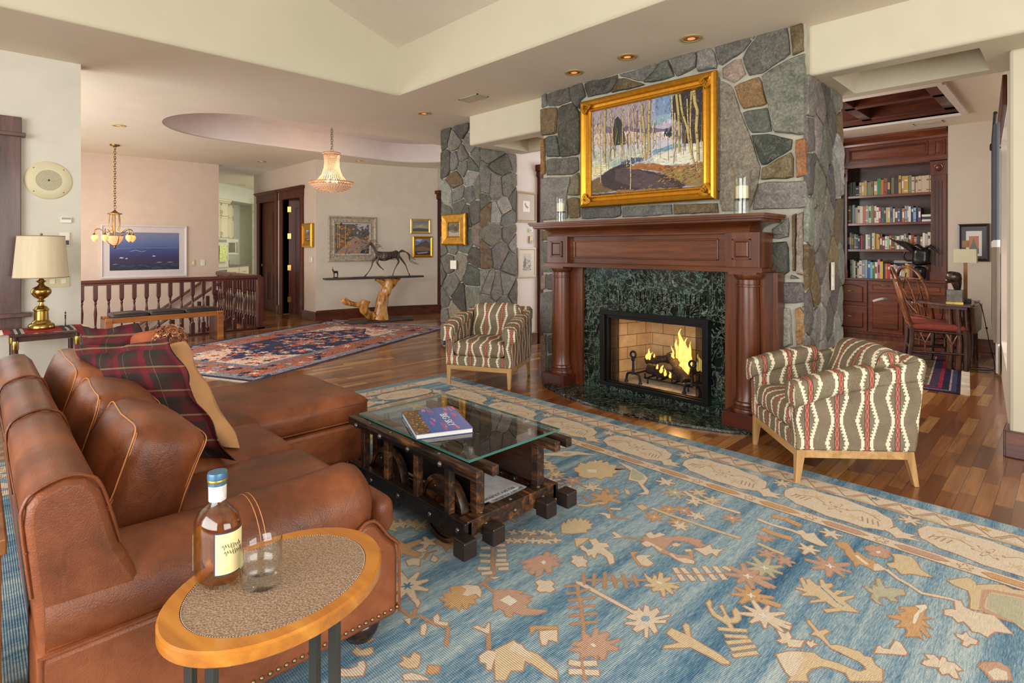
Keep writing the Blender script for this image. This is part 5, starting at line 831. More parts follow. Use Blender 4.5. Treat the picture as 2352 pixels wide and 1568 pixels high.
def log(label, a, b, r_, seed, mid=None):
    a, b = Vector(a), Vector(b); c = (a + b) / 2; pts = [a.lerp(b, t / 10) + noise.noise_vector(Vector((t * .5, seed, 0))) * .018 for t in range(11)]
    m = MB(); m.tube([p - c for p in pts], [r_ * (1 + .2 * noise.noise(Vector((t * .9, seed * 3, 1)))) for t in range(11)], 12); 
    m.v = [tuple(Vector(p) + noise.noise_vector(Vector(p) * 22 + Vector((seed, 0, 0))) * .012) for p in m.v]
    return tag(m.build('log', BARK, None, origin=(0, 0, 0), smooth=60), label, 'log', 'burning logs') if False else _log(m, c, label)
def _log(m, c, label):
    o = m.build('log', BARK, None, smooth=60); o.location = c; return tag(o, label, 'log', 'burning logs')
log('grey-brown log lying lowest along the grate', (-2.78, 4.50, .225), (-2.36, 4.50, .20), .042, 1)
log('charred log slanting up from the left end of the fire', (-2.83, 4.53, .295), (-2.48, 4.60, .36), .034, 2)
log('charred log leaning down toward the front, right of centre', (-2.60, 4.56, .37), (-2.36, 4.42, .20), .042, 3)
log('dark log at the back right of the fire', (-2.42, 4.64, .24), (-2.26, 4.55, .33), .04, 4)
fl = NT('flame'); lw = fl.n('ShaderNodeLayerWeight'); lw.inputs[0].default_value = .35; em = fl.n('ShaderNodeEmission'); em.inputs[1].default_value = 1.25
nz = fl.noise(fl.coord(scale=(1, 1, .45)), 26, 4, .6, 1.0)
fac = fl.math('ADD', lw.outputs['Facing'], fl.math('MULTIPLY', fl.math('SUBTRACT', nz, .5), 1.2))
fl.l(fl.ramp(fac, [(.12, (255, 226, 120)), (.4, (255, 176, 36)), (.75, (232, 96, 12))]), em.inputs[0])
tr = fl.n('ShaderNodeBsdfTransparent'); mx = fl.n('ShaderNodeMixShader'); fl.l(fl.ramp(fac, [(.35, (.93, .93, .93)), (.85, (0.0, 0.0, 0.0))]), mx.inputs[0]); fl.l(tr.outputs[0], mx.inputs[1]); fl.l(em.outputs[0], mx.inputs[2]); fl.l(mx.outputs[0], fl.t.nodes['Material Output'].inputs[0]); FLAME = fl.m
def flame(m, base, h, r_, seed, lean=0.0):
    n = 14; pts = []; rs = []
    for i in range(n + 1):
        t = i / n; w_ = noise.noise_vector(Vector((seed * 5.1, t * 3.2, 0))) * (.035 * t * (h / .2) ** .5)
        pts.append(Vector(base) + Vector((w_.x + lean * t * t, w_.y * .5, h * t))); rs.append(r_ * (max(0, math.sin(PI * (t ** .62) * .985 + .03)) ** .9) * (1 - .35 * t) + .0008)
    m.tube(pts, rs, 10)
r = thing('fire', 'bright yellow and orange flames rising from the logs', 'fire', (-2.5, 4.52, .25))
WF = World(r)
m = MB()
for i, (x, y, z, h, rr, ln) in enumerate([(-2.47, 4.54, .30, .33, .040, -.01), (-2.43, 4.52, .26, .30, .036, .02), (-2.50, 4.55, .33, .20, .03, -.03), (-2.40, 4.5, .22, .26, .034, .015), (-2.445, 4.49, .19, .22, .036, 0), (-2.41, 4.48, .16, .16, .025, 0.01), (-2.53, 4.52, .31, .16, .018, -.02), (-2.38, 4.53, .28, .25, .022, .01), (-2.56, 4.53, .30, .10, .014, 0)]): flame(m, (x, y, z), h, rr, i + 1, ln)
WF(m, 'main_flame', FLAME, smooth=179)
m = MB()
for i, (x, y, z, h, rr, ln) in enumerate([(-2.795, 4.50, .31, .11, .018, .03), (-2.77, 4.5, .31, .08, .014, .03), (-2.72, 4.5, .34, .04, .01, 0)]): flame(m, (x, y, z), h, rr, i + 21, ln)
WF(m, 'left_flame', FLAME, smooth=179); m = MB()
for i, (x, y, z, h, rr, ln) in enumerate([(-2.27, 4.5, .29, .15, .022, -.01), (-2.25, 4.5, .28, .11, .02, .03), (-2.29, 4.5, .28, .09, .016, -.01)]): flame(m, (x, y, z), h, rr, i + 31, ln)
WF(m, 'right_flame', FLAME, smooth=179); m = MB()
for i, (x, y, z, h, rr, ln) in enumerate([(-2.62, 4.45, .22, .08, .018, .02), (-2.58, 4.45, .20, .07, .016, 0), (-2.53, 4.45, .19, .06, .014, 0), (-2.66, 4.45, .25, .05, .012, .01)]): flame(m, (x, y, z), h, rr, i + 41, ln)
WF(m, 'low_flame', FLAME, smooth=179)
d = bpy.data.lights.new('fire_light', 'POINT'); d.energy = 4; d.color = (1, .5, .18); d.shadow_soft_size = .08; o = bpy.data.objects.new('fire_light', d); COL.objects.link(o); o.location = (-2.47, 4.45, .42)
# ---- candles in glass hurricanes on the shelf
CG = thinglass('hurricane_glass', (.96, .98, .97, 1), 1.0); WAX = plain('candle_wax', (240, 226, 186), .45, var=.01, spec=.4)
def hurricane(x, y, s, lab, lab2):
    r = thing('candle_holder', lab, 'candle holder', (x, y, 1.601), 0, 'glass hurricanes on the mantel')
    m = MB(); m.lathe([(.055 * s, 0), (.055 * s, .004), (.052 * s, .10 * s), (.052 * s, .22 * s), (.058 * s, .28 * s), (.07 * s, .31 * s), (.068 * s, .31 * s), (.056 * s, .28 * s), (.0500 * s, .22 * s), (.050 * s, .01)], (0, 0, 0), 32, cap=False); m.build('glass_shade', CG, r, smooth=60)
    m = MB(); m.lathe([(.05 * s, 0), (.05 * s, .006)], (0, 0, 0), 32); m.build('glass_foot', CG, r)
    m = MB(); m.lathe([(.049 * s, .105 * s), (.049 * s, .112 * s), (.0, .112 * s)], (0, 0, 0), 24); m.lathe([(.006, .006), (.006, .105 * s)], (0, 0, 0), 10); m.build('pin_plate', BLACK, r, smooth=40)
    c = MB(); c.lathe([(0, 0), (.04 * s, 0), (.042 * s, .004), (.042 * s, .083 * s), (.039 * s, .088 * s), (.0, .086 * s)], (0, 0, 0), 28); c.tube([(0, 0, .086 * s), (.001, 0, .10 * s)], .0015, 6)
    o = tag(c.build('candle', WAX, None, smooth=50), lab2, 'candle', 'pillar candles on the mantel'); o.location = (x, y, 1.602 + .112 * s)
hurricane(-3.50, 4.09, .93, 'small clear glass hurricane at the left end of the mantel', 'ivory pillar candle in the left mantel hurricane')
hurricane(-1.755, 4.14, 1.08, 'larger clear glass hurricane at the right end of the mantel', 'ivory pillar candle in the right mantel hurricane')
# ---------------------------------------------------------------- rugs
RC = {'k': (224, 210, 190), 'p': (200, 164, 144), 'y': (216, 197, 162), 'o': (208, 168, 124), 'o2': (190, 156, 128), 'w': (232, 226, 212), 't': (190, 188, 164), 'b': (84, 128, 164)}
OUTL = (184, 150, 126)
def rug_field():
    s = NT('blue_rug_wool'); a = s.n('ShaderNodeVertexColor'); a.layer_name = 'Col'; v = s.coord()
    ab = s.noise(s.coord(scale=(14, .35, 1)), 1.0, 3, .6); fine = s.noise(s.coord(scale=(260, 22, 1)), 1.0, 3, .7); big = s.noise(s.coord(scale=(3.2, .28, 1)), 1.0, 2, .5)
    f = s.math('ADD', s.math('ADD', s.math('MULTIPLY', ab, .4), s.math('MULTIPLY', fine, .40)), s.math('MULTIPLY', big, .3))
    blue = s.ramp(f, [(.40, (56, 92, 126)), (.49, (92, 130, 158)), (.56, (134, 162, 178)), (.66, (190, 202, 202))])
    isb = s.math('GREATER_THAN', s.xyz(a.outputs[0])[2], s.math('MULTIPLY', s.xyz(a.outputs[0])[0], 1.6))
    wv = s.n('ShaderNodeTexWave'); wv.wave_type = 'BANDS'; wv.bands_direction = 'Y'; wv.inputs['Scale'].default_value = 42; wv.inputs['Distortion'].default_value = .6; s.l(v, wv.inputs['Vector'])
    pat = s.mix(1.0, a.outputs[0], s.ramp(fine, [(.3, (.80, .79, .78)), (.65, (1.04, 1.04, 1.04))]), 'MULTIPLY')
    col = s.mix(isb, pat, blue)
    s.bump(s.math('ADD', s.math('MULTIPLY', wv.outputs['Fac'], .6), fine), .5, .004)
    return s.fin(col, .95, spec=.1)
RUGM = rug_field()
def flower(c, n, r, rot=0.0, inner=.38, jag=.0, rn=random):
    pts = []
    for i in range(n):
        a = rot + 2 * PI * i / n; w_ = .21 * PI / n
        r_ = r * (1 + jag * rn.uniform(-1, 1))
        for da, rr in ((-PI / n, inner * r), (-w_ * 1.5, r_ * .78), (-w_ * .8, r_), (w_ * .8, r_), (w_ * 1.5, r_ * .78)): pts.append((c[0] + rr * math.cos(a + da), c[1] + rr * math.sin(a + da)))
    return pts
class Rug:
    def __init__(s, z=.008): s.m = MB(); s.z = z; s.k = 0
    def poly(s, c, pts, out=True, grow=.005):
        """motif with its thin outline, each laid a hair above the ground weave"""
        pts = [tuple(p) for p in pts]; q = []
        for p in pts:
            if not q or math.hypot(p[0] - q[-1][0], p[1] - q[-1][1]) > 1e-4: q.append(p)
        pts = q
        if len(pts) < 3: return
        ar = sum(pts[i][0] * pts[(i + 1) % len(pts)][1] - pts[(i + 1) % len(pts)][0] * pts[i][1] for i in range(len(pts)))
        if ar < 0: pts = pts[::-1]
        if out:
            s.k += 1; s._put(OUTL, inset(pts, -grow), s.z + .0006 + (s.k % 400) * 1e-6)
        s.k += 1; s._put(c, pts, s.z + .0012 + (s.k % 400) * 1e-6 if out else s.z + .0018 + (s.k % 400) * 1e-6)
    def _put(s, c, pts, z):
        s.m.col(c); tr = poly_tris(pts)
        vs = [(x, y, z) for x, y in pts]; fs = []
        for t in tr:
            a, b, d = [Vector(pts[i]) for i in t]; cr = (b - a).x * (d - a).y - (b - a).y * (d - a).x
            fs.append(t if cr > 0 else t[::-1])
        if fs: s.m.add(vs, fs)
    def line(s, c, w, pts, out=True):
        L = []; R = []; n = len(pts)
        for i, p in enumerate(pts):
            a, b = Vector(pts[max(i - 1, 0)]), Vector(pts[min(i + 1, n - 1)]); d = (b - a)
            if d.length < 1e-6: return
            d.normalize(); L.append((p[0] - d.y * w / 2, p[1] + d.x * w / 2)); R.append((p[0] + d.y * w / 2, p[1] - d.x * w / 2))
        s.poly(c, R + L[::-1], out, .004)
rg = Rug(); RX0, RX1, RY0, RY1 = -4.72, 1.5, -.9, 3.60
rr = random.Random(5)
rg.m.col(RC['b'])
edge = [(RX0 + (RX1 - RX0) * i / 60, RY1 + .012 * noise.noise(Vector((i * .7, 0, 0)))) for i in range(61)]
prof = [(RX0, RY0), (RX1, RY0)] + edge[::-1]
rg.m.prism(prof, .0015, .008)
def band(y0, y1, c): rg.m.col(c); rg.m.quad((RX0 + (3.6 - y1), y0, .0083), (RX1, y0, .0083), (RX1, y1, .0083), (RX0 + (3.6 - y1), y1, .0083))
def lband(x0, x1, c, yt): rg.m.col(c); rg.m.quad((x0, RY0, .0083), (x1, RY0, .0083), (x1, yt, .0083), (x0, yt, .0083))
CRM = RC['k']; band(3.36, 3.495, CRM); band(2.945, 3.03, CRM)
lband(RX0 + .105, RX0 + .24, CRM, 3.36); lband(RX0 + .57, RX0 + .655, CRM, 2.945)
def both(fn):
    """draw a border unit along the fireplace edge, and again along the far-left edge"""
    fn(lambda a, b: (a, b), range(-2, 8)); fn(lambda a, b: (RX0 + (3.6 - b), 3.6 - (-4.62 - a) * -1 if False else 3.6 + (a + .12)), range(1, 8))
def unit(Tf, ks):
    for k in ks:
        cx = -.27 - .6 * k; cy = 3.20
        if not (RX0 + .4 < Tf(cx, cy)[0] < RX1) and Tf(1, 0)[0] == 1: continue
        pts = []
        for i in range(36):
            a = 2 * PI * i / 36; st = (i % 3 == 0) * .02; x = .25 * math.copysign(abs(math.cos(a)) ** .7, math.cos(a)); y = (.125 + st * .6) * math.copysign(abs(math.sin(a)) ** .75, math.sin(a))
            pts.append(Tf(cx + x * (1 + st), cy + y - .10 * x))
        rg.poly(RC['k'], pts)
        rg.poly(RC['o2'], [Tf(*p) for p in flower((cx, cy), 6, .058, .2)]); rg.poly(RC['k'], [Tf(*p) for p in flower((cx, cy), 6, .047, .2)], False); rg.poly(RC['o2'], [Tf(*p) for p in flower((cx, cy), 6, .016)], False)
        for sx in (-1, 1):
            rg.line(RC['o2'], .005, [Tf(cx + sx * .05, cy - sx * .005), Tf(cx + sx * .10, cy + .045), Tf(cx + sx * .15, cy + .035), Tf(cx + sx * .2, cy - .01)], False)
            for t in range(4): rg.line(RC['o2'], .006, [Tf(cx + sx * (.14 + t * .022), cy - sx * .02 - .055), Tf(cx + sx * (.125 + t * .022), cy - sx * .02 + .0)], False)
            rg.poly(RC['y'], [Tf(*p) for p in flower((cx + sx * .10, cy - sx * .062), 5, .038, k)], True, .004)
            rg.poly(RC['y'], [Tf(*p) for p in flower((cx + sx * .17, cy + .055 - sx * .02), 5, .030, k)], True, .004)
        rg.poly(RC['k'], [Tf(*p) for p in flower((cx - .30, cy + .105), 7, .05, k)])
        rg.poly(RC['k'], [Tf(*p) for p in [(cx - .40, cy - .075), (cx - .35, cy - .06), (cx - .33, cy - .02), (cx - .30, cy - .06), (cx - .25, cy - .05), (cx - .27, cy - .085), (cx - .22, cy - .10), (cx - .28, cy - .115), (cx - .31, cy - .14), (cx - .34, cy - .105)]])
        for j in range(4):    # outer guard: zigzag of leaves
            x = cx - .3 + j * .15
            rg.line(RC['o2'], .006, [Tf(x, 3.375), Tf(x + .07, 3.48)], False); rg.line(RC['o2'], .006, [Tf(x + .015, 3.375), Tf(x + .085, 3.48)], False)
            rg.line(RC['o2'], .005, [Tf(x + .07, 3.48), Tf(x + .15, 3.375)], False)
            rg.poly((RC['p'], RC['o'], RC['y'], RC['b'])[(j + k) % 4], [Tf(*p) for p in flower((x + .12, 3.455), 5, .022, .3)], False)
            rg.poly((RC['y'], RC['p'])[j % 2], [Tf(x + .0, 3.368), Tf(x + .1, 3.368), Tf(x + .12, 3.385), Tf(x + .02, 3.39)], False)
        for j in range(2):    # inner guard: long lozenges
            x = cx - .3 + j * .3; c_ = (RC['p'], RC['o'])[(j + k) % 2]
            rg.poly(c_, [Tf(*p) for p in ((x, 2.988), (x + .03, 3.008), (x + .15, 3.01), (x + .19, 2.99), (x + .15, 2.968), (x + .03, 2.966))], True, .004)
            rg.poly(RC['k'], [Tf(*p) for p in flower((x + .245, 2.988), 5, .026, .4)], True, .004)
        for y in (3.03, 2.945, 3.36, 3.495): rg.line(RC['o2'], .005, [Tf(cx - .31, y), Tf(cx + .3, y)], False)
both(unit)
for t in RUG_MOTIFS:
    if t[0] == 'P': rg.poly(RC[t[1]], t[2])
    elif t[0] == 'L': rg.line(RC[t[1]], t[2], t[3])
    else:
        _, c, n, r_, p, ctr = t; rg.poly(RC[c], flower(p, n, r_ * .95, rr.uniform(0, 1), .42, .15, rr))
        if ctr == 'w' and r_ > .04: rg.poly(RC['w'], flower(p, 4, r_ * .22, .4), False)
        elif ctr == 'b': rg.poly(RC['b'], flower(p, 6, r_ * .25), False)
# the rest of the field, seen under the tables and toward the far end
for i in range(46):
    x, y = rr.uniform(-4.0, -1.7), rr.uniform(.2, 2.9)
    if x > -2.0 and y < 2.2: continue
    c = rr.choice(['k', 'p', 'y', 'o', 'k']); rg.poly(RC[c], flower((x, y), rr.choice((5, 6, 8)), rr.uniform(.04, .09), rr.uniform(0, 2), .42, .2, rr))
    if rr.random() < .5: rg.line(RC['o2'], .01, [(x, y), (x + rr.uniform(-.2, .2), y + rr.uniform(-.15, .15)), (x + rr.uniform(-.3, .3), y + rr.uniform(-.2, .2))])
ob = rg.m.build('area_rug', RUGM); tag(ob, 'large blue wool rug with cream, peach and ochre flowers, under the coffee table', 'rug')
# ---- red and navy rug in the foyer
def heriz():
    s = NT('foyer_rug_wool'); a = s.n('ShaderNodeVertexColor'); a.layer_name = 'Col'; v = s.coord()
    vo = s.n('ShaderNodeTexVoronoi'); vo.inputs['Scale'].default_value = 30; mp = s.coord(scale=(1, 1, 1)); d = s.n('ShaderNodeVectorMath', operation='ADD'); nn = s.noise(v, 6, 3, .6, 0, 'Color'); s.l(mp, d.inputs[0]); s.l(nn, d.inputs[1]); s.l(d.outputs[0], vo.inputs['Vector'])
    f = s.xyz(vo.outputs['Color'])[0]
    c1 = s.ramp(f, [(0.0, (.25, .25, .3)), (.18, (1.0, 1.0, 1.0)), (.45, (1.5, 1.25, 1.1)), (.72, (.8, 1.0, 1.3)), (.85, (2.2, 2.0, 1.8))], 'CONSTANT')
    col = s.mix(.8, a.outputs[0], c1, 'MULTIPLY'); s.bump(s.noise(v, 120, 3), .4, .004); return s.fin(col, .95, spec=.1)
HR = heriz()
root = thing('foyer_rug', 'large rust-red and navy patterned rug on the foyer floor', 'rug', (-7.75, 3.42, 0), math.radians(24))
HX, HY = 1.23, 2.08     # half width, half length in its own frame
R2 = Rug(.006); R2.m.col((150, 96, 78)); R2.m.prism([(-HX, -HY), (HX, -HY), (HX, HY), (-HX, HY)], .001, .006)
def ringb(d0, d1, c, z):
    R2.m.col(c)
    for a in ((-HX + d0, HX - d0, -HY + d0, -HY + d1), (-HX + d0, HX - d0, HY - d1, HY - d0), (-HX + d0, -HX + d1, -HY + d1, HY - d1), (HX - d1, HX - d0, -HY + d1, HY - d1)): R2.m.quad((a[0], a[2], z), (a[1], a[2], z), (a[1], a[3], z), (a[0], a[3], z))
ringb(.0, .06, (60, 60, 84), .0062); ringb(.06, .2, (140, 140, 150), .0064); ringb(.2, .5, (164, 108, 90), .0063); ringb(.5, .58, (120, 128, 146), .0066)
R2.poly((62, 66, 90), [(-HX + .58, -HY + .58), (HX - .58, -HY + .58), (HX - .58, HY - .58), (-HX + .58, HY - .58)], False)
for sx in (-1, 1):
    for sy in (-1, 1): R2.poly((214, 190, 170), [(sx * (HX - .58), sy * (HY - .58)), (sx * (HX - .58), sy * .75), (sx * (HX - .9), sy * .95), (sx * (HX - 1.15), sy * (HY - .75)), (sx * (HX - 1.3), sy * (HY - .58))], False)
R2.poly((172, 98, 74), [(0, -1.35), (.45, -.9), (.5, -.5), (.8, 0), (.5, .5), (.45, .9), (0, 1.35), (-.45, .9), (-.5, .5), (-.8, 0), (-.5, -.5), (-.45, -.9)])
R2.poly((150, 150, 172), flower((0, 0), 8, .42, .2)); R2.poly((186, 120, 96), flower((0, 0), 8, .22, .2), False)
rq = random.Random(9)
for i in range(190):
    e_ = rq.choice('lrtb'); t = rq.uniform(-.95, .95); d_ = rq.uniform(.1, .48)
    p = {'l': (-HX + d_, t * HY), 'r': (HX - d_, t * HY), 't': (t * HX, HY - d_), 'b': (t * HX, -HY + d_)}[e_]
    R2.poly(rq.choice([(48, 54, 84), (214, 190, 170), (186, 104, 78), (150, 156, 170), (60, 66, 90)]), flower(p, rq.choice((5, 6)), rq.uniform(.03, .085), rq.uniform(0, 2), .5, .2, rq), False)
for i in range(330):
    p = (rq.uniform(-.62, .62), rq.uniform(-1.48, 1.48)); R2.poly(rq.choice([(214, 190, 170), (190, 110, 84), (150, 150, 176), (176, 96, 70), (200, 160, 140), (54, 62, 92)]), flower(p, 5, rq.uniform(.03, .075), rq.uniform(0, 2), .5, .2, rq), False)
R2.m.build('pile', HR, root)
m = MB(); 
for s_ in (-1, 1):
    for i in range(220):
        x = -HX + 2 * HX * i / 219; m.tube([(x, s_ * HY, .005), (x + rq.uniform(-.01, .01), s_ * (HY + .05), .003)], .0025, 3)
o = m.build('fringe', plain('rug_fringe', (226, 216, 198), .9), root); o['kind'] = 'stuff'
# ---------------------------------------------------------------- armchairs
def ikat():
    s = NT('ikat_fabric'); a = s.n('ShaderNodeUVMap'); a.uv_map = 'UV'; x, y, z = s.xyz(a.outputs[0])[0:3]
    P_, Q_ = .165, .26
    i = s.math('FLOOR', s.math('DIVIDE', x, P_)); d = s.math('ABSOLUTE', s.math('SUBTRACT', s.math('SUBTRACT', x, s.math('MULTIPLY', i, P_)), P_ / 2))
    par = s.math('MULTIPLY', s.math('FLOORED_MODULO', i, 2.0), .5)
    t = s.math('ADD', s.math('DIVIDE', y, Q_), par); tri = s.math('MULTIPLY', s.math('PINGPONG', t, .5), 2.0)
    q = s.math('DIVIDE', s.math('FLOOR', s.math('MULTIPLY', tri, 7.0)), 7.0)
    fq = s.math('FRACT', s.math('MULTIPLY', tri, 7.0))
    r = s.math('ADD', .021, s.math('MULTIPLY', q, .037)); 
    ring = s.math('LESS_THAN', s.math('ABSOLUTE', s.math('SUBTRACT', d, r)), s.math('ADD', .0065, s.math('MULTIPLY', s.math('GREATER_THAN', fq, .5), .006)))
    
    ring = s.math('MAXIMUM', ring, s.math('MULTIPLY', s.math('LESS_THAN', tri, .13), s.math('LESS_THAN', d, .033)))
    weave = s.noise(s.coord(scale=(1, 1, 1)), 420, 2, .6); big = s.noise(s.coord(), 9, 2)
    base = s.ramp(s.math('ADD', s.math('MULTIPLY', weave, .8), s.math('MULTIPLY', big, .2)), [(.36, (86, 76, 60)), (.62, (150, 136, 114))])
    col = s.mix(ring, base, (226, 216, 190))
    stripe = s.math('LESS_THAN', d, .0145); edge = s.math('MULTIPLY', stripe, s.math('GREATER_THAN', d, .0115))
    dm = s.math('PINGPONG', s.math('DIVIDE', y, .052), .5); mot = s.math('LESS_THAN', s.math('ABSOLUTE', s.math('SUBTRACT', d, s.math('MULTIPLY', dm, .018))), .0022)
    red = s.mix(mot, (158, 128, 108), (184, 44, 44)); col = s.mix(stripe, col, red); col = s.mix(edge, col, (40, 44, 38))
    s.bump(weave, .25, .002); return s.fin(col, .9, spec=.15)
IKAT = ikat(); OAK = wood('light_oak', (150, 112, 66), (184, 144, 92), (206, 168, 116), 'z', 1.4, .5, 0.0)
OAKX = wood('light_oak_x', (150, 112, 66), (184, 144, 92), (206, 168, 116), 'x', 1.4, .5, 0.0)
def uv_side(n, p):
    if abs(n.z) > .7: return (p.x, p.y)
    if abs(n.x) > abs(n.y): return (p.y + .02, p.z)
    return (p.x, p.z)
def uv_arm(n, p):
    if abs(n.y) > .75: return (p.x + .06, p.z)
    return (p.y + .02, p.z + abs(abs(p.x) - .33) * 1.0)
def armchair(loc, rz, label):
    r = thing('armchair', label, 'armchair', loc, rz, 'patterned armchairs by the fireplace')
    for sx in (-1, 1):
        m = MB(); a, b = .020, .013; x = sx * .315; y = -.30
        m.add([(x - b, y - b - .012, 0), (x + b, y - b - .012, 0), (x + b, y + b - .012, 0), (x - b, y + b - .012, 0), (x - a - .005, y - a, .20), (x + a + .005, y - a, .20), (x + a + .005, y + a + .01, .20), (x - a - .005, y + a + .01, .20)], [(0, 3, 2, 1), (4, 5, 6, 7), (0, 1, 5, 4), (1, 2, 6, 5), (2, 3, 7, 6), (3, 0, 4, 7)])
        m.build('leg', OAK, r, bevel=.003)
        m = MB(); y = .31
        m.add([(x - b, y + .035 - b, 0), (x + b, y + .035 - b, 0), (x + b, y + .035 + b, 0), (x - b, y + .035 + b, 0), (x - a, y - .035, .20), (x + a, y - .035, .20), (x + a, y + .015, .20), (x - a, y + .015, .20)], [(0, 3, 2, 1), (4, 5, 6, 7), (0, 1, 5, 4), (1, 2, 6, 5), (2, 3, 7, 6), (3, 0, 4, 7)])
        m.build('leg', OAK, r, bevel=.003)
    m = MB(); m.box(-.30, .30, -.318, -.288, .155, .20); m.box(-.30, .30, .282, .312, .155, .20); m.box(-.335, -.305, -.29, .29, .155, .20); m.box(.305, .335, -.29, .29, .155, .20); m.build('rail', OAKX, r, bevel=.003)
    m = MB(); m.box(-.335, .335, -.325, .32, .20, .295); m.build('seat_base', IKAT, r, bevel=.012, uv=uv_side, smooth=50)
    m = MB(); m.rbox((0, -.075, .365), (.53, .53, .14), .05, 14, (.0, .0, .028)); m.build('seat_cushion', IKAT, r, uv=uv_side, smooth=179)
    for sx in (-1, 1):
        m = MB(); xs = (sx * .27, sx * .345); 
        m.prism([(-.325, .20), (-.335, .50), (.36, .66), (.375, .60), (.33, .20)], min(xs), max(xs), 'yz'); m.build('side_panel', IKAT, r, bevel=.012, uv=uv_arm, smooth=50)
        # padded roll over the arm front
        def rollf(u, v, sx=sx):
            y = -.352 + .43 * u; zt = .585 + .10 * u + .012 * math.sin(PI * u); a = 2 * PI * v
            ca, sa = math.cos(a), math.sin(a); w_, h_ = .068, .062 - .010 * u
            X = math.copysign(abs(ca) ** .55, ca) * w_; Z = math.copysign(abs(sa) ** .6, sa) * h_
            dr = .022 if Z < 0 and X * sx > 0 else 0
            return (sx * .322 + X, y, zt - h_ + Z - dr)
        m = MB(); m.grid(lambda u, v: rollf(u, v), 10, 20, closev=True)
        n_ = 11; base_ = 0
        for e_ in (0, 10):
            c_ = [rollf(e_ / 10, k / 20) for k in range(20)]; cen = tuple(sum(q[i] for q in c_) / 20 for i in range(3)); cen = (cen[0], cen[1] + (-.014 if e_ == 0 else 0), cen[2])
            o_ = m.add(c_ + [cen], []); 
            for k in range(20): m.f.append([o_ + k, o_ + (k + 1) % 20, o_ + 20]); m.mi.append(0); m.c.append(None)
        me_ = m.build('arm_roll', IKAT, r, uv=uv_arm, smooth=55)
        bmm = bmesh.new(); bmm.from_mesh(me_.data); bmesh.ops.recalc_face_normals(bmm, faces=bmm.faces); bmm.to_mesh(me_.data); bmm.free()
        m = MB()    # upper arm behind the roll, rising into the back
        m.prism([(.05, .555), (.06, .632), (.20, .668), (.34, .715), (.39, .70), (.375, .60)], min(sx * .272, sx * .352), max(sx * .272, sx * .352), 'yz'); m.build('arm_top', IKAT, r, bevel=.016, uv=uv_arm, smooth=50)
    m = MB(); m.prism([(.24, .22), (.29, .70), (.35, .735), (.395, .72), (.345, .21)], -.335, .335, 'yz'); m.build('backrest', IKAT, r, bevel=.018, uv=uv_side, smooth=50)
    T = Matrix.Translation((0, .215, .56)) @ Matrix.Rotation(math.radians(-17), 4, 'X')
    m = MB(); m.xf(T); m.rbox((0, 0, 0), (.53, .16, .40), .07, 14, (.0, .035, .015)); m.build('back_cushion', IKAT, r, uv=lambda n, p: (p.x, p.z) if abs(n.x) < .7 else (p.y, p.z), smooth=179)
    return r
c2 = Vector((-1.137 - 1.538, 3.366 + 3.862)) / 2; d2 = (Vector((-.642, 3.814)) - Vector((-1.137, 3.366))).normalized(); 
pc = c2 + d2 * .32; armchair((pc.x, pc.y, .0), math.atan2(d2.y, d2.x) - PI / 2, 'armchair in taupe, cream and red zigzag fabric, right of the fireplace')
c1 = Vector((-4.347 - 3.766, 3.397 + 3.63)) / 2; d1 = Vector((-.36, .70)).normalized(); pc = c1 + d1 * .32
armchair((pc.x, pc.y, .0), math.atan2(d1.y, d1.x) - PI / 2, 'armchair in taupe, cream and red zigzag fabric, before the stone column on the left')
# ---------------------------------------------------------------- leather sectional
def leather(name, a, b, c, rough=.38):
    s = NT(name); v = s.coord(); n1 = s.noise(v, 2.6, 4, .55, .6); n2 = s.noise(v, 16, 4, .65, 1.2); g = s.n('ShaderNodeTexVoronoi'); g.inputs['Scale'].default_value = 260; s.l(v, g.inputs['Vector'])
    f = s.math('ADD', s.math('MULTIPLY', n1, .8), s.math('MULTIPLY', n2, .2)); col = s.ramp(f, [(.34, a), (.5, b), (.66, c)])
    sc = s.ramp(s.noise(s.coord(scale=(3, 14, 6), rot=(.4, .8, .3)), 2.2, 6, .8, 4), [(.655, (0.0, 0.0, 0.0)), (.69, (1.0, 1.0, 1.0))]); col = s.mix(s.math('MULTIPLY', sc, .22), col, (206, 142, 92))
    h = s.math('ADD', s.math('MULTIPLY', g.outputs['Distance'], .25), s.math('ADD', s.math('MULTIPLY', n2, .9), s.math('MULTIPLY', n1, 1.5))); s.bump(h, .22, .010)
    return s.fin(col, s.math('ADD', rough - .08, s.math('MULTIPLY', n2, .16)), spec=.45)
LEA = leather('cognac_leather', (84, 44, 24), (122, 66, 36), (152, 88, 52))
THR = plain('saddle_thread', (206, 140, 84), .6); NAIL = plain('brass_nail', (150, 130, 96), .3, .9)
FOOT = plain('dark_bun_foot', (44, 22, 18), .2, 0, coat=.5)
rs = thing('sectional_sofa', 'cognac brown leather sectional sofa with chaise and nailhead trim', 'sofa', (-2.8, .8, 0)); WS = World(rs)
def seam(m, pts, r=.0042, n=6): m.tube(pts, r, n)
# base with nailheads
m = MB(); m.box(-3.80, -1.97, .18, 1.02, .09, .33); m.box(-3.80, -2.93, 1.0, 1.70, .09, .33); WS(m, 'base_frame', LEA, bevel=.02)
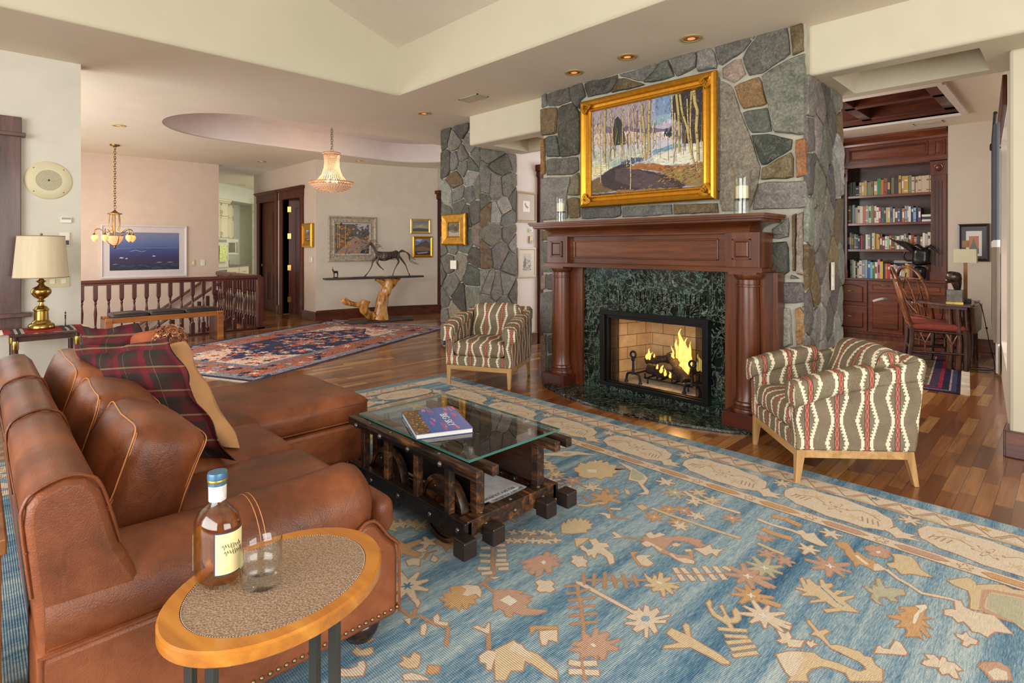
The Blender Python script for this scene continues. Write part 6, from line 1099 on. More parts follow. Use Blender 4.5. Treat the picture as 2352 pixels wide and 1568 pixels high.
# back, leaning slightly, rolled along the top
bk = [(.135, .09), (.098, .55), (.082, .72), (.086, .765), (.105, .79), (.155, .808), (.195, .80), (.225, .765), (.262, .62), (.34, .45), (.38, .30), (.38, .09)]
m = MB(); m.prism(bk, -3.84, -1.655, 'yz'); WS(m, 'back_frame', LEA, bevel=.018, smooth=60)
m = MB()
for x in (-3.1, -2.42, -1.668): seam(m, spline([(x, y, z) for y, z in [(.097, .55), (.080, .72), (.084, .767), (.104, .793), (.155, .811), (.197, .803), (.228, .767), (.265, .62)]], 5), .0045)
seam(m, [(x, .086, .66 + .004 * math.sin(x * 9)) for x in [-3.84 + i * .1 for i in range(22)]] + [(-1.66, .086, .66)], .003)
WS(m, 'back_welt', LEA, smooth=60)
# near arm: big roll on a boxed panel
def rollarm(u, v):
    y = .12 + .87 * u; a = 2 * PI * v; R_ = .128; e = 1.0
    if u > .93: R_ *= math.sqrt(max(0.02, 1 - ((u - .93) / .075) ** 2 * .8))
    x = -1.775 + R_ * 1.02 * math.cos(a); z = .475 + R_ * math.sin(a) - .012 * math.sin(PI * u)
    return (x, y, z)
m = MB(); m.grid(rollarm, 30, 28, closev=True); c_ = [rollarm(1, k / 28) for k in range(28)]; o_ = m.add(c_ + [(-1.775, .998, .475)], [])
for k in range(28): m.f.append([o_ + k, o_ + (k + 1) % 28, o_ + 28]); m.mi.append(0); m.c.append(None)
ob = WS(m, 'arm_roll', LEA, smooth=70)
bmm = bmesh.new(); bmm.from_mesh(ob.data); bmesh.ops.recalc_face_normals(bmm, faces=bmm.faces); bmm.to_mesh(ob.data); bmm.free()
m = MB(); m.prism([(.105, .09), (.105, .42), (.90, .42), (.93, .44), (.965, .43), (1.01, .37), (1.045, .335), (1.052, .30), (1.052, .09)], -1.94, -1.635, 'yz'); WS(m, 'arm_panel', LEA, bevel=.016, smooth=50)
m = MB()
for u_ in (.55, .567): seam(m, [tuple(Vector(rollarm(u_, k / 40)) + (Vector(rollarm(u_, k / 40)) - Vector((-1.775, rollarm(u_, 0)[1], .475))) * .006) for k in range(-6, 18)], .0014, 5)
WS(m, 'arm_stitching', THR, smooth=60)
m = MB(); seam(m, [(-1.636, .11 + .0 * k, .10 + .32 * k / 6) for k in range(7)], .005); seam(m, [(-1.636, .105, .42), (-1.636, .90, .422)], .004)
seam(m, spline([(-1.634, .90, .424), (-1.634, .93, .445), (-1.634, .967, .434), (-1.634, 1.012, .374), (-1.634, 1.047, .337), (-1.634, 1.054, .30), (-1.634, 1.054, .1)], 4), .0055)
WS(m, 'arm_welt', LEA, smooth=60)
m = MB()    # nailheads
def nails(pts, gap=.0235):
    L = 0; a = Vector(pts[0]); m.ball(a, .0068, 4)
    for q in pts[1:]:
        b = Vector(q); d = (b - a); k = max(1, int(d.length / gap))
        for i in range(1, k + 1): m.ball(a + d * (i / k), .0068, 4)
        a = b
nails([(-1.632, .12, .118), (-1.632, 1.045, .118)]); nails([(-1.70, .945, .446), (-1.665, .975, .425), (-1.655, 1.01, .38), (-1.65, 1.04, .345)], .02); nails([(-1.94, 1.054, .118), (-1.64, 1.054, .118)])
nails([(-2.928, 1.02, .118), (-2.928, 1.69, .118)]); nails([(-2.93, 1.703, .118), (-3.80, 1.703, .118)])
o = WS(m, 'nailhead_trim', NAIL, smooth=60); o['kind'] = 'stuff'
# seat cushions and chaise
for i, (x0, x1, y1) in enumerate(((-2.44, -1.90, 1.06), (-2.95, -2.45, 1.05))):
    m = MB(); m.rbox(((x0 + x1) / 2, (.36 + y1) / 2, .395), (x1 - x0, y1 - .36, .15), .05, 18, (.004, .012, .022), .006, i); WS(m, 'seat_cushion', LEA, smooth=179)
m = MB(); m.rbox((-1.80, 1.045, .40), (.20, .085, .13), .04, 10, (0, .005, .004)); WS(m, 'seat_cushion_front', LEA, smooth=179)
m = MB(); m.rbox((-3.375, 1.02, .40), (.87, 1.36, .155), .055, 22, (.008, .012, .03), .008, 4); WS(m, 'chaise_cushion', LEA, smooth=179)
m = MB()
for x0, x1, y0, y1, z in ((-2.44, -1.90, .36, 1.06, .435), (-2.95, -2.45, .36, 1.05, .435), (-3.81, -2.94, .36, 1.70, .44), (-3.81, -2.94, .36, 1.70, .345)):
    seam(m, [(x0 + .03, y1 - .001, z), (x1 - .03, y1 - .001, z), (x1 - .008, y1 - .02, z), (x1 - .001, y1 - .04, z), (x1 - .001, y0 + .1, z)], .0045)
WS(m, 'cushion_welt', LEA, smooth=60)
# three loose back cushions: rows of stitching round the boxing
def backcush(x0, x1, yc, zc, seed, tilt=-16, h=.40, th=.25):
    T = Matrix.Translation(((x0 + x1) / 2, yc, zc)) @ Matrix.Rotation(math.radians(tilt), 4, 'X'); w_ = x1 - x0
    m = MB(); m.xf(T); m.rbox((0, 0, 0), (w_, th * .88, h), .05, 20, (.014, .03, .022), .012, seed); o = WS(m, 'back_cushion', LEA, smooth=179)
    for s_ in (-1, 1):
        m = MB(); m.xf(T)
        for off in (-.008, .008):
            y = s_ * (th * .39 + .000) + off * .6; L = []
            for i in range(97):
                a = 2 * PI * i / 96; ca, sa = math.cos(a), math.sin(a); X = math.copysign(abs(ca) ** .16, ca); Z = math.copysign(abs(sa) ** .16, sa)
                q = Vector((X * (w_ / 2 - .012), s_ * (th * .44 - .012 + off * .4), Z * (h / 2 - .012 + off * .4))); q += noise.noise_vector((q + Vector((seed * 3.1, seed, 0))) * 5.0) * .012; L.append(q)
            m.tube(L[:-1], .0021, 5, closed=True)
        m.build('cushion_stitching', THR, o, origin=WS.o, smooth=60)
backcush(-2.46, -1.975, .395, .60, 11, -19, .37); backcush(-2.97, -2.475, .38, .605, 17, -18, .37); backcush(-3.78, -2.985, .37, .625, 23, -17, .37)
for x, y in ((-1.73, .96), (-3.05, 1.60), (-3.70, 1.60), (-1.73, .2)):
    m = MB(); m.lathe([(.03, .009), (.045, .012), (.048, .02), (.06, .035), (.066, .055), (.06, .075), (.05, .085), (.05, .095)], (x, y, 0), 28); WS(m, 'bun_foot', FOOT, smooth=60)
# ---------------------------------------------------------------- throw pillows
def plaid(name, base, dk, stripe, red):
    s = NT(name); a = s.n('ShaderNodeUVMap'); a.uv_map = 'UV'; x, y, z = s.xyz(a.outputs[0])[0:3]
    def bandf(c, P_, w_, o=0.0): return s.math('LESS_THAN', s.math('FRACT', s.math('DIVIDE', s.math('ADD', c, o), P_)), w_)
    n = s.noise(s.coord(), 10, 3)
    h = bandf(x, .13, .5); v_ = bandf(y, .13, .5, .04)
    col = s.mix(s.math('MULTIPLY', h, .65), base, dk); col = s.mix(s.math('MULTIPLY', v_, .6), col, dk); rb = s.math('MULTIPLY', bandf(x, .13, .22, .03), .6); col = s.mix(rb, col, red)
    rb = s.math('MULTIPLY', bandf(y, .13, .2, .0), .5); col = s.mix(rb, col, red)
    st = s.math('MULTIPLY', bandf(y, .13, .07, .10), .75); col = s.mix(st, col, stripe); st = s.math('MULTIPLY', bandf(x, .13, .018, .105), .5); col = s.mix(st, col, stripe)
    w2 = s.noise(s.coord(), 500, 2); s.bump(w2, .2, .002); col = s.mix(1.0, col, s.ramp(n, [(.3, (.72, .72, .72)), (.7, (1.1, 1.1, 1.1))]), 'MULTIPLY'); return s.fin(col, .85, spec=.2)
PLAID = plaid('plaid_cloth', (76, 34, 36), (42, 44, 40), (132, 106, 78), (110, 30, 42))
def pillow(name, label, T, w_, h_, th, mat, fl=.0, seed=0, parts=None):
    """knife-edge pillow in the local x-z plane, with a flat flange of width fl"""
    m = MB(); N = 30; rn = random.Random(seed)
    def side(sg):
        def f(u, v):
            X = (u * 2 - 1); Z = (v * 2 - 1); fx = 1 - 2 * fl / w_; fz = 1 - 2 * fl / h_
            a, b = min(1, abs(X) / fx), min(1, abs(Z) / fz)
            t = (max(0, 1 - a ** 2.6) * max(0, 1 - b ** 2.6)) ** .55
            k = 1 - .10 * (1 - abs(X)) * (abs(Z) ** 2) * 1.0; k2 = 1 - .10 * (1 - abs(Z)) * (abs(X) ** 2)
            w3 = noise.noise_vector(Vector((X * 2.2, Z * 2.2, seed * 3.3))) ; w4 = noise.noise(Vector((X * 6, Z * 6, seed + 9.0)))
            edge = max(abs(X), abs(Z)); wave = .018 * math.sin(X * 7 + seed) * (edge ** 6) + .016 * math.cos(Z * 8 + seed) * (edge ** 6)
            return (X * w_ / 2 * k2, sg * (t * th / 2 + .0035) + w3.y * .012 + w4 * .005 * t * sg + wave, Z * h_ / 2 * k)
        return f
    m.grid(side(-1), N, N); f1 = side(1); m.grid(lambda u, v: f1(1 - u, v), N, N)
    ed = []
    for i in range(N): ed.append((i / N, 0))
    for i in range(N): ed.append((1, i / N))
    for i in range(N): ed.append((1 - i / N, 1))
    for i in range(N): ed.append((0, 1 - i / N))
    f0 = side(-1)
    vs = [f0(*e) for e in ed] + [f1(*e) for e in ed]; n = len(ed); m.add(vs, [(k, n + k, n + (k + 1) % n, (k + 1) % n) for k in range(n)])
    C0 = T.to_translation(); TI = T.inverted(); m.v = [tuple(T @ Vector(p) - C0) for p in m.v]
    def uvp(nn, p): q = TI @ (p + C0); return (q.x, q.z)
    o = m.build(name, mat, None, smooth=60, uv=uvp); o.location = C0; return tag(o, label, 'pillow', 'throw pillows on the sofa')
def TR(x, y, z, yaw=0, lean=0, roll=0): return Matrix.Translation((x, y, z)) @ Matrix.Rotation(math.radians(yaw), 4, 'Z') @ Matrix.Rotation(math.radians(lean), 4, 'X') @ Matrix.Rotation(math.radians(roll), 4, 'Y')
TAN = plain('tan_suede', (188, 142, 96), .85, var=.05, bump=.15, bscale=200); RUST = plain('rust_cloth', (150, 78, 44), .8, var=.12, bump=.15, bscale=200)
def TF(c, tr, tl, br):
    """place by the top right, top left and bottom right corners"""
    X = (Vector(tr) - Vector(tl)).normalized(); Z = (Vector(tr) - Vector(br)).normalized(); Y = Z.cross(X).normalized()
    return Matrix(((X.x, Y.x, Z.x, c[0]), (X.y, Y.y, Z.y, c[1]), (X.z, Y.z, Z.z, c[2]), (0, 0, 0, 1)))
A_ = ((-2.85, .628, .93), (-3.27, .365, .88), (-2.44, .747, .50))
pillow('throw_pillow', 'large dark red and green plaid pillow nearest the back cushions', TF((-2.855, .556, .69), *A_), .56, .66, .17, PLAID, .045, 3)
pillow('throw_pillow', 'plain tan suede pillow leaning in front of the large plaid pillow', TF((-2.93, .655, .675), *A_), .46, .60, .17, TAN, 0, 12)
pillow('throw_pillow', 'plaid flanged pillow standing behind the larger plaid one', TF((-3.27, .50, .765), (-3.2, .56, 1.0), (-3.46, .33, .98), (-3.1, .62, .56)), .31, .44, .14, PLAID, .04, 7)
pillow('throw_pillow', 'rust-orange pillow edge showing beside the rear plaid pillow', TF((-3.22, .60, .745), (-3.2, .56, 1.0), (-3.46, .33, .98), (-3.1, .62, .56)), .33, .42, .13, RUST, 0, 15)
m = MB(); rn = random.Random(3)
for i in range(170):
    a, b = rn.uniform(0, 2 * PI), math.acos(rn.uniform(-1, 1)); d = Vector((math.sin(b) * math.cos(a), math.sin(b) * math.sin(a), math.cos(b))); p = d * .058; u = d.orthogonal().normalized(); w_ = d.cross(u)
    m.tube([p + (u * math.cos(t * 1.1) + w_ * math.sin(t * 1.1)) * .012 + d * .003 * t for t in range(7)], .0022, 4)
o = m.build('curled_ornament', plain('copper_curl', (168, 112, 78), .35, .6, var=.25, vscale=60), None, smooth=60); o.location = (-3.08, .69, .905); tag(o, 'ball of copper-brown curls perched between the plaid pillows', 'ornament')
# ---------------------------------------------------------------- rustic coffee table with glass top
BW = NT('distressed_wood'); v = BW.coord(scale=(2, 10, 10)); a = BW.noise(v, 2.2, 6, .65, 1.0); b = BW.noise(BW.coord(), 5, 4, .6)
BW.bump(a, .5, .004); f = BW.math('ADD', BW.math('MULTIPLY', a, .72), BW.math('MULTIPLY', b, .28))
BW = BW.fin(BW.ramp(f, [(.38, (26, 19, 16)), (.50, (54, 34, 23)), (.58, (98, 62, 33)), (.70, (166, 112, 58))]), .42, coat=.15)
DW = plain('ebonised_wood', (38, 28, 25), .38, var=.3, vscale=8, bump=.3, bscale=40, coat=.15)
DWB = wood('worn_dark_board', (30, 18, 14), (62, 32, 22), (96, 54, 34), 'x', 1.0, .35)
IR2 = plain('dark_steel', (52, 50, 54), .4, .8, var=.2, vscale=30); BOLT = plain('bolt_steel', (120, 112, 106), .35, .9, var=.1)
rc = thing('coffee_table', 'rustic cart-like coffee table of charred beams and wooden wheels under a glass sheet', 'coffee table', (-2.21, 1.78, .009)); WC = World(rc)
def wbox(name, b, mat=BW, bev=.004, par=None):
    m = MB(); m.box(*b); return WC(m, name, mat, bevel=bev) if par is None else m.build(name, mat, par, origin=WC.o, bevel=bev)
Z0 = .009
wbox('base_beam', (-2.78, -1.80, 1.485, 1.525, .11, .185), DW); wbox('base_beam', (-2.78, -1.80, 2.045, 2.085, .11, .185), DW)
wbox('end_beam', (-1.86, -1.80, 1.50, 2.07, .115, .19)); wbox('end_beam', (-2.72, -2.66, 1.50, 2.07, .115, .19))
for y in (1.455, 1.615, 1.955, 2.105): wbox('beam_end', (-1.80, -1.725, y - .036, y + .036, .08, .155), DW, .006); wbox('beam_end', (-2.87, -2.78, y - .036, y + .036, .08, .155), DW, .006)
for y in (1.625, 1.965): wbox('lower_beam', (-2.80, -1.80, y - .022, y + .022, .09, .14), DW)
wbox('slatted_shelf', (-2.66, -1.86, 1.62, 1.97, .160, .175), DWB)
for y in (1.50, 1.59, 1.99, 2.075):
    wbox('top_rail', (-2.80 if y < 1.7 else -2.76, -1.72, y - .019, y + .019, .385, .428))
for x in (-2.66, -2.43, -2.17, -1.93): wbox('upright', (x - .018, x + .018, 1.488, 1.522, .185, .387), BW)
for y in (1.595, 1.985): wbox('corner_post', (-1.87, -1.825, y - .024, y + .024, .19, .387)); wbox('corner_post', (-2.70, -2.655, y - .024, y + .024, .19, .387))
for x in (-2.43, -2.17, -1.93): wbox('upright', (x - .018, x + .018, 2.053, 2.087, .185, .387))
wbox('side_board', (-2.66, -1.87, 1.972, 1.99, .20, .385), DWB, .002); wbox('side_board', (-2.66, -1.87, 1.602, 1.616, .20, .385), plain('black_board', (22, 17, 16), .45), .002)
m = MB(); m.box(-2.80, -1.80, 1.479, 1.4855, .112, .183); WC(m, 'steel_strap', IR2, bevel=.002)
m = MB(); m.box(-2.70, -1.86, 1.476, 1.4815, .388, .410); WC(m, 'steel_strap', IR2, bevel=.002)
m = MB()
for x in (-2.66, -2.55, -2.30, -2.04, -1.84): m.ball((x, 1.478, .15), .011, 5)
for x in (-2.70, -2.46, -2.21, -1.96): m.ball((x, 1.474, .399), .013, 5)
for x in (-2.6, -2.4, -2.2, -2.0): m.ball((x, 1.50, .429), .010, 5, sz=.5)
for y in (1.60, 1.78, 1.97): m.ball((-1.798, y, .15), .011, 5); m.ball((-1.83, y, .191), .012, 5, sz=.5)
o = WC(m, 'bolt_heads', BOLT, smooth=60); o['kind'] = 'stuff'
for i, (x, y) in enumerate(((-2.50, 1.555), (-2.03, 1.555), (-2.50, 2.02), (-2.03, 2.02))):
    m = MB(); m.lathe([(.13, -.022), (.150, -.022), (.152, -.018), (.152, .018), (.150, .022), (.13, .022)], (x, y, .1615), 48, 'y', cap=False); m.lathe([(.0, -.014), (.132, -.014)], (x, y, .1615), 48, 'y', cap=False); m.lathe([(.132, .014), (.0, .014)], (x, y, .1615), 48, 'y', cap=False); m.lathe([(.06, -.020), (.07, -.020), (.07, -.013)], (x, y, .1615), 30, 'y', cap=False)
    wh = WC(m, 'wheel', BW, smooth=40); m = MB(); m.lathe([(.0, -.034), (.018, -.034), (.022, -.026), (.022, .03), (0, .034)], (x, y, .1615), 16, 'y'); 
    for k in range(6): a_ = k * PI / 3; m.ball((x + .1 * math.cos(a_), y - .016, .1615 + .1 * math.sin(a_)), .008, 4)
    m.build('hub', BOLT, wh, origin=WC.o, smooth=50)
for x, y in ((-2.60, 1.60), (-1.90, 1.60), (-2.60, 1.98), (-1.90, 1.98)):
    m = MB(); m.lathe([(.016, .427), (.016, .446), (.013, .4565)], (x, y, 0), 16); WC(m, 'glass_post', BOLT, smooth=50)
TG = NT('table_glass'); t_ = TG.n('ShaderNodeBsdfTransparent'); t_.inputs[0].default_value = (.90, .96, .93, 1); g_ = TG.n('ShaderNodeBsdfGlossy'); g_.inputs['Roughness'].default_value = .0; lw = TG.n('ShaderNodeLayerWeight'); lw.inputs[0].default_value = .5
mx = TG.n('ShaderNodeMixShader'); TG.l(TG.math('ADD', .08, TG.math('MULTIPLY', TG.math('POWER', lw.outputs['Facing'], 3.2), .85)), mx.inputs[0]); TG.l(t_.outputs[0], mx.inputs[1]); TG.l(g_.outputs[0], mx.inputs[2]); TG.l(mx.outputs[0], TG.t.nodes['Material Output'].inputs[0]); TG.t.nodes.remove(TG.b); TG = TG.m
EDG = plain('glass_edge', (60, 120, 112), .1, coat=1.0)
m = MB(); m.mat(0); gx0, gx1, gy0, gy1 = -2.68, -1.765, 1.478, 2.058
m.quad((gx0, gy0, .468), (gx1, gy0, .468), (gx1, gy1, .468), (gx0, gy1, .468)); m.mat(1)
for a_, b_ in (((gx0, gy0), (gx1, gy0)), ((gx1, gy0), (gx1, gy1)), ((gx1, gy1), (gx0, gy1)), ((gx0, gy1), (gx0, gy0))): m.quad((*a_, .457), (*b_, .457), (*b_, .468), (*a_, .468))
WC(m, 'glass_top', [TG, EDG])
# ---------------------------------------------------------------- lettering helper
def text(name, body, size, T, mat, parent=None, ext=.0003, align='CENTER', sx=1.0):
    cu = bpy.data.curves.new(name, 'FONT'); cu.body = body; cu.size = size; cu.extrude = ext; cu.align_x = align; cu.align_y = 'CENTER'
    o = bpy.data.objects.new(name, cu); COL.objects.link(o)
    dg = bpy.context.evaluated_depsgraph_get(); me = bpy.data.meshes.new_from_object(o.evaluated_get(dg)); me.transform(Matrix.Diagonal((sx, 1, 1, 1))); bpy.data.objects.remove(o); me.materials.clear(); me.materials.append(mat)
    n = bpy.data.objects.new(name, me); COL.objects.link(n); n.matrix_local = T
    if parent is not None: n.parent = parent; n.matrix_local = T
    return n
PAPER = plain('page_block', (232, 230, 224), .7, var=.02); WHITE = plain('white_ink', (240, 240, 244), .5, var=0.0); INK = plain('dark_ink', (34, 36, 48), .6, var=0.0)
def book_flat(name, label, cat, c, yaw, w_, d_, t_, cover, group=None):
    r = thing(name, label, cat, c, yaw, group)
    m = MB(); m.box(-w_ / 2 + .004, w_ / 2 - .004, -d_ / 2 + .004, d_ / 2 - .003, .002, t_ - .002); m.build('pages', PAPER, r)
    m = MB(); m.box(-w_ / 2, w_ / 2, -d_ / 2, d_ / 2, 0, .0025); m.box(-w_ / 2, w_ / 2, -d_ / 2, d_ / 2, t_ - .0025, t_); m.box(-w_ / 2, -w_ / 2 + .003, -d_ / 2, d_ / 2, 0, t_); m.build('cover', cover, r, bevel=.0008)
    return r
# photo book: spine toward the sofa side, lettering reads along the table
ca = Vector((-2.469, 1.621)); cb = Vector((-2.395, 1.868)); cc_ = Vector((-2.034, 1.722)); cd_ = Vector((-2.084, 1.444))
ux = ((cc_ - cb) + (cd_ - ca)) / 2; wB = .385; dB = .275; cen = (ca + cb + cc_ + cd_) / 4; yawB = math.atan2(ux.y, ux.x)
rb = book_flat('book', 'large photo book with a purple and blue sunset cover on the glass table', 'book', (cen.x, cen.y, .4685), yawB, wB, dB, .024, plain('book_cover_blue', (62, 92, 160), .2, coat=.5, var=.05))
cvb = Canvas(wB - .004, dB - .004, lambda a, b, d: (a, b - (dB - .004) / 2, .0242 + d)); rn = random.Random(8)
for k in range(12):
    t = k / 11; c0 = tuple(a * (1 - t) + b * t for a, b in zip((120, 130, 196), (44, 92, 164))); cvb.poly(c0, [(0, 1 - t * .92), (1, 1 - t * .92), (1, 0), (0, 0)], 1e-5)
for k in range(46):
    x, y = rn.uniform(0, 1), rn.uniform(.3, 1); s_ = rn.uniform(.03, .11); cvb.poly(rn.choice([(176, 92, 150), (206, 110, 150), (140, 100, 170), (96, 104, 180), (214, 130, 160), (70, 110, 180)]), [(x - s_, y - s_ * .2), (x - s_ * .3, y + s_ * .35), (x + s_ * .6, y + s_ * .3), (x + s_, y), (x + s_ * .3, y - s_ * .3)], 3e-6)
cvb.poly((96, 84, 52), [(0, 0), (1, 0), (1, .22), (.9, .27), (.8, .24), (.6, .27), (.45, .25), (.3, .30), (.15, .27), (0, .32)], 1e-5)
for k in range(240):
    x = rn.uniform(0, 1); y = rn.uniform(0, .27); s_ = rn.uniform(.006, .02); cvb.poly(rn.choice([(190, 120, 50), (70, 78, 44), (130, 96, 54), (170, 80, 40), (44, 50, 36), (176, 160, 110), (206, 110, 60)]), [(x - s_, y), (x, y + s_ * 1.4), (x + s_, y), (x, y - s_ * 1.4)], 2e-6)
cvb.build('cover_picture', rb, PRINT)
text('lettering', 'BIG SKY', .052, Matrix.Translation((.03, .050, .0262)), WHITE, rb, sx=1.1)
for i, (z, dx, dy, yw) in enumerate(((.1757, -2.055, 1.835, 4), (.182, -2.075, 1.80, 1))):
    mg = book_flat('magazine', ('lower magazine of the pair on the coffee table shelf, title along its edge', 'upper magazine of the pair on the coffee table shelf, silver-grey cover')[i], 'magazine', (dx + .03, dy - .02, z), math.radians(yw), .30, .24, .006, plain('magazine_cover', (190, 192, 202), .25, coat=.3, var=.08, vscale=14), 'magazines on the coffee table shelf')
    text('lettering', 'BIG SKY JOURNAL', .026, Matrix.Translation((.135, 0, .0062)) @ Matrix.Rotation(-PI / 2, 4, 'Z'), INK, mg, sx=.98)
# ---------------------------------------------------------------- oval side table
TW = wood('honey_maple', (148, 84, 16), (190, 118, 30), (214, 148, 52), 'x', .7, .28, .5, bump=.1)
ro = thing('side_table', 'small oval side table, honey-stained rim around a pebbled leather top', 'side table', (-1.171, .464, .009), .213)
H_ = .647; a_, b_ = .182, .228; ai, bi = .154, .187
def oval(a, b, z, n=64): return [(a * math.cos(2 * PI * k / n), b * math.sin(2 * PI * k / n), z) for k in range(n)]
def rings_mesh(m, rs):
    n = len(rs[0]); m.add([p for r_ in rs for p in r_], [(i * n + k, i * n + (k + 1) % n, (i + 1) * n + (k + 1) % n, (i + 1) * n + k) for i in range(len(rs) - 1) for k in range(n)])
m = MB(); rings_mesh(m, [oval(ai + .001, bi + .001, H_ - .004), oval(ai + .001, bi + .001, H_), oval(a_ - .004, b_ - .004, H_), oval(a_, b_, H_ - .004), oval(a_, b_, H_ - .026), oval(a_ - .003, b_ - .003, H_ - .029), oval(.02, .02, H_ - .029)][::-1])
m.build('table_rim', TW, ro, smooth=40)
def pebble():
    s = NT('pebbled_leather'); v = s.coord(); g = s.n('ShaderNodeTexVoronoi'); g.inputs['Scale'].default_value = 360; g.feature = 'SMOOTH_F1'; s.l(s.coord(scale=(1, .7, 1)), g.inputs['Vector']); n = s.noise(v, 170, 3, .6)
    f = s.math('ADD', s.math('MULTIPLY', g.outputs['Distance'], .9), s.math('MULTIPLY', n, .5)); s.bump(f, .8, -.003); return s.fin(s.ramp(f, [(.45, (176, 154, 134)), (.75, (140, 112, 90))]), .42)
m = MB(); m.add(oval(ai, bi, H_ - .0015) + [(0, 0, H_ - .001)], [(k, (k + 1) % 64, 64) for k in range(64)]); m.build('leather_top', pebble(), ro)
m = MB()
for k in range(190):
    t = 2 * PI * k / 190; m.ball(((ai - .0015) * math.cos(t), (bi - .0015) * math.sin(t), H_ - .0008), .0013, 3)
o = m.build('stitched_edge', plain('silver_stitch', (190, 180, 170), .35, .5), ro, smooth=60); o['kind'] = 'stuff'
STL = plain('brushed_bronze_steel', (104, 96, 86), .32, .85, var=.1, vscale=3)
RO = Matrix.Rotation(-.213, 3, 'Z')
for px_, py_ in ((-1.13, .285), (-1.076, .305), (-1.14, .525), (-1.08, .54)):
    q = RO @ Vector((px_ + 1.171, py_ - .464, 0)); m = MB(); m.box(q.x - .014, q.x + .014, q.y - .006, q.y + .006, .008, H_ - .0295); m.build('leg', STL, ro, bevel=.002)
m = MB(); m.box(.02, .12, -.20, -.10, 0.0, .008); m.box(.02, .12, .0, .12, 0, .008); m.box(-.12, .03, -.16, .12, 0, .008); m.build('foot_plate', STL, ro, bevel=.002)
# ---- whisky bottle and tumbler
HT = H_ + .009 + .0002
rw = thing('bottle', 'half-full bottle of amber whisky with cream labels and blue cap on the side table', 'bottle', (-1.258, .368, HT), math.radians(18))
sx_, sy_ = 1.0, .72
body = [(.0, .002), (.044, .0), (.050, .004), (.0525, .012), (.0535, .05), (.0545, .105), (.0535, .122), (.048, .137), (.036, .149), (.024, .158), (.0175, .168), (.0160, .178), (.0155, .205)]
WG = thinglass('bottle_clear_glass', (.97, .98, .96, 1), 1.0)
m = MB(); m.lathe(body, (0, 0, 0), 48, 'z', sx_, sy_, cap=False); m.lathe([(r_ - .0022, h if h > .01 else .008) for r_, h in body[::-1] if r_ > .003] + [(.0, .008)], (0, 0, 0), 48, 'z', sx_, sy_, cap=False); m.build('bottle_glass', WG, rw, smooth=60)
WK = thinglass('whisky_liquid', (.99, .74, .30, 1), .5)
m = MB(); m.lathe([(.0, .0083)] + [(r_ - .0025, max(h, .0085)) for r_, h in body[2:8]] + [(.036, .145), (.0, .145)], (0, 0, 0), 48, 'z', sx_, sy_, cap=False); m.build('whisky', WK, rw, smooth=60)
LAB = plain('cream_label', (240, 228, 168), .55, var=.02); LBL = plain('label_border', (52, 60, 84), .5)
def curved(name, a0, a1, z0, z1, mat, off, par=rw):
    m = MB()
    def f(u, v):
        a = math.radians(a0 + (a1 - a0) * u); R_ = .0540 + off; return (R_ * math.cos(a) * sx_, R_ * math.sin(a) * sy_, z0 + (z1 - z0) * v)
    m.grid(f, 24, 1); return m.build(name, mat, par, smooth=60)
curved('label', -52, 38, .030, .118, LBL, .0010); curved('label', -49, 35, .033, .115, LAB, .0016)
curved('back_label', 176, 236, .026, .100, LAB, .0014)
m = MB(); m.lathe([(.0168, .168), (.0172, .198), (.0168, .2)], (0, 0, 0), 28, cap=False); m.build('neck_label', plain('neck_label', (226, 222, 214), .5, var=.06, vscale=90), rw, smooth=60)
m = MB(); m.lathe([(.0, .226), (.0185, .226), (.0195, .222), (.0195, .214), (.0178, .212), (.0178, .206), (.018, .200), (.0, .200)][::-1], (0, 0, 0), 32, cap=False); m.build('cap', plain('blue_cap', (78, 124, 156), .35, .4, var=.03), rw, smooth=40)
m = MB(); m.lathe([(.0183, .2065), (.0190, .2075), (.0190, .2115), (.0183, .2125)], (0, 0, 0), 32, cap=False); m.build('cap_band', plain('gold_band', (196, 168, 84), .3, .8), rw, smooth=40)
m = MB()
for k, (x0, z) in enumerate(((-.012, .088), (0.0, .075))):    # handwritten marks on the front label
    for j in range(4):
        a = math.radians(-34 + j * 14 + k * 5); R_ = .0559; P_ = [(R_ * math.cos(a + t * .05) * sx_, R_ * math.sin(a + t * .05) * sy_, z + .006 * math.sin(t * 2.4 + j) + .0) for t in range(5)]; m.tube(P_, .0006, 4)
m.build('label_script', INK, rw)
m = MB()
for j in range(3):
    a = math.radians(188 + j * 13); R_ = .0557; m.tube([(R_ * math.cos(a + t * .04) * sx_, R_ * math.sin(a + t * .04) * sy_, .075 + .005 * math.sin(t * 2.6 + j * 2)) for t in range(5)], .0007, 4)
for j in range(9):
    a = math.radians(196 + j * 3.2); R_ = .0557; m.tube([(R_ * math.cos(a) * sx_, R_ * math.sin(a) * sy_, .034), (R_ * math.cos(a) * sx_, R_ * math.sin(a) * sy_, .052)], .0005, 4)
m.build('label_script', INK, rw)
rt = thing('tumbler', 'clear thick-based whisky tumbler standing beside the bottle', 'glass', (-1.180, .428, HT + .0001), math.radians(35))
CL = thinglass('tumbler_glass', (.975, .985, .98, 1), 1.6)
def tum(r_, h, sl): return (r_, h)
m = MB(); n = 56; prof = [(.0, .0), (.034, .0), (.0375, .004), (.0385, .02), (.0395, .06), (.040, .086), (.0395, .0885), (.0382, .0875), (.0375, .06), (.0355, .034), (.030, .028), (.0, .026)]
m.lathe(prof, (0, 0, 0), n, 'z', 1.08, .90, cap=False)
m.v = [(x, y, z * (1 + .07 * x / .04) if z > .03 else z) for x, y, z in m.v]; m.build('tumbler_body', CL, rt, smooth=60)
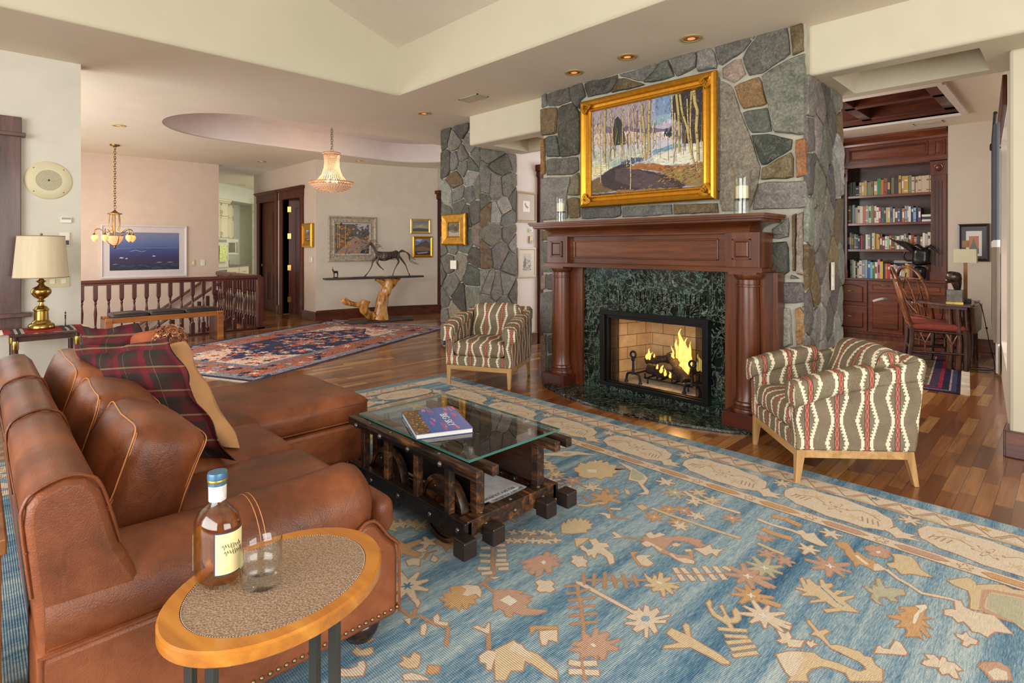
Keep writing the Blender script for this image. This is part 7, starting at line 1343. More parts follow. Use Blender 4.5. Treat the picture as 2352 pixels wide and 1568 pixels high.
# furniture corner at the very left edge, behind the sofa
rk = thing('console_cabinet', 'brown wooden cabinet corner just in view behind the sofa back', 'cabinet', (-2.0, -.30, .0))
WK2 = World(rk); OB = wood('brown_oak', (96, 56, 24), (140, 88, 42), (166, 112, 60), 'z', 1.0, .35)
m = MB(); m.box(-2.32, -1.83, -.42, .062, .60, .64); WK2(m, 'cabinet_top', OB, bevel=.004); m = MB(); m.box(-2.31, -1.84, -.41, .052, .012, .60); WK2(m, 'cabinet_body', OB, bevel=.004)
# ---------------------------------------------------------------- side table by the left wall, lamp, figurine
DKW = wood('dark_campaign_wood', (36, 18, 14), (62, 32, 24), (84, 48, 36), 'z', 1.0, .3)
rt_ = thing('accent_table', 'small dark wooden table with brass leg collars under a fringed red runner', 'side table', (-6.52, .455, 0)); WA = World(rt_)
TX0, TX1, TY0, TY1 = -6.10, -5.62, .20, .645
rt_.location = (-5.86, .42, 0); WA = World(rt_)
m = MB(); m.box(TX0, TX1, TY0, TY1, .672, .69); WA(m, 'table_top', DKW, bevel=.003)
m = MB(); m.box(TX0 + .03, TX1 - .03, TY0 + .03, TY0 + .05, .632, .672); m.box(TX0 + .03, TX1 - .03, TY1 - .05, TY1 - .03, .632, .672); m.box(TX0 + .03, TX0 + .05, TY0 + .03, TY1 - .03, .632, .672); m.box(TX1 - .05, TX1 - .03, TY0 + .03, TY1 - .03, .632, .672); WA(m, 'apron', DKW)
for x in (TX0 + .035, TX1 - .035):
    for y in (TY0 + .035, TY1 - .035):
        m = MB(); m.lathe([(.016, 0), (.020, .672)], (x, y, 0), 12); l_ = WA(m, 'leg', DKW, smooth=60); m = MB(); m.lathe([(.0215, .575), (.0225, .58), (.0225, .635), (.0215, .64)], (x, y, 0), 16, cap=False); m.build('brass_collar', BRASS, l_, origin=WA.o, smooth=60)
def runner_mat():
    s = NT('striped_runner'); v = s.coord(); x, y, z = s.xyz(v)[0:3]
    col = s.ramp(s.math('ADD', s.math('MULTIPLY', y, 1.6), .5), [(0.0, (168, 30, 38)), (.17, (60, 54, 52)), (.20, (190, 182, 170)), (.23, (60, 54, 52)), (.26, (190, 182, 170)), (.29, (168, 30, 38)), (.66, (60, 54, 52)), (.70, (190, 182, 170)), (.73, (60, 54, 52)), (.77, (190, 182, 170)), (.8, (168, 30, 38))], 'CONSTANT')
    s.bump(s.noise(v, 300, 2), .3, .003); return s.fin(col, .9)
rr_ = thing('table_runner', 'red and grey striped woven runner with cream fringe on the accent table', 'runner', (-5.86, .422, .6905)); m = MB(); m.box(-.155, .155, -.25, .25, 0, .004); m.build('cloth', runner_mat(), rr_)
m = MB(); rn = random.Random(4)
for s_ in (-1, 1):
    for i in range(60): x = -.155 + .31 * i / 59; m.tube([(x, s_ * .25, .003), (x + rn.uniform(-.012, .012), s_ * .275, -.002 if abs(s_ * .275) > .24 else .0), (x + rn.uniform(-.02, .02), s_ * .285, -.035)], .0018, 3)
o = m.build('fringe', plain('cream_fringe', (222, 212, 190), .9), rr_); o['kind'] = 'stuff'
rl = thing('table_lamp', 'brass urn table lamp with a tapered ivory drum shade by the left window', 'lamp', (-5.90, .405, .6955)); rl.scale = (1, 1, .96)
m = MB(); m.lathe([(.085, 0), (.088, .008), (.085, .03), (.075, .045), (.062, .05), (.058, .062), (.052, .07), (.047, .075), (.045, .15), (.052, .158), (.052, .165), (.043, .172), (.038, .185), (.02, .195), (.016, .21), (.015, .225), (.03, .232), (.016, .24), (.018, .25), (.045, .27), (.062, .295), (.066, .315), (.062, .332), (.05, .348), (.03, .36), (.022, .368), (.017, .385), (.03, .398), (.036, .402), (.02, .41), (.014, .42), (.013, .45)], (0, 0, 0), 36); m.build('brass_base', BRASS, rl, smooth=40)
m = MB(); m.lathe([(.007, .45), (.007, .71)], (0, 0, 0), 10); m.ball((0, 0, .80), .010, 5); m.lathe([(.006, .70), (.006, .80)], (0, 0, 0), 8); m.build('harp_and_finial', BRASS, rl, smooth=60)
SHD = NT('lamp_shade_linen'); v = SHD.coord(scale=(1, 1, .05)); SHD.b.inputs['Subsurface Weight'].default_value = 0; SHD = SHD.fin(SHD.ramp(SHD.noise(v, 30, 3), [(.3, (212, 198, 166)), (.7, (224, 212, 182))]), .9)
m = MB(); m.lathe([(.178, .435), (.152, .785)], (0, 0, 0), 48, cap=False); m.lathe([(.150, .785), (.176, .435)], (0, 0, 0), 48, cap=False); m.build('lamp_shade', SHD, rl, smooth=60)
for r_, z in ((.178, .435), (.152, .785)): m = MB(); m.tube([(r_ * math.cos(2 * PI * k / 48), r_ * math.sin(2 * PI * k / 48), z) for k in range(48)], .003, 5, closed=True); m.build('shade_trim', plain('shade_trim', (140, 112, 82), .7), rl, smooth=60)
rf = thing('figurine', 'tiny dark wire man figurine standing beside the brass lamp', 'figurine', (-5.92, .56, .6955))
m = MB(); m.lathe([(.02, 0), (.02, .005)], (0, 0, 0), 16); m.build('disc_base', BLACK, rf)
m = MB(); m.tube([(-.018, 0, .004), (-.008, 0, .03), (0, 0, .062)], .003, 6); m.tube([(.018, 0, .004), (.012, 0, .03), (0, 0, .062)], .003, 6); m.tube([(0, 0, .06), (.002, 0, .10)], [.004, .006], 6); m.tube([(0, 0, .098), (-.02, 0, .085), (-.03, 0, .06)], .0022, 6); m.tube([(0, 0, .098), (.022, 0, .09), (.028, 0, .07)], .0022, 6); m.ball((.003, 0, .113), .007, 6); m.tube([(.003, 0, .118), (.006, 0, .13)], .002, 5); m.build('wire_figure', BLACK, rf, smooth=60)
# wall fittings on the left wall
rsp = thing('wall_speaker', 'round cream intercom speaker on the left wall', 'speaker', (-6.249, .478, 1.94))
m = MB(); m.lathe([(.0, .016), (.09, .016), (.15, .012), (.162, .004), (.165, 0)], (0, 0, 0), 48, 'x', cap=False); m.build('face_plate', CREAMP, rsp, smooth=60)
m = MB()
for k in range(1, 12):
    n_ = k * 7
    for i in range(n_): a = 2 * PI * i / n_; m.lathe([(.0, .0185), (.0024, .0182)], (0, k * .0078 * math.cos(a), k * .0078 * math.sin(a)), 5, 'x', cap=False)
m.cyl((.0165, 0, 0), .008, .004, 12, 'x'); o = m.build('grille_holes', plain('speaker_holes', (60, 54, 44), .8), rsp); o['kind'] = 'stuff'
for y, z in ((-.10, .10), (.10, .10), (-.10, -.10), (.10, -.10)): m = MB(); m.ball((.012, y, z), .005, 4); m.build('screw', BRASS, rsp)
def plate(name, label, cat, loc, w_, h_, yaw=0, mat=None, rock=(), grp=None, t=.006, rk=None):
    """wall plate lying on a wall that faces local -y"""
    r = thing(name, label, cat, loc, yaw, grp); m = MB(); m.box(-w_ / 2, w_ / 2, -t, 0, -h_ / 2, h_ / 2); m.build('plate', mat or CREAMP, r, bevel=.002)
    for x0, x1, z0, z1 in rock: m = MB(); m.box(x0, x1, -t - .004, -t, z0, z1); m.build('button', rk or plain('switch_white', (232, 228, 214), .4, var=.01), r, bevel=.001)
    return r
EY = PI / 2   # faces +x
plate('thermostat', 'small white thermostat on the left wall under the speaker', 'thermostat', (-6.249, .594, 1.60), .075, .05, EY, plain('switch_white', (232, 228, 214), .4, var=.01), ((-.03, .03, .004, .02),), t=.02, rk=plain('lcd_grey', (150, 150, 140), .4))
plate('keypad', 'white and black keypad beside the lamp shade on the left wall', 'keypad', (-6.249, .585, 1.43), .07, .12, EY, plain('switch_white', (232, 228, 214), .4, var=.01), ((-.03, .03, -.05, -.01),), t=.015, rk=plain('keypad_black', (30, 30, 32), .4))
plate('light_switch', 'cream double rocker switch below the lamp shade on the left wall', 'light switch', (-6.249, .54, 1.06), .16, .10, EY, plain('cream_switch', (206, 198, 150), .4, var=.01), ((-.055, -.02, -.02, .02), (.02, .055, -.02, .02)))
# ---------------------------------------------------------------- stair railing
RL = wood('railing_mahogany', (42, 18, 14), (78, 36, 28), (100, 54, 42), 'z', 1.0, .28, .35); RLY = wood('railing_mahogany_y', (42, 18, 14), (78, 36, 28), (100, 54, 42), 'y', 1.0, .28, .35)
rb_ = thing('stair_railing', 'dark mahogany balustrade with turned spindles around the stairwell', 'railing', (-9.6, 2.0, 0)); WR = World(rb_)
def baluster_mesh(zt, zb=.0):
    m = MB(); w1 = .026
    for a, b in ((zt - .20, zt), (zb, zb + .16)): m.box(-w1, w1, -w1, w1, a, b)
    L = zt - zb; m.lathe([(.026, zb + .16), (.014, zb + .185), (.018, zb + .20), (.012, zb + .22), (.013, zb + .26), (.021, zb + .40), (.013, zt - .30), (.011, zt - .27), (.020, zt - .255), (.012, zt - .24), (.026, zt - .20)], (0, 0, 0), 14); return m
b0 = baluster_mesh(.83, .03).build('baluster', RL, rb_, smooth=40)
def badd(x, y, z=0.0, first=[True], src=b0, par=rb_):
    o = src.copy() if not (src is b0 and first[0]) else src
    if src is b0 and first[0]: first[0] = False
    else: COL.objects.link(o); o.parent = par
    o.location = Vector((x, y, z)) - rb_.location; return o
y = .02
while y < 3.35: badd(-9.6, y); y += .152
x = -9.75
while x > -11.8: badd(x, 3.46); x -= .125
def rail(pts, w_=.062):
    m = MB(); prof = [(-w_ / 2, 0), (-w_ / 2 - .006, .012), (-w_ / 2, .03), (-.012, .052), (.012, .052), (w_ / 2, .03), (w_ / 2 + .006, .012), (w_ / 2, 0)]
    vs = []; n = len(prof); P = [Vector(p) for p in pts]
    for i, p in enumerate(P):
        a = P[max(i - 1, 0)]; b = P[min(i + 1, len(P) - 1)]; d = (b - a); h = Vector((d.x, d.y, 0)).normalized(); s_ = Vector((h.y, -h.x, 0))
        k = 1.0
        if 0 < i < len(P) - 1:
            d1 = (P[i] - P[i - 1]); d2 = (P[i + 1] - P[i]); h1 = Vector((d1.x, d1.y)).normalized(); h2 = Vector((d2.x, d2.y)).normalized(); k = 1 / max(.5, math.sqrt((1 + h1.dot(h2)) / 2))
        vs += [p + s_ * q[0] * k + Vector((0, 0, q[1])) for q in prof]
    m.add(vs, [(i * n + k, i * n + (k + 1) % n, (i + 1) * n + (k + 1) % n, (i + 1) * n + k) for i in range(len(P) - 1) for k in range(n)] + [tuple(range(n)), tuple((len(P) - 1) * n + k for k in range(n))[::-1]]); return m
WR(rail([(-9.6, -.3, .85), (-9.6, 3.46, .85), (-11.84, 3.46, .85)]), 'handrail', RLY, smooth=40)
m = MB(); m.box(-9.63, -9.57, -.3, 3.49, .825, .852); m.box(-11.84, -9.57, 3.43, 3.49, .825, .852); WR(m, 'subrail', RLY, bevel=.003)
m = MB(); m.box(-9.66, -9.54, -.3, 3.52, 0.001, .03); m.box(-11.84, -9.54, 3.40, 3.52, .001, .03); WR(m, 'shoe_rail', RLY, bevel=.003)
m = MB(); m.box(-9.645, -9.555, 3.415, 3.505, .0, .86); WR(m, 'newel_post', RL, bevel=.004)
# stair flight going down beside the far wall, with its own balustrade
STW = wood('stair_wood', (60, 28, 18), (100, 52, 34), (124, 70, 46), 'x', 1.0, .35)
n_st = 15; rise = .185; run = .265
m = MB()
for k in range(1, n_st):
    yt = 3.40 - run * k; m.box(-11.845, -10.80, yt, 3.40 - run * (k - 1) + .02, -rise * k - .03, -rise * k)
    m.box(-11.845, -10.80, yt + run - .02, yt + run, -rise * k, -rise * (k - 1) - .03)
st_ = struct(m.build('floor_stairs', STW))
rst = thing('stair_rail', 'sloping mahogany stair rail descending inside the stairwell', 'railing', (-10.78, 3.38, 0)); WT = World(rst)
sl_ = rise / run
WT(rail([(-10.78, 3.38, .84), (-10.78, 3.2, .72), (-10.78, .2, .80 - sl_ * 3.16)]), 'handrail', RLY, smooth=40)
m = MB(); m.prism([(3.38, -.02), (3.38, .12), (.2, .10 - sl_ * 3.16), (.2, -.20 - sl_ * 3.16), (3.3, -.2)], -10.80, -10.76, 'yz'); WT(m, 'stringer', RLY)
bs = baluster_mesh(.80, .08)
k = 0
bo = None
for k in range(22):
    y = 3.26 - k * .135; z = -sl_ * (3.38 - y) - .02
    if bo is None: bo = bs.build('baluster', RL, rst, smooth=40); o = bo
    else: o = bo.copy(); COL.objects.link(o); o.parent = rst
    o.location = Vector((-10.78, y, z)) - rst.location
WT(rail([(-11.78, 3.2, .70), (-11.78, .2, .78 - sl_ * 3.16)], .045), 'wall_rail', RLY, smooth=40)
# ---------------------------------------------------------------- bench
BN = wood('golden_fir', (120, 64, 22), (166, 100, 40), (192, 130, 66), 'y', .8, .35); BNZ = wood('dark_fir', (70, 34, 18), (104, 56, 28), (128, 76, 42), 'z', .8, .35)
rbn = thing('bench', 'long low wooden bench with three black leather seat pads before the railing', 'bench', (-8.95, 1.9, 0)); WB = World(rbn)
bx0, bx1, by0, by1 = -9.20, -8.82, 1.26, 2.64
m = MB(); m.box(bx1 - .035, bx1, by0, by1, .36, .43); WB(m, 'seat_rail', BN, bevel=.004); m = MB(); m.box(bx0, bx0 + .035, by0, by1, .36, .43); WB(m, 'seat_rail', BN, bevel=.004)
m = MB(); m.box(bx0 + .035, bx1 - .035, by0 + .04, by1 - .04, .385, .40); WB(m, 'seat_board', BNZ)
for y in (by0 - .02, by1 - .06):
    m = MB(); m.box(bx0 + .02, bx1 - .02, y, y + .08, 0, .40); m.box(bx0 - .02, bx0 + .02, y + .0, y + .08, 0, .43); WB(m, 'end_leg', BNZ, bevel=.005); m = MB(); m.box(bx1 - .02, bx1 + .012, y, y + .08, 0, .43); WB(m, 'leg_face', BN, bevel=.005)
BLT = plain('black_leather', (40, 34, 34), .35, var=.1)
for k in range(3):
    m = MB(); L = (by1 - by0 - .1) / 3; m.rbox(((bx0 + bx1) / 2, by0 + .05 + L * (k + .5), .445), (.355, L - .004, .07), .03, 10, (0, 0, .02)); WB(m, 'seat_pad', BLT, smooth=179)
# ---------------------------------------------------------------- pictures on the walls
def picture(label, loc, yaw, w_, h_, prof, fmat, draw, mat=None, board=None, fname='frame'):
    r = thing('picture', label, 'picture', loc, yaw); frame_parts(r, w_, h_, prof, fmat, PL, fname); ins = prof[-1][0]
    cw2, ch2 = w_ - 2 * ins, h_ - 2 * ins
    c = Canvas(cw2, ch2, lambda a, b, d: (a, -.012 - d, ins + b)); draw(c); c.build('artwork', r, mat or PICT); return r
def sub(c, rect):
    """draw inside a mat opening: rect = u0,v0,u1,v1"""
    u0, v0, u1, v1 = rect
    class S:
        def poly(s, col, pts, eps=1e-5): c.poly(col, [(u0 + x * (u1 - u0), v0 + y * (v1 - v0)) for x, y in pts], eps)
    return S()
def blue_art(c):
    rn = random.Random(6); c.poly((222, 214, 216), [(0, 0), (1, 0), (1, 1), (0, 1)]); s = sub(c, (.075, .115, .925, .885))
    for k in range(24):
        t = k / 23; g = [(132, 136, 166), (112, 128, 178), (88, 108, 166), (66, 76, 138), (58, 52, 100), (54, 44, 78), (34, 44, 62)]; i = min(5, int(t * 6)); f = t * 6 - i; col = tuple(a * (1 - f) + b * f for a, b in zip(g[i], g[i + 1]))
        s.poly(col, [(0, 1 - t * .96), (1, 1 - t * .96 + rn.uniform(-.01, .01)), (1, 0), (0, 0)])
    def ln(col, p, w): s.poly(col, [(x, y + w) for x, y in p] + [(x, y - w) for x, y in p[::-1]])
    ln((50, 58, 96), [(.56, .53), (.64, .565), (.7, .555), (.79, .52)], .008); ln((196, 200, 222), [(.28, .5), (.36, .53), (.44, .49), (.5, .515)], .004); ln((150, 160, 206), [(.1, .57), (.4, .6), (.7, .585), (.98, .61)], .003)
    for x, y, w2 in ((.16, .33, .035), (.62, .37, .03), (.23, .31, .02), (.08, .16, .04), (.86, .2, .05), (.7, .2, .05)): s.poly((206, 200, 220) if y > .3 else (96, 140, 170), [(x - w2, y - .01), (x - w2 * .3, y + .02), (x + w2, y + .005), (x + w2 * .4, y - .015)])
    for k in range(70): x = rn.uniform(0, 1); y = rn.uniform(0, .16); ln(rn.choice([(30, 60, 70), (50, 84, 90), (28, 34, 54), (70, 90, 120)]), [(max(0, x - .03), y), (x, y + .015), (min(1, x + .03), y)], .006)
WF_ = plain('white_frame', (218, 206, 206), .4, var=.01)
picture('large framed blue and violet seascape print on the stairwell wall', (-11.845, 2.26, .82), EY, 1.33, .95, [(0, 0), (0, .03), (.02, .032), (.035, .022), (.035, .0)], WF_, blue_art)
def autumn(c):
    rn = random.Random(12); c.poly((206, 200, 190), [(0, 0), (1, 0), (1, 1), (0, 1)]); s = sub(c, (.03, .04, .97, .96)); s.poly((110, 96, 84), [(0, 0), (1, 0), (1, 1), (0, 1)])
    s.poly((190, 196, 210), [(.55, 1), (.62, .9), (.72, .8), (.8, .88), (.86, .82), (.96, 1)]); s.poly((168, 140, 122), [(.0, .0), (.3, .3), (.55, .55), (.75, .5), (1, .42), (1, 0)]); s.poly((50, 60, 56), [(.72, .02), (1, .0), (1, .16), (.8, .14)])
    for k in range(230):
        x, y = rn.uniform(0, 1), rn.uniform(0, 1); z = .05 * rn.random() + .02; 
        if x < .45 and y > .25: col = rn.choice([(206, 146, 50), (222, 170, 74), (150, 96, 40), (60, 50, 44), (190, 120, 40)])
        elif y > .6: col = rn.choice([(60, 70, 78), (84, 88, 96), (180, 186, 200), (104, 92, 80), (140, 100, 60)])
        else: col = rn.choice([(186, 160, 140), (206, 186, 166), (140, 110, 96), (170, 120, 80), (110, 100, 110), (196, 140, 90)])
        a = rn.uniform(0, PI); s.poly(col, [(x - z * math.cos(a), y - z * math.sin(a)), (x + z * .4, y - z * .4), (x + z * math.cos(a), y + z * math.sin(a)), (x - z * .4, y + z * .4)], 2e-6)
    for x in (.07, .12, .3): s.poly((222, 206, 160), [(x - .006, .2), (x + .006, .2), (x + .004, 1), (x - .004, 1)])
CARV = plain('carved_silver_wood', (168, 156, 138), .55, .1, var=.16, vscale=22, bump=.5, bscale=60)
def onwall(t): # point and yaw on the curved wall
    a, b = Vector(cw(t - .01)), Vector(cw(t + .01)); d = b - a; p = Vector(cw(t)); return p, math.atan2(d.y, d.x)
def wallpic(label, y, z, w_, h_, prof, fm, dr, off=.006):
    t = (y - 4.56) / 2.32; p, yw = onwall(t); n = Vector((math.sin(yw), -math.cos(yw))); p = p + n * off; return picture(label, (p.x, p.y, z), yw, w_, h_, prof, fm, dr)
wallpic('autumn mountain painting in a wide carved grey frame above the console', 5.25, 1.10, .94, .86, [(0, 0), (0, .05), (.02, .06), (.05, .04), (.09, .035), (.11, .045), (.12, .03), (.12, 0)], CARV, autumn)
def seasky(c):
    for k in range(10): t = k / 9; c.poly(tuple(a * (1 - t) + b * t for a, b in zip((120, 140, 150), (196, 176, 140))), [(0, 1 - t * .7), (1, 1 - t * .7), (1, 0), (0, 0)])
    c.poly((214, 190, 130), [(.2, .5), (.5, .62), (.7, .75), (.6, .55), (.9, .5), (.5, .42)]); c.poly((84, 100, 110), [(0, .28), (.4, .33), (1, .28), (1, 0), (0, 0)]); c.poly((92, 100, 70), [(0, .14), (1, .12), (1, 0), (0, 0)])
def hills(c):
    c.poly((110, 140, 176), [(0, 0), (1, 0), (1, 1), (0, 1)]); c.poly((190, 196, 206), [(0, .9), (.3, .8), (.5, .95), (.2, 1)]); c.poly((104, 88, 80), [(0, .55), (.4, .75), (.75, .9), (1, .7), (1, 0), (0, 0)]); c.poly((140, 112, 92), [(0, .45), (.5, .55), (1, .4), (1, .2), (0, .25)]); c.poly((56, 54, 70), [(0, .2), (1, .25), (1, 0), (0, 0)]); c.poly((170, 170, 190), [(.1, .14), (.9, .2), (.8, .12), (.2, .06)])
LG = [(0, 0), (0, .02), (.02, .028), (.04, .02), (.05, .02), (.05, 0)]
wallpic('small pale seascape in a light gilt frame, upper of the pair near the column', 6.56, 1.645, .42, .305, LG, plain('pale_gilt', (216, 186, 124), .35, .6), seasky)
wallpic('small mountain view in a bright gilt frame, lower of the pair near the column', 6.60, 1.165, .41, .43, LG, GOLD, hills)
picture('narrow upright painting in a gilt frame beside the doorway', (-10.14, 4.552, 1.37), 0, .43, .45, [(0, 0), (0, .04), (.03, .055), (.07, .04), (.12, .03), (.12, 0)], GOLD, hills)
def elk(c):
    c.poly((120, 112, 92), [(0, 0), (1, 0), (1, 1), (0, 1)]); c.poly((84, 76, 58), [(0, .7), (.5, .95), (1, .9), (1, .5), (0, .45)]); c.poly((170, 160, 136), [(0, 0), (1, 0), (1, .3), (.4, .25), (0, .4)])
    c.poly((66, 40, 26), [(.48, .4), (.74, .38), (.8, .55), (.74, .62), (.66, .6), (.62, .74), (.54, .74), (.5, .6)]); c.poly((50, 32, 22), [(.52, .4), (.55, .2), (.57, .4)]); c.poly((50, 32, 22), [(.7, .4), (.72, .2), (.74, .4)]); c.poly((206, 180, 120), [(.55, .74), (.5, .92), (.53, .92), (.57, .76)]); c.poly((206, 180, 120), [(.6, .74), (.64, .92), (.67, .92), (.62, .76)])
picture('elk painting in a broad dull-gold frame hung on the stone column', (-5.80, 4.615, 1.39), 0, .50, .42, [(0, 0), (0, .03), (.02, .05), (.10, .035), (.115, .04), (.12, .03), (.12, 0)], GOLD2, elk)
def small_print(c):
    c.poly((176, 160, 138), [(0, 0), (1, 0), (1, 1), (0, 1)]); s = sub(c, (.3, .32, .7, .74)); s.poly((230, 224, 214), [(0, 0), (1, 0), (1, 1), (0, 1)]); s.poly((120, 96, 96), [(.15, .45), (.5, .62), (.85, .4), (.6, .3), (.3, .5)]); s.poly((120, 96, 96), [(.2, .7), (.4, .85), (.45, .6), (.3, .55)])
def etching(c):
    c.poly((206, 196, 176), [(0, 0), (1, 0), (1, 1), (0, 1)]); s = sub(c, (.22, .2, .78, .86)); s.poly((184, 176, 160), [(0, 0), (1, 0), (1, 1), (0, 1)]); rn = random.Random(2)
    for k in range(60): x, y = rn.uniform(0, 1), rn.uniform(0, .5 + .4 * abs(rn.random() - .5)); s.poly(rn.choice([(60, 56, 52), (90, 86, 80), (40, 38, 36)]), [(x - .05, y), (x, y + .04), (x + .05, y), (x, y - .04)])
    s.poly((70, 66, 60), [(.05, .2), (.25, .9), (.4, .3)])
CH = plain('champagne_frame', (186, 172, 144), .35, .6)
picture('small print in a champagne frame with grey mat, upper one in the hall', (-5.342, 5.50, 1.71), EY, .39, .42, [(0, 0), (0, .02), (.015, .025), (.03, .015), (.03, 0)], CH, small_print, PRINT)
picture('small etching in a pale frame, lower one in the hall', (-5.342, 5.51, .945), EY, .35, .41, [(0, 0), (0, .02), (.015, .022), (.03, .012), (.03, 0)], plain('ivory_frame', (206, 198, 176), .4), etching, PRINT)
WSW = plain('switch_white', (232, 228, 214), .4, var=.01)
plate('thermostat', 'small white thermostat between the two hall pictures', 'thermostat', (-5.348, 5.60, 1.60), .07, .05, EY, WSW, ((-.025, .0, -.012, .012),), t=.018, rk=plain('lcd_grey', (150, 150, 140), .4))
plate('thermostat', 'brass-coloured thermostat below the white one in the hall', 'thermostat', (-5.348, 5.60, 1.47), .065, .10, EY, plain('bronze_plate', (156, 140, 96), .4, .4), ((-.01, .02, -.04, -.01),), t=.018, rk=plain('lcd_grey', (150, 150, 140), .4))
plate('light_switch', 'white rocker switch plate on the stone column', 'light switch', (-5.83, 4.612, 1.13), .13, .115, 0, WSW, ((-.045, -.01, -.03, .03), (.01, .045, -.03, .03)))
plate('light_switch', 'white rocker switch on the side of the stone chimney', 'light switch', (-1.343, 4.86, 1.13), .075, .22, EY, WSW, ((-.02, .02, -.08, -.01), (-.02, .02, .01, .08)))
plate('light_switch', 'cream switch plate right of the blue seascape', 'light switch', (-11.845, 3.03, 1.07), .08, .12, EY, plain('cream_switch', (206, 198, 150), .4, var=.01), ((-.015, .015, -.03, .03),))
plate('light_switch', 'white switch plate at the corner of the stairwell wall', 'light switch', (-11.845, 3.20, 1.07), .08, .12, EY, WSW, ((-.015, .015, -.03, .03),))
plate('light_switch', 'white double switch under the narrow gilt painting', 'light switch', (-10.05, 4.555, 1.14), .16, .12, 0, plain('tan_switch', (206, 190, 172), .4, var=.01), ((.02, .06, -.04, .04),))
# ---------------------------------------------------------------- doors
def panel_door(m, x0, x1, z0, z1, y, arch=True):
    m.box(x0, x1, y, y + .035, z0, z1)
    for a, b, c, d in ((x0 + .13, x1 - .13, z0 + .98, z1 - .16), (x0 + .13, (x0 + x1) / 2 - .03, z0 + .22, z0 + .84), ((x0 + x1) / 2 + .03, x1 - .13, z0 + .22, z0 + .84)):
        for e, f, g, h in ((a, b, c, c + .02), (a, b, d - .02, d), (a, a + .02, c, d), (b - .02, b, c, d)): m.box(e, f, y - .008, y, g, h)
        m.box(a + .05, b - .05, y - .010, y, c + .05, d - .05)
for i, (x0, x1, lab) in enumerate(((-12.62, -11.78, 'left'), (-11.36, -10.52, 'right'))):
    m = MB(); m.box(x0 - .15, x0, 4.535, 4.70, 0, 2.36); m.box(x1, x1 + .15, 4.535, 4.70, 0, 2.36); m.box(x0 - .16, x1 + .16, 4.53, 4.70, 2.34, 2.50); m.prism([(4.53, 2.50), (4.48, 2.54), (4.48, 2.56), (4.56, 2.56), (4.56, 2.50)], x0 - .19, x1 + .19, 'yz'); struct(m.build('trim_door_casing', MAH, bevel=.005))
m = MB(); panel_door(m, -12.61, -11.79, .01, 2.34, 4.60); d1_ = struct(m.build('door_1', MAH, bevel=.004), 'closed mahogany panel door at the left')
m = MB(); m.lathe([(.03, 0), (.03, .006), (.01, .01), (.01, .04)][::-1], (-12.53, 4.60 - .04, .98), 12, 'y'); m.tube([(-12.53, 4.555, .98), (-12.42, 4.55, .985)], .009, 8); o = m.build('door_handle', BRASS, d1_, smooth=60)
for z in (.3, .95, 1.6, 2.15): m = MB(); m.box(-11.80, -11.775, 4.585, 4.60, z - .05, z + .05); m.build('hinge', BRASS, d1_)
d2_ = bpy.data.objects.new('door_2', None); COL.objects.link(d2_); d2_.location = (-11.33, 4.66, 0); d2_.rotation_euler = (0, 0, math.radians(48)); d2_['kind'] = 'structure'
m = MB(); panel_door(m, .0, .80, .01, 2.34, .0); m.build('door_leaf', MAH, d2_, bevel=.004)
for z in (.3, .95, 1.6, 2.15): m = MB(); m.box(-.02, .05, -.006, .0, z - .055, z + .055); m.build('hinge', BRASS, d2_)
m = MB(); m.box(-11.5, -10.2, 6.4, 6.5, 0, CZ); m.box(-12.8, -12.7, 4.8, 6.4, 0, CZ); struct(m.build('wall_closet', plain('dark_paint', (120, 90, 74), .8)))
# ---------------------------------------------------------------- console, horse, small buck
DRF = NT('varnished_driftwood'); v = DRF.coord(scale=(1, 1, .35)); a = DRF.noise(v, 9, 5, .6, 1.5); DRF.bump(DRF.noise(DRF.coord(), 18, 4), .5, .02); DRF = DRF.fin(DRF.ramp(a, [(.34, (120, 64, 20)), (.5, (200, 136, 56)), (.68, (226, 178, 102))]), .25, coat=.5)
SLATE = plain('dark_slate', (52, 50, 48), .5, var=.15, vscale=14, bump=.5, bscale=30)
rcs = thing('console_table', 'driftwood-root console table with a thin dark slate top and base', 'console table', (-9.05, 5.30, 0), math.radians(80))
m = MB(); P_ = [(-.92, -.16), (-.6, -.2), (-.2, -.19), (.3, -.22), (.62, -.18), (.95, -.12), (1.0, .02), (.7, .14), (.2, .17), (-.4, .15), (-.9, .10)]; m.prism(P_, .795, .825, 'xy'); m.build('slate_top', SLATE, rcs, bevel=.006)
m = MB(); m.prism([(-.5, -.24), (-.1, -.30), (.3, -.26), (.7, -.2), (.72, .0), (.55, .18), (-.2, .18), (-.52, .1)], .001, .03, 'xy'); m.build('slate_base', SLATE, rcs, bevel=.006)
def knot(m, pts, rs, n=16, seed=0):
    pts = spline(pts, 6); R_ = []; k = (len(rs) - 1)
    for i in range(len(pts)): t = i / (len(pts) - 1) * k; a = min(k - 1, int(t)); R_.append(rs[a] + (rs[a + 1] - rs[a]) * (t - a))
    o0 = len(m.v); m.tube(pts, R_, n); 
    for i in range(o0, len(m.v)): p = Vector(m.v[i]); m.v[i] = tuple(p + noise.noise_vector(p * 9 + Vector((seed, 0, 0))) * .022)
m = MB(); knot(m, [(.12, 0, .03), (.14, 0, .25), (.18, 0, .45), (.27, 0, .62), (.33, 0, .79)], [.16, .12, .10, .10, .15], 18, 1); knot(m, [(.30, 0, .62), (.18, 0, .72), (.02, 0, .785)], [.07, .06, .03], 10, 2); knot(m, [(.30, 0, .66), (.42, 0, .74), (.50, 0, .79)], [.06, .05, .03], 10, 5)
m.build('root_trunk', DRF, rcs, smooth=80)
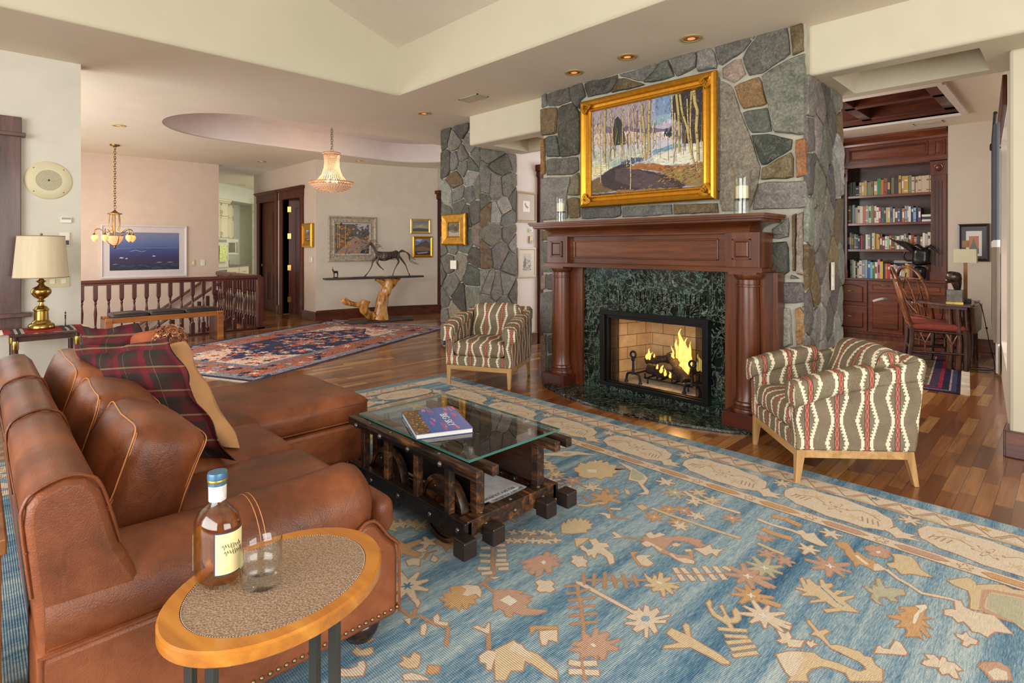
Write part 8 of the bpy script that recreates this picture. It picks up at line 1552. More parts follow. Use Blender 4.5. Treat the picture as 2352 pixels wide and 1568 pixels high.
m = MB(); knot(m, [(.10, 0, .08), (-.08, -.02, .12), (-.20, -.03, .24), (-.18, -.04, .40)], [.10, .07, .08, .09], 14, 3); knot(m, [(-.18, -.03, .34), (-.34, -.03, .33), (-.50, -.03, .38), (-.58, -.03, .44)], [.06, .05, .05, .05], 12, 4); m.build('root_branch', DRF, rcs, smooth=80)
DFW = plain('driftwood_bronze', (92, 80, 68), .5, .4, var=.3, vscale=20, bump=.4, bscale=50)
rhs = thing('horse_sculpture', 'openwork driftwood-style horse sculpture trotting on the console', 'sculpture', (-9.02, 5.54, .826), math.radians(80)); rhs.scale = (.88, 1, .94)
def hs(x, z, y=0.0): return (x, y, z)
rn = random.Random(21); m = MB()
for k in range(16):   # barrel
    a = 2 * PI * k / 16; m.tube(spline([hs(-.21 + .0, .42 + .075 * math.sin(a), .06 * math.cos(a)), hs(-.05, .395 + .085 * math.sin(a), .075 * math.cos(a)), hs(.12, .42 + .065 * math.sin(a), .06 * math.cos(a)), hs(.22, .44 + .07 * math.sin(a), .065 * math.cos(a)), hs(.29, .43 + .03 * math.sin(a), .03 * math.cos(a))], 4), rn.uniform(.006, .012), 5)
for k in range(8):
    x = -.18 + k * .06; m.tube([hs(x + rn.uniform(-.02, .02) + .02 * math.sin(a), .41 + .078 * math.sin(a), .068 * math.cos(a)) for a in [2 * PI * j / 12 for j in range(12)]], .006, 5, closed=True)
m.build('body', DFW, rhs, smooth=60)
m = MB()
for k in range(7): a = 2 * PI * k / 7; m.tube(spline([hs(-.20, .44 + .05 * math.sin(a), .045 * math.cos(a)), hs(-.26, .55 + .04 * math.sin(a), .035 * math.cos(a)), hs(-.31, .62 + .03 * math.sin(a), .028 * math.cos(a)), hs(-.36, .65 + .02 * math.sin(a), .02 * math.cos(a))], 4), .008, 5)
m.tube(spline([hs(-.33, .67), hs(-.39, .62), hs(-.43, .54), hs(-.45, .47)], 5), [.03 - .0009 * i for i in range(16)], 8); m.tube([hs(-.35, .68, .02), hs(-.36, .72, .02)], .006, 5); m.tube([hs(-.35, .68, -.02), hs(-.36, .72, -.02)], .006, 5)
m.build('neck_and_head', DFW, rhs, smooth=60)
m = MB()
for k in range(7): x = -.20 - .025 * k; z = .54 + .025 * k; m.tube(spline([hs(x, z), hs(x + .06, z + .03 + rn.uniform(-.01, .03)), hs(x + .13, z + rn.uniform(-.03, .04))], 4), .004, 5)
m.build('mane', DFW, rhs, smooth=60)
for nm, P_ in (('leg', [(-.20, .40), (-.28, .30), (-.30, .22), (-.36, .11), (-.46, .0)]), ('leg', [(-.17, .39), (-.22, .29), (-.16, .20), (-.10, .15), (-.08, .13)]), ('leg', [(.22, .44), (.30, .30), (.26, .22), (.20, .12), (.16, .0)]), ('leg', [(.24, .43), (.34, .32), (.42, .22), (.46, .12), (.52, .0)])):
    i_ = P_[0][0]; y = .04 if P_[-1][0] in (-.46, .16) else -.04; m = MB(); L = spline([hs(x, z, y) for x, z in P_], 5); n_ = len(L); m.tube(L, [.030 - .022 * min(1, i / n_ * 1.5) + (.006 if i > n_ - 4 else 0) for i in range(n_)], 7); m.tube([p + Vector((.012, .01, 0)) for p in L], .005, 5); m.build(nm, DFW, rhs, smooth=60)
m = MB()
for k in range(4): m.tube(spline([hs(.28, .47), hs(.38, .49 + .01 * k, .01 * k), hs(.50, .46 - .01 * k), hs(.58, .38 - .03 * k, .02 * k), hs(.66 + .03 * k, .34 - .05 * k + .03 * (k % 2))], 5), [.012 - .0004 * i for i in range(21)], 5)
m.build('tail', DFW, rhs, smooth=60)
rbk = thing('deer_sculpture', 'tiny bronze buck figurine at the left end of the console', 'sculpture', (-9.12, 4.58, .826), math.radians(80)); m = MB(); m.lathe([(.055, 0), (.05, .012), (.03, .02)], (0, 0, 0), 10, 'z', 1, .7); m.build('rock_base', SLATE, rbk, smooth=40)
m = MB(); m.rbox((.0, 0, .105), (.085, .03, .04), .015, 6); m.tube([(-.035, 0, .11), (-.05, 0, .15), (-.065, 0, .155)], [.014, .010, .007], 7)
for x, y in ((-.03, .01), (-.028, -.01), (.03, .01), (.034, -.01)): m.tube([(x, y, .10), (x + .004, y, .06), (x, y, .02)], [.008, .005, .004], 6)
m.tube([(-.05, .005, .155), (-.045, .015, .18), (-.055, .02, .195)], .002, 4); m.tube([(-.05, -.005, .155), (-.045, -.015, .18), (-.055, -.02, .195)], .002, 4); m.build('buck_body', plain('dark_bronze', (46, 36, 28), .4, .6), rbk, smooth=60)
o = MB(); 
for k in range(9): a = k * .7; o.tube([(k * .03 - .12, .02 * math.sin(a), .003), (k * .03 - .10, .02 * math.cos(a), .008), (k * .03 - .08, .01, .003)], .004, 5)
ch_ = o.build('chain_beads', plain('dark_bronze', (46, 36, 28), .4, .6), None, smooth=60); ch_.location = (-9.05, 5.0, .826); ch_.rotation_euler = (0, 0, math.radians(80)); tag(ch_, 'short heap of dark beads on the console between buck and horse', 'beads')
# ---------------------------------------------------------------- recessed lights and vents
def can(x, y, z, lab, warm=True):
    r = thing('recessed_light', lab, 'ceiling light', (x, y, z), 0, 'recessed ceiling lights'); m = MB(); m.lathe([(.085, -.001), (.085, -.006), (.062, -.008), (.058, -.002)], (0, 0, 0), 32, cap=False); m.build('trim_ring', plain('can_trim', (196, 176, 120), .4, .3), r, smooth=60)
    m = MB(); m.lathe([(.060, -.004), (.0, -.0035)][::-1], (0, 0, 0), 32, cap=False); m.build('reflector', plain('copper_reflector', (196, 120, 60), .3, .7), r, smooth=60)
    m = MB(); m.lathe([(.0, -.0055), (.03, -.005)], (0, 0, 0), 20, cap=False); m.build('bulb', emis('dim_bulb', (255, 178, 110), .45), r)
can(-2.112, 4.04, CZ, 'recessed ceiling light nearest the right end of the chimney'); can(-2.70, 4.035, CZ, 'middle one of three recessed ceiling lights before the chimney'); can(-3.29, 4.038, CZ, 'recessed ceiling light at the left of the three before the chimney')
can(-5.57, 3.95, CZ, 'recessed ceiling light in front of the stone column'); can(-9.0, 1.41, CZ, 'recessed ceiling light above the bench near the left wall'); can(-10.84, 3.94, CZ, 'recessed ceiling light outside the kitchen opening'); can(-9.45, 5.21, CZ, 'recessed ceiling light above the autumn painting')
def vent(x, y, z, w_, d_, lab, yaw=0):
    r = thing('ceiling_vent', lab, 'vent', (x, y, z), yaw, 'ceiling air vents'); V = plain('vent_enamel', (176, 168, 146), .5); m = MB(); m.box(-w_ / 2, w_ / 2, -d_ / 2, -d_ / 2 + .015, -.008, -.001); m.box(-w_ / 2, w_ / 2, d_ / 2 - .015, d_ / 2, -.008, -.001); m.box(-w_ / 2, -w_ / 2 + .015, -d_ / 2, d_ / 2, -.008, -.001); m.box(w_ / 2 - .015, w_ / 2, -d_ / 2, d_ / 2, -.008, -.001); m.build('frame', V, r)
    m = MB(); n_ = 9
    for k in range(n_): y = -d_ / 2 + .02 + (d_ - .04) * k / (n_ - 1); m.quad((-w_ / 2 + .01, y - .004, -.002), (w_ / 2 - .01, y - .004, -.002), (w_ / 2 - .01, y + .004, -.007), (-w_ / 2 + .01, y + .004, -.007))
    m.build('louvres', V, r)
vent(-4.62, 3.93, CZ, .32, .16, 'beige slotted air vent in the ceiling left of the chimney'); vent(-1.35, 9.0, CZ, .32, .14, 'beige slotted air vent in the library ceiling above the bookcase')
# ---------------------------------------------------------------- chandeliers
def chain(m, x, y, z0, z1, s_=.03, r_=.0035):
    n_ = int((z1 - z0) / (s_ * .8))
    for i in range(n_ + 1):
        z = z0 + (z1 - z0) * (i + .5) / (n_ + 1); q = []
        for k in range(10):
            a = 2 * PI * k / 10; u = s_ * .3 * math.cos(a); w_ = s_ * .58 * math.sin(a); q.append((x + u, y, z + w_) if i % 2 else (x, y + u, z + w_))
        m.tube(q, r_, 5, closed=True)
rch = thing('chandelier', 'brass chandelier with five glowing teardrop glass shades and a central bowl', 'chandelier', (-10.72, 1.63, 1.37)); BR2 = plain('antique_brass', (140, 106, 56), .28, .9, var=.15, vscale=20)
m = MB(); chain(m, 0, 0, .62, 1.60, .05, .005); m.build('chain', BR2, rch, smooth=60); m = MB(); m.lathe([(.0, 1.59), (.02, 1.592), (.03, 1.60), (.065, 1.612), (.07, 1.629)], (0, 0, 0), 24, cap=False); m.build('ceiling_canopy', BR2, rch, smooth=50)
m = MB(); m.lathe([(.008, .60), (.012, .585), (.04, .56), (.06, .545), (.10, .535), (.10, .525), (.06, .515), (.0, .51)][::-1], (0, 0, 0), 24, cap=False); m.build('crown_plate', BR2, rch, smooth=50)
m = MB(); m.lathe([(.008, .03), (.008, .51)], (0, 0, 0), 10); m.lathe([(.0, -.03), (.012, -.02), (.02, 0), (.012, .02), (.03, .035), (.012, .05)], (0, 0, 0), 16); m.build('stem', BR2, rch, smooth=50)
GLW = NT('glowing_glass'); GLW.b.inputs['Emission Color'].default_value = lin((255, 176, 92)); GLW.b.inputs['Emission Strength'].default_value = .7; GLW = GLW.fin((240, 190, 130), .3)
GL2 = NT('bowl_glass'); GL2.b.inputs['Emission Color'].default_value = lin((236, 180, 120)); GL2.b.inputs['Emission Strength'].default_value = .45; v = GL2.coord(); GL2.bump(GL2.noise(v, 40, 2), .5, .01); GL2 = GL2.fin((214, 176, 136), .25)
HOT = emis('hot_bulb', (255, 226, 160), 9.0)
for k in range(5):
    a = 2 * PI * k / 5 + .62; ca, sa = math.cos(a), math.sin(a)
    m = MB(); m.tube([(ca * r_, sa * r_, z) for r_, z in [(q.x, q.z) for q in spline([(.07, 0, .52), (.075, 0, .35), (.055, 0, .26), (.12, 0, .235), (.2, 0, .285), (.255, 0, .27), (.262, 0, .215)], 6)]], .007, 8); arm_ = m.build('arm', BR2, rch, smooth=60)
    cx_, cy_ = ca * .262, sa * .262
    m = MB(); m.lathe([(.03, .19), (.026, .20), (.012, .215), (.01, .225)], (cx_, cy_, 0), 14); m.build('socket_cap', BR2, arm_, smooth=60)
    m = MB(); m.lathe([(.032, .19), (.045, .17), (.048, .15), (.04, .12), (.022, .095), (.0, .075)][::-1], (cx_, cy_, 0), 20, cap=False); m.build('glass_shade', GLW, arm_, smooth=70)
m = MB(); m.lathe([(.11, .18), (.115, .165), (.10, .11), (.07, .06), (.03, .03), (.0, .02)][::-1], (0, 0, 0), 28, cap=False); m.build('centre_bowl', GL2, rch, smooth=70)
m = MB(); m.tube([(.115 * math.cos(2 * PI * k / 28), .115 * math.sin(2 * PI * k / 28), .182) for k in range(28)], .006, 6, closed=True)
for k in range(3): a = 2 * PI * k / 3 + .3; m.tube([(r_ * math.cos(a), r_ * math.sin(a), z) for r_, z in ((.118, .18), (.112, .12), (.085, .065), (.045, .03), (.01, .012))], .005, 6)
m.build('bowl_cage', BR2, rch, smooth=60)
def bulb_light(loc, e, c=(1, .72, .42), r_=.05):
    d = bpy.data.lights.new('lamp_light', 'POINT'); d.energy = e; d.color = c; d.shadow_soft_size = r_; o = bpy.data.objects.new('lamp_light', d); COL.objects.link(o); o.location = loc
bulb_light((-10.72, 1.63, 1.66), 12, r_=.2)
rcc = thing('chandelier', 'crystal basket chandelier with strings of beads hanging in the foyer recess', 'chandelier', (-8.25, 4.08, 2.24)); rcc.scale = (1.34, 1.34, 1); CRY = NT('crystal_bead'); CRY.b.inputs['Emission Color'].default_value = lin((255, 186, 130)); CRY.b.inputs['Emission Strength'].default_value = .15; v = CRY.coord(); nz = CRY.noise(v, 130, 2, .7); CRY = CRY.fin(CRY.ramp(nz, [(.35, (190, 140, 100)), (.6, (246, 222, 196))]), .08, coat=1.0)
m = MB(); chain(m, 0, 0, .65, 1.10, .05, .004); m.build('chain', plain('old_silver', (150, 140, 124), .35, .8), rcc, smooth=60)
CRM2 = plain('gilt_ring', (206, 160, 100), .3, .8)
for r_, z, t in ((.10, .62, .006), (.095, .59, .006), (.245, .155, .008), (.24, .12, .006)): m = MB(); m.tube([(r_ * math.cos(2 * PI * k / 40), r_ * math.sin(2 * PI * k / 40), z) for k in range(40)], t, 6, closed=True); m.build('ring', CRM2, rcc, smooth=60)
def beads(name, strings):
    m = MB()
    for L, r_ in strings:
        P = [Vector(p) for p in L]; 
        for a, b in zip(P[:-1], P[1:]):
            n_ = max(1, int((b - a).length / (r_ * 2.1)))
            for i in range(n_): c = a.lerp(b, i / n_); o = m.add([(c.x + r_, c.y, c.z), (c.x - r_, c.y, c.z), (c.x, c.y + r_, c.z), (c.x, c.y - r_, c.z), (c.x, c.y, c.z + r_), (c.x, c.y, c.z - r_)], [(0, 2, 4), (2, 1, 4), (1, 3, 4), (3, 0, 4), (2, 0, 5), (1, 2, 5), (3, 1, 5), (0, 3, 5)])
    o = m.build(name, CRY, rcc); o['kind'] = 'stuff'; return o
up = []
for k in range(30):
    a = 2 * PI * k / 30; up.append(([(r_ * math.cos(a), r_ * math.sin(a), z) for r_, z in ((.090, .59), (.082, .48), (.088, .38), (.112, .28), (.155, .20), (.21, .15))], .0075))
beads('bead_strands', up); dn = []
for j, (r_, z) in enumerate(((.238, .115), (.225, .09), (.20, .065), (.17, .045), (.135, .028), (.10, .016), (.06, .008), (.02, .004))): n_ = 40; dn.append(([(r_ * math.cos(2 * PI * k / n_), r_ * math.sin(2 * PI * k / n_), z) for k in range(n_ + 1)], .011))
beads('bead_bowl', dn); beads('bead_rim', [([(r_ * math.cos(2 * PI * k / 40), r_ * math.sin(2 * PI * k / 40), z) for k in range(41)], .009) for r_, z in ((.252, .14), (.10, .605))])
m = MB(); m.lathe([(.22, .115), (.205, .085), (.17, .055), (.12, .03), (.05, .015), (.0, .012)][::-1], (0, 0, 0), 30, cap=False); m.build('inner_bowl', plain('frosted_bowl', (240, 206, 176), .4), rcc, smooth=70)
for k in range(5):
    a = 2 * PI * k / 5; m = MB(); m.lathe([(.006, .15), (.013, .17), (.011, .19), (.0, .21)], (.055 * math.cos(a), .055 * math.sin(a), 0), 10, cap=False); m.build('candle_bulb', HOT, rcc, smooth=60)
bulb_light((-8.25, 4.08, 2.46), 7, r_=.06)
# ---------------------------------------------------------------- kitchen run
CAB = plain('cabinet_ivory', (206, 196, 164), .5, var=.01); APW = plain('appliance_white', (206, 202, 184), .3, var=.01, coat=.3)
def kthing(name, lab, cat, x): r = thing(name, lab, cat, tuple(KT @ Vector((x, 0, 0)))); r.rotation_euler = (0, 0, math.radians(135)); r.scale = (1, 1, 1); return r
def kdoor(r, x0, x1, z0, z1, nm='door', hinge=1):
    m = MB(); m.box(x0 + .004, x1 - .004, -.02, .0, z0 + .004, z1 - .004); w_ = .05
    for a, b, c, d in ((x0, x1, z0, z0 + w_), (x0, x1, z1 - w_, z1), (x0, x0 + w_, z0, z1), (x1 - w_, x1, z0, z1)): m.box(a + .004, b - .004, -.028, -.02, c + .004, d - .004)
    o = m.build(nm, CAB, r, bevel=.003); m = MB(); xx = x1 - .03 if hinge > 0 else x0 + .03; m.tube([(xx, -.026, z0 + .06), (xx, -.045, z0 + .075), (xx, -.045, z0 + .125), (xx, -.026, z0 + .14)], .005, 6); m.build('handle', BRASS, o)
r = kthing('oven_cabinet', 'tall cream kitchen cabinet housing the double wall ovens', 'cabinet', .0)
m = MB(); m.box(0, .76, 0.0, .60, .0, 2.50); m.build('cabinet_body', CAB, r, bevel=.004)
for x0, x1, h in ((.0, .38, 1), (.38, .76, -1)): kdoor(r, x0, x1, 2.17, 2.48, 'door', h); kdoor(r, x0, x1, 1.62, 2.15, 'door', h)
m = MB(); m.box(-.04, .80, -.05, .60, 2.50, 2.54); m.box(-.06, .82, -.07, .60, 2.54, 2.598); m.build('cornice', CAB, r, bevel=.01)
ro_ = kthing('wall_oven', 'white double wall oven with a light dish towel on its handle', 'oven', .03)
m = MB(); m.box(.0, .70, -.03, -.001, .40, 1.60); m.build('oven_front', APW, ro_, bevel=.006); m = MB(); m.box(.08, .62, -.034, -.03, 1.02, 1.36); m.box(.08, .62, -.034, -.03, .48, .80); m.build('oven_window', plain('oven_window', (120, 118, 106), .15, coat=1), ro_)
for z in (1.42, .88): m = MB(); m.tube([(.05, -.03, z), (.05, -.06, z), (.65, -.06, z), (.65, -.03, z)], .010, 8); m.build('oven_handle', APW, ro_, smooth=60)
m = MB(); m.box(.1, .6, -.033, -.03, 1.50, 1.57); m.build('control_panel', plain('oven_panel', (150, 146, 130), .2), ro_)
o = MB(); o.grid(lambda u, v: (.18 + .36 * u + .01 * math.sin(v * 5), -.076 - .006 * math.sin(u * 12), 1.43 - .42 * v), 16, 8); o.grid(lambda u, v: (.18 + .36 * (1 - u) , -.050, 1.43 - .30 * v), 8, 4); o = o.build('dish_towel', plain('towel_green', (196, 206, 130), .9, var=.18, vscale=26), None, smooth=60); o.location = ro_.location; o.rotation_euler = ro_.rotation_euler; tag(o, 'pale green and white dish towel hanging on the oven handle', 'towel')
r = kthing('upper_cabinet', 'cream upper kitchen cabinet above the microwave', 'cabinet', .78)
m = MB(); m.box(0, .62, .22, .60, 1.62, 2.50); m.build('cabinet_body', CAB, r); 
for x0, x1, h in ((.0, .31, 1), (.31, .62, -1)):
    for z0, z1 in ((2.17, 2.48), (1.62, 2.15)):
        m = MB(); m.box(x0 + .004, x1 - .004, .20, .22, z0 + .004, z1 - .004); o = m.build('door', CAB, r, bevel=.003)
        m = MB()
        for a, b, c, d in ((x0, x1, z0, z0 + .05), (x0, x1, z1 - .05, z1), (x0, x0 + .05, z0, z1), (x1 - .05, x1, z0, z1)): m.box(a + .004, b - .004, .192, .20, c + .004, d - .004)
        m.build('door_frame', CAB, o); m = MB(); xx = x1 - .03 if h > 0 else x0 + .03; m.tube([(xx, .19, z0 + .07), (xx, .17, z0 + .08), (xx, .17, z0 + .12), (xx, .19, z0 + .13)], .005, 6); m.build('handle', BRASS, o)
r = kthing('microwave', 'white microwave oven mounted over the kitchen counter', 'microwave', .79); m = MB(); m.box(.0, .60, .05, .60, 1.18, 1.60); m.build('microwave_body', APW, r, bevel=.01); m = MB(); m.box(.05, .42, .044, .05, 1.24, 1.50); m.build('microwave_door', plain('oven_window', (120, 118, 106), .15, coat=1), r); m = MB(); m.box(.47, .57, .045, .05, 1.22, 1.52); m.build('control_panel', plain('oven_panel', (150, 146, 130), .2), r)
r = kthing('base_cabinet', 'cream base cabinet with brass-handled drawers under the grey counter', 'cabinet', .78); m = MB(); m.box(0, 1.1, .02, .60, .0, .86); m.build('cabinet_body', CAB, r)
for j in range(3):
    for k in range(2):
        m = MB(); m.box(.01 + k * .55, .53 + k * .55, .0, .02, .10 + j * .25, .33 + j * .25); o = m.build('drawer', CAB, r, bevel=.004); m = MB(); m.tube([(.20 + k * .55, .0, .22 + j * .25), (.20 + k * .55, -.02, .22 + j * .25), (.34 + k * .55, -.02, .22 + j * .25), (.34 + k * .55, .0, .22 + j * .25)], .005, 6); m.build('handle', BRASS, o)
r = kthing('countertop', 'speckled grey kitchen countertop with backsplash', 'countertop', .78); m = MB(); m.box(0, 1.12, -.01, .60, .862, .90); m.box(0, 1.12, .57, .60, .90, 1.02); m.build('counter_slab', plain('grey_granite', (110, 106, 98), .25, var=.3, vscale=80), r)
r = kthing('shelf_unit', 'narrow white open shelving at the end of the kitchen', 'shelves', 2.05)
m = MB(); m.box(0, .04, -.4, .0, 0, 2.598); m.build('side_panel', plain('shelf_white', (226, 226, 206), .5), r)
for z in (.85, 1.2, 1.55, 1.9, 2.25): m = MB(); m.box(.04, .45, -.4, .0, z, z + .03); m.build('shelf', plain('shelf_white', (226, 226, 206), .5), r)
can(-15.25, 5.05, 2.999, 'recessed light in the kitchen ceiling above the ovens')
d = bpy.data.lights.new('kitchen_ceiling_light', 'AREA'); d.shape = 'DISK'; d.size = .9; d.energy = 26; d.color = (1, .98, .86); o = bpy.data.objects.new('kitchen_ceiling_light', d); COL.objects.link(o); o.location = (-13.6, 5.6, 2.95)
# ---------------------------------------------------------------- library bookcase
BKC = wood('bookcase_cherry', (54, 22, 14), (92, 42, 26), (124, 62, 38), 'z', .9, .32, .3); BKX = wood('bookcase_cherry_x', (60, 26, 16), (104, 50, 28), (140, 76, 44), 'x', .9, .3, .35); BKD = wood('bookcase_dark', (40, 18, 12), (62, 30, 20), (80, 40, 28), 'x', .9, .45)
rbc = thing('bookcase', 'tall built-in cherry bookcase with fluted pilasters and cupboards below', 'bookcase', (-1.95, 9.6, 0)); WBC = World(rbc)
BX0, BX1, FY = -2.72, -1.215, 9.50
SH = [.905, 1.335, 1.725, 2.135]
m = MB(); m.box(BX0, BX1, 9.83, 9.87, 0, 2.99); WBC(m, 'back_panel', BKD)
m = MB(); m.box(BX0, BX0 + .03, FY, 9.83, .88, 2.97); m.box(BX1 - .03, BX1, FY, 9.83, .88, 2.97); m.box(-2.455, -2.43, FY, 9.83, .9, 2.56); m.box(-1.385, -1.36, FY, 9.83, .9, 2.56); WBC(m, 'side_panel', BKC)
for x0, x1 in ((-2.56, -2.42), (-1.40, -1.225)):
    m = MB(); m.box(x0, x1, FY - .02, FY + .03, .88, 2.58); o = WBC(m, 'pilaster', BKC, bevel=.003)
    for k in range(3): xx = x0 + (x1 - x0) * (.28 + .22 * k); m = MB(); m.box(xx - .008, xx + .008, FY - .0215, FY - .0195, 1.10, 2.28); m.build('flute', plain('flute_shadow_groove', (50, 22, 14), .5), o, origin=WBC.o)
    m = MB(); m.box(x0 - .008, x1 + .008, FY - .035, FY + .02, 2.36, 2.56); m.lathe([(.0, -.03), (.02, -.028), (.034, -.018), (.04, -.01), (.05, -.012), (.055, -.004), (.055, 0)], ((x0 + x1) / 2, FY - .035, 2.46), 24, 'y', cap=False); m.build('rosette_block', BKC, o, origin=WBC.o, smooth=40); m = MB(); m.box(x0 - .008, x1 + .008, FY - .035, FY + .02, .907, 1.02); m.build('plinth_block', BKC, o, origin=WBC.o)
for z in SH[1:]: m = MB(); m.box(-2.44, -1.375, FY + .01, 9.83, z - .035, z); WBC(m, 'shelf', BKX, bevel=.003)
m = MB(); m.box(-2.60, BX1, FY - .05, 9.83, .875, .905); WBC(m, 'counter_shelf', BKX, bevel=.005)
m = MB(); m.box(BX0, BX1, FY - .02, 9.83, 2.56, 2.88); WBC(m, 'frieze', BKX, bevel=.003)
for x0, x1 in ((-2.56, -2.44), (-2.40, -1.43), (-1.36, -1.24)):
    m = MB(); raised(m, x0, x1, 2.64, 2.84, FY - .02, .03, .014); WBC(m, 'frieze_panel', BKX, bevel=.002)
m = MB()
pr = [(FY - .02, 2.86), (FY - .04, 2.87), (FY - .045, 2.90), (FY - .09, 2.955), (FY - .095, 2.965), (FY - .11, 2.97), (FY - .11, 2.995)]
for (ya, za), (yb, zb) in zip(pr[:-1], pr[1:]): m.quad((BX0, ya, za), (BX1 - .0, ya, za), (BX1, yb, zb), (BX0, yb, zb))
m.box(BX0, BX1, FY - .02, 9.83, 2.88, 2.99); m.box(BX0, BX1, FY - .035, FY, 2.55, 2.58); WBC(m, 'cornice', BKX, smooth=35)
m = MB(); m.box(BX0, BX1, FY, 9.83, .08, .875); m.box(BX0, BX1, FY + .03, 9.83, 0.0, .08); WBC(m, 'base_cabinet', BKC)
def arched(m, x0, x1, z0, z1, y, arch=.05):
    w_ = .045; m.box(x0, x1, y - .02, y, z0, z1); n_ = 12
    a0, a1, c0, c1 = x0 + w_, x1 - w_, z0 + w_, z1 - w_ - arch
    out = [(a0, c0), (a1, c0)] + [(a1 + (a0 - a1) * k / n_, c1 + arch * math.sin(PI * k / n_)) for k in range(n_ + 1)]
    inn = [(x + (((a0 + a1) / 2) - x) * .10, z + ((c0 + c1) / 2 - z) * .12) for x, z in out]
    n = len(out); m.add([(x, y - .0205, z) for x, z in out] + [(x, y - .030, z) for x, z in inn], [(k, (k + 1) % n, n + (k + 1) % n, n + k) for k in range(n)] + [tuple(range(n, 2 * n))])
for nm, x0, x1, z0, z1, ar in (('drawer', -2.60, -2.16, .50, .86, .04), ('drawer', -2.60, -2.16, .12, .48, .04), ('drawer', -2.14, -1.72, .70, .86, .0), ('door', -2.14, -1.72, .12, .68, .05), ('drawer', -1.70, -1.24, .70, .86, 0), ('door', -1.70, -1.24, .12, .68, .05)):
    m = MB(); arched(m, x0, x1, z0, z1, FY, ar if ar else .002); o = WBC(m, nm, BKX, bevel=.002); xc = (x0 + x1) / 2; zc = (z0 + z1) / 2 + .03
    if nm == 'drawer': m = MB(); m.tube(spline([(xc - .055, FY - .022, zc), (xc - .04, FY - .045, zc), (xc + .04, FY - .045, zc), (xc + .055, FY - .022, zc)], 4), .005, 6); m.build('handle', BRASS, o, origin=WBC.o, smooth=60)
# ---- the books: every volume its own thing
BK = vcol('book_cloth', .5, var=.12, vs=40)
CN = {'dark green': (34, 60, 44), 'olive': (112, 104, 66), 'tan': (184, 152, 104), 'cream': (214, 204, 176), 'black': (34, 34, 36), 'grey-green': (120, 124, 96), 'bright green': (24, 130, 74), 'orange': (198, 98, 44), 'rust brown': (138, 66, 40), 'ochre': (188, 148, 62), 'sand': (196, 176, 146), 'white': (222, 220, 212), 'red': (178, 34, 44), 'navy': (38, 52, 92), 'blue': (54, 104, 160), 'light blue': (130, 168, 196), 'purple': (96, 60, 110), 'brown': (92, 62, 44), 'yellow': (214, 182, 60), 'grey': (150, 150, 148), 'maroon': (104, 30, 36), 'teal': (40, 104, 110), 'pink': (196, 120, 130), 'mint': (150, 196, 160), 'dark brown': (56, 34, 26)}
ROWS = [
 ('top', SH[3], ['olive', 'dark green', 'dark green', 'black', 'sand', 'yellow', 'tan', 'grey-green', 'olive', 'tan', 'bright green', 'orange', 'rust brown', 'black', 'olive', 'black', 'ochre', 'tan', 'ochre', 'grey-green', 'sand', 'sand', 'sand', 'sand', 'sand', 'sand'], -2.425, [.19, .21, .215, .15, .20, .20, .22, .20, .21, .205, .24, .22, .24, .24, .24, .235, .26, .25, .25, .255, .23, .23, .235, .235, .235, .235], -1.39),
 ('second', SH[2], ['olive', 'brown', 'light blue', 'sand', 'cream', 'white', 'orange', 'grey', 'mint', 'olive', 'cream', 'white', 'red', 'teal', 'dark green', 'sand', 'yellow', 'blue', 'cream', 'maroon', 'blue', 'black', 'orange', 'light blue', 'tan', 'white', 'navy', 'light blue', 'navy', 'purple'], -2.425, [.27, .27, .28, .24, .26, .255, .25, .26, .25, .26, .25, .23, .23, .225, .22, .22, .22, .225, .20, .21, .20, .22, .20, .23, .23, .22, .23, .20, .22, .20], -1.52),
 ('third', SH[1], ['dark brown', 'light blue', 'olive', 'grey', 'teal', 'navy', 'red', 'black', 'white', 'grey', 'dark green', 'cream', 'tan', 'ochre', 'ochre', 'maroon', 'maroon', 'white', 'mint', 'orange', 'brown', 'olive', 'white', 'grey', 'white', 'grey', 'black', 'cream', 'rust brown', 'orange', 'navy', 'tan', 'white', 'sand', 'cream', 'sand'], -2.42, [.25, .25, .23, .23, .22, .20, .21, .21, .22, .22, .23, .24, .24, .23, .22, .22, .18, .19, .19, .20, .20, .20, .19, .20, .20, .22, .23, .20, .20, .18, .19, .18, .23, .22, .24, .23], -1.385),
 ('lowest', SH[0], ['grey-green', 'mint', 'white', 'black', 'cream', 'white', 'grey', 'light blue', 'blue', 'light blue', 'bright green', 'white', 'pink', 'yellow', 'black', 'orange', 'red', 'white', 'mint', 'orange', 'light blue', 'light blue', 'sand', 'yellow', 'tan', 'rust brown', 'navy', 'blue', 'grey', 'white', 'tan', 'maroon', 'maroon'], -2.40, [.27, .27, .25, .22, .23, .26, .27, .27, .26, .24, .24, .24, .28, .25, .22, .22, .22, .20, .21, .20, .19, .19, .20, .23, .22, .22, .22, .22, .21, .20, .21, .24, .22], -1.41)]
WORD = ['first', 'second', 'third', 'fourth', 'fifth', 'sixth', 'seventh', 'eighth', 'ninth', 'tenth', 'eleventh', 'twelfth', 'thirteenth', 'fourteenth', 'fifteenth', 'sixteenth', 'seventeenth', 'eighteenth']
protos = {}
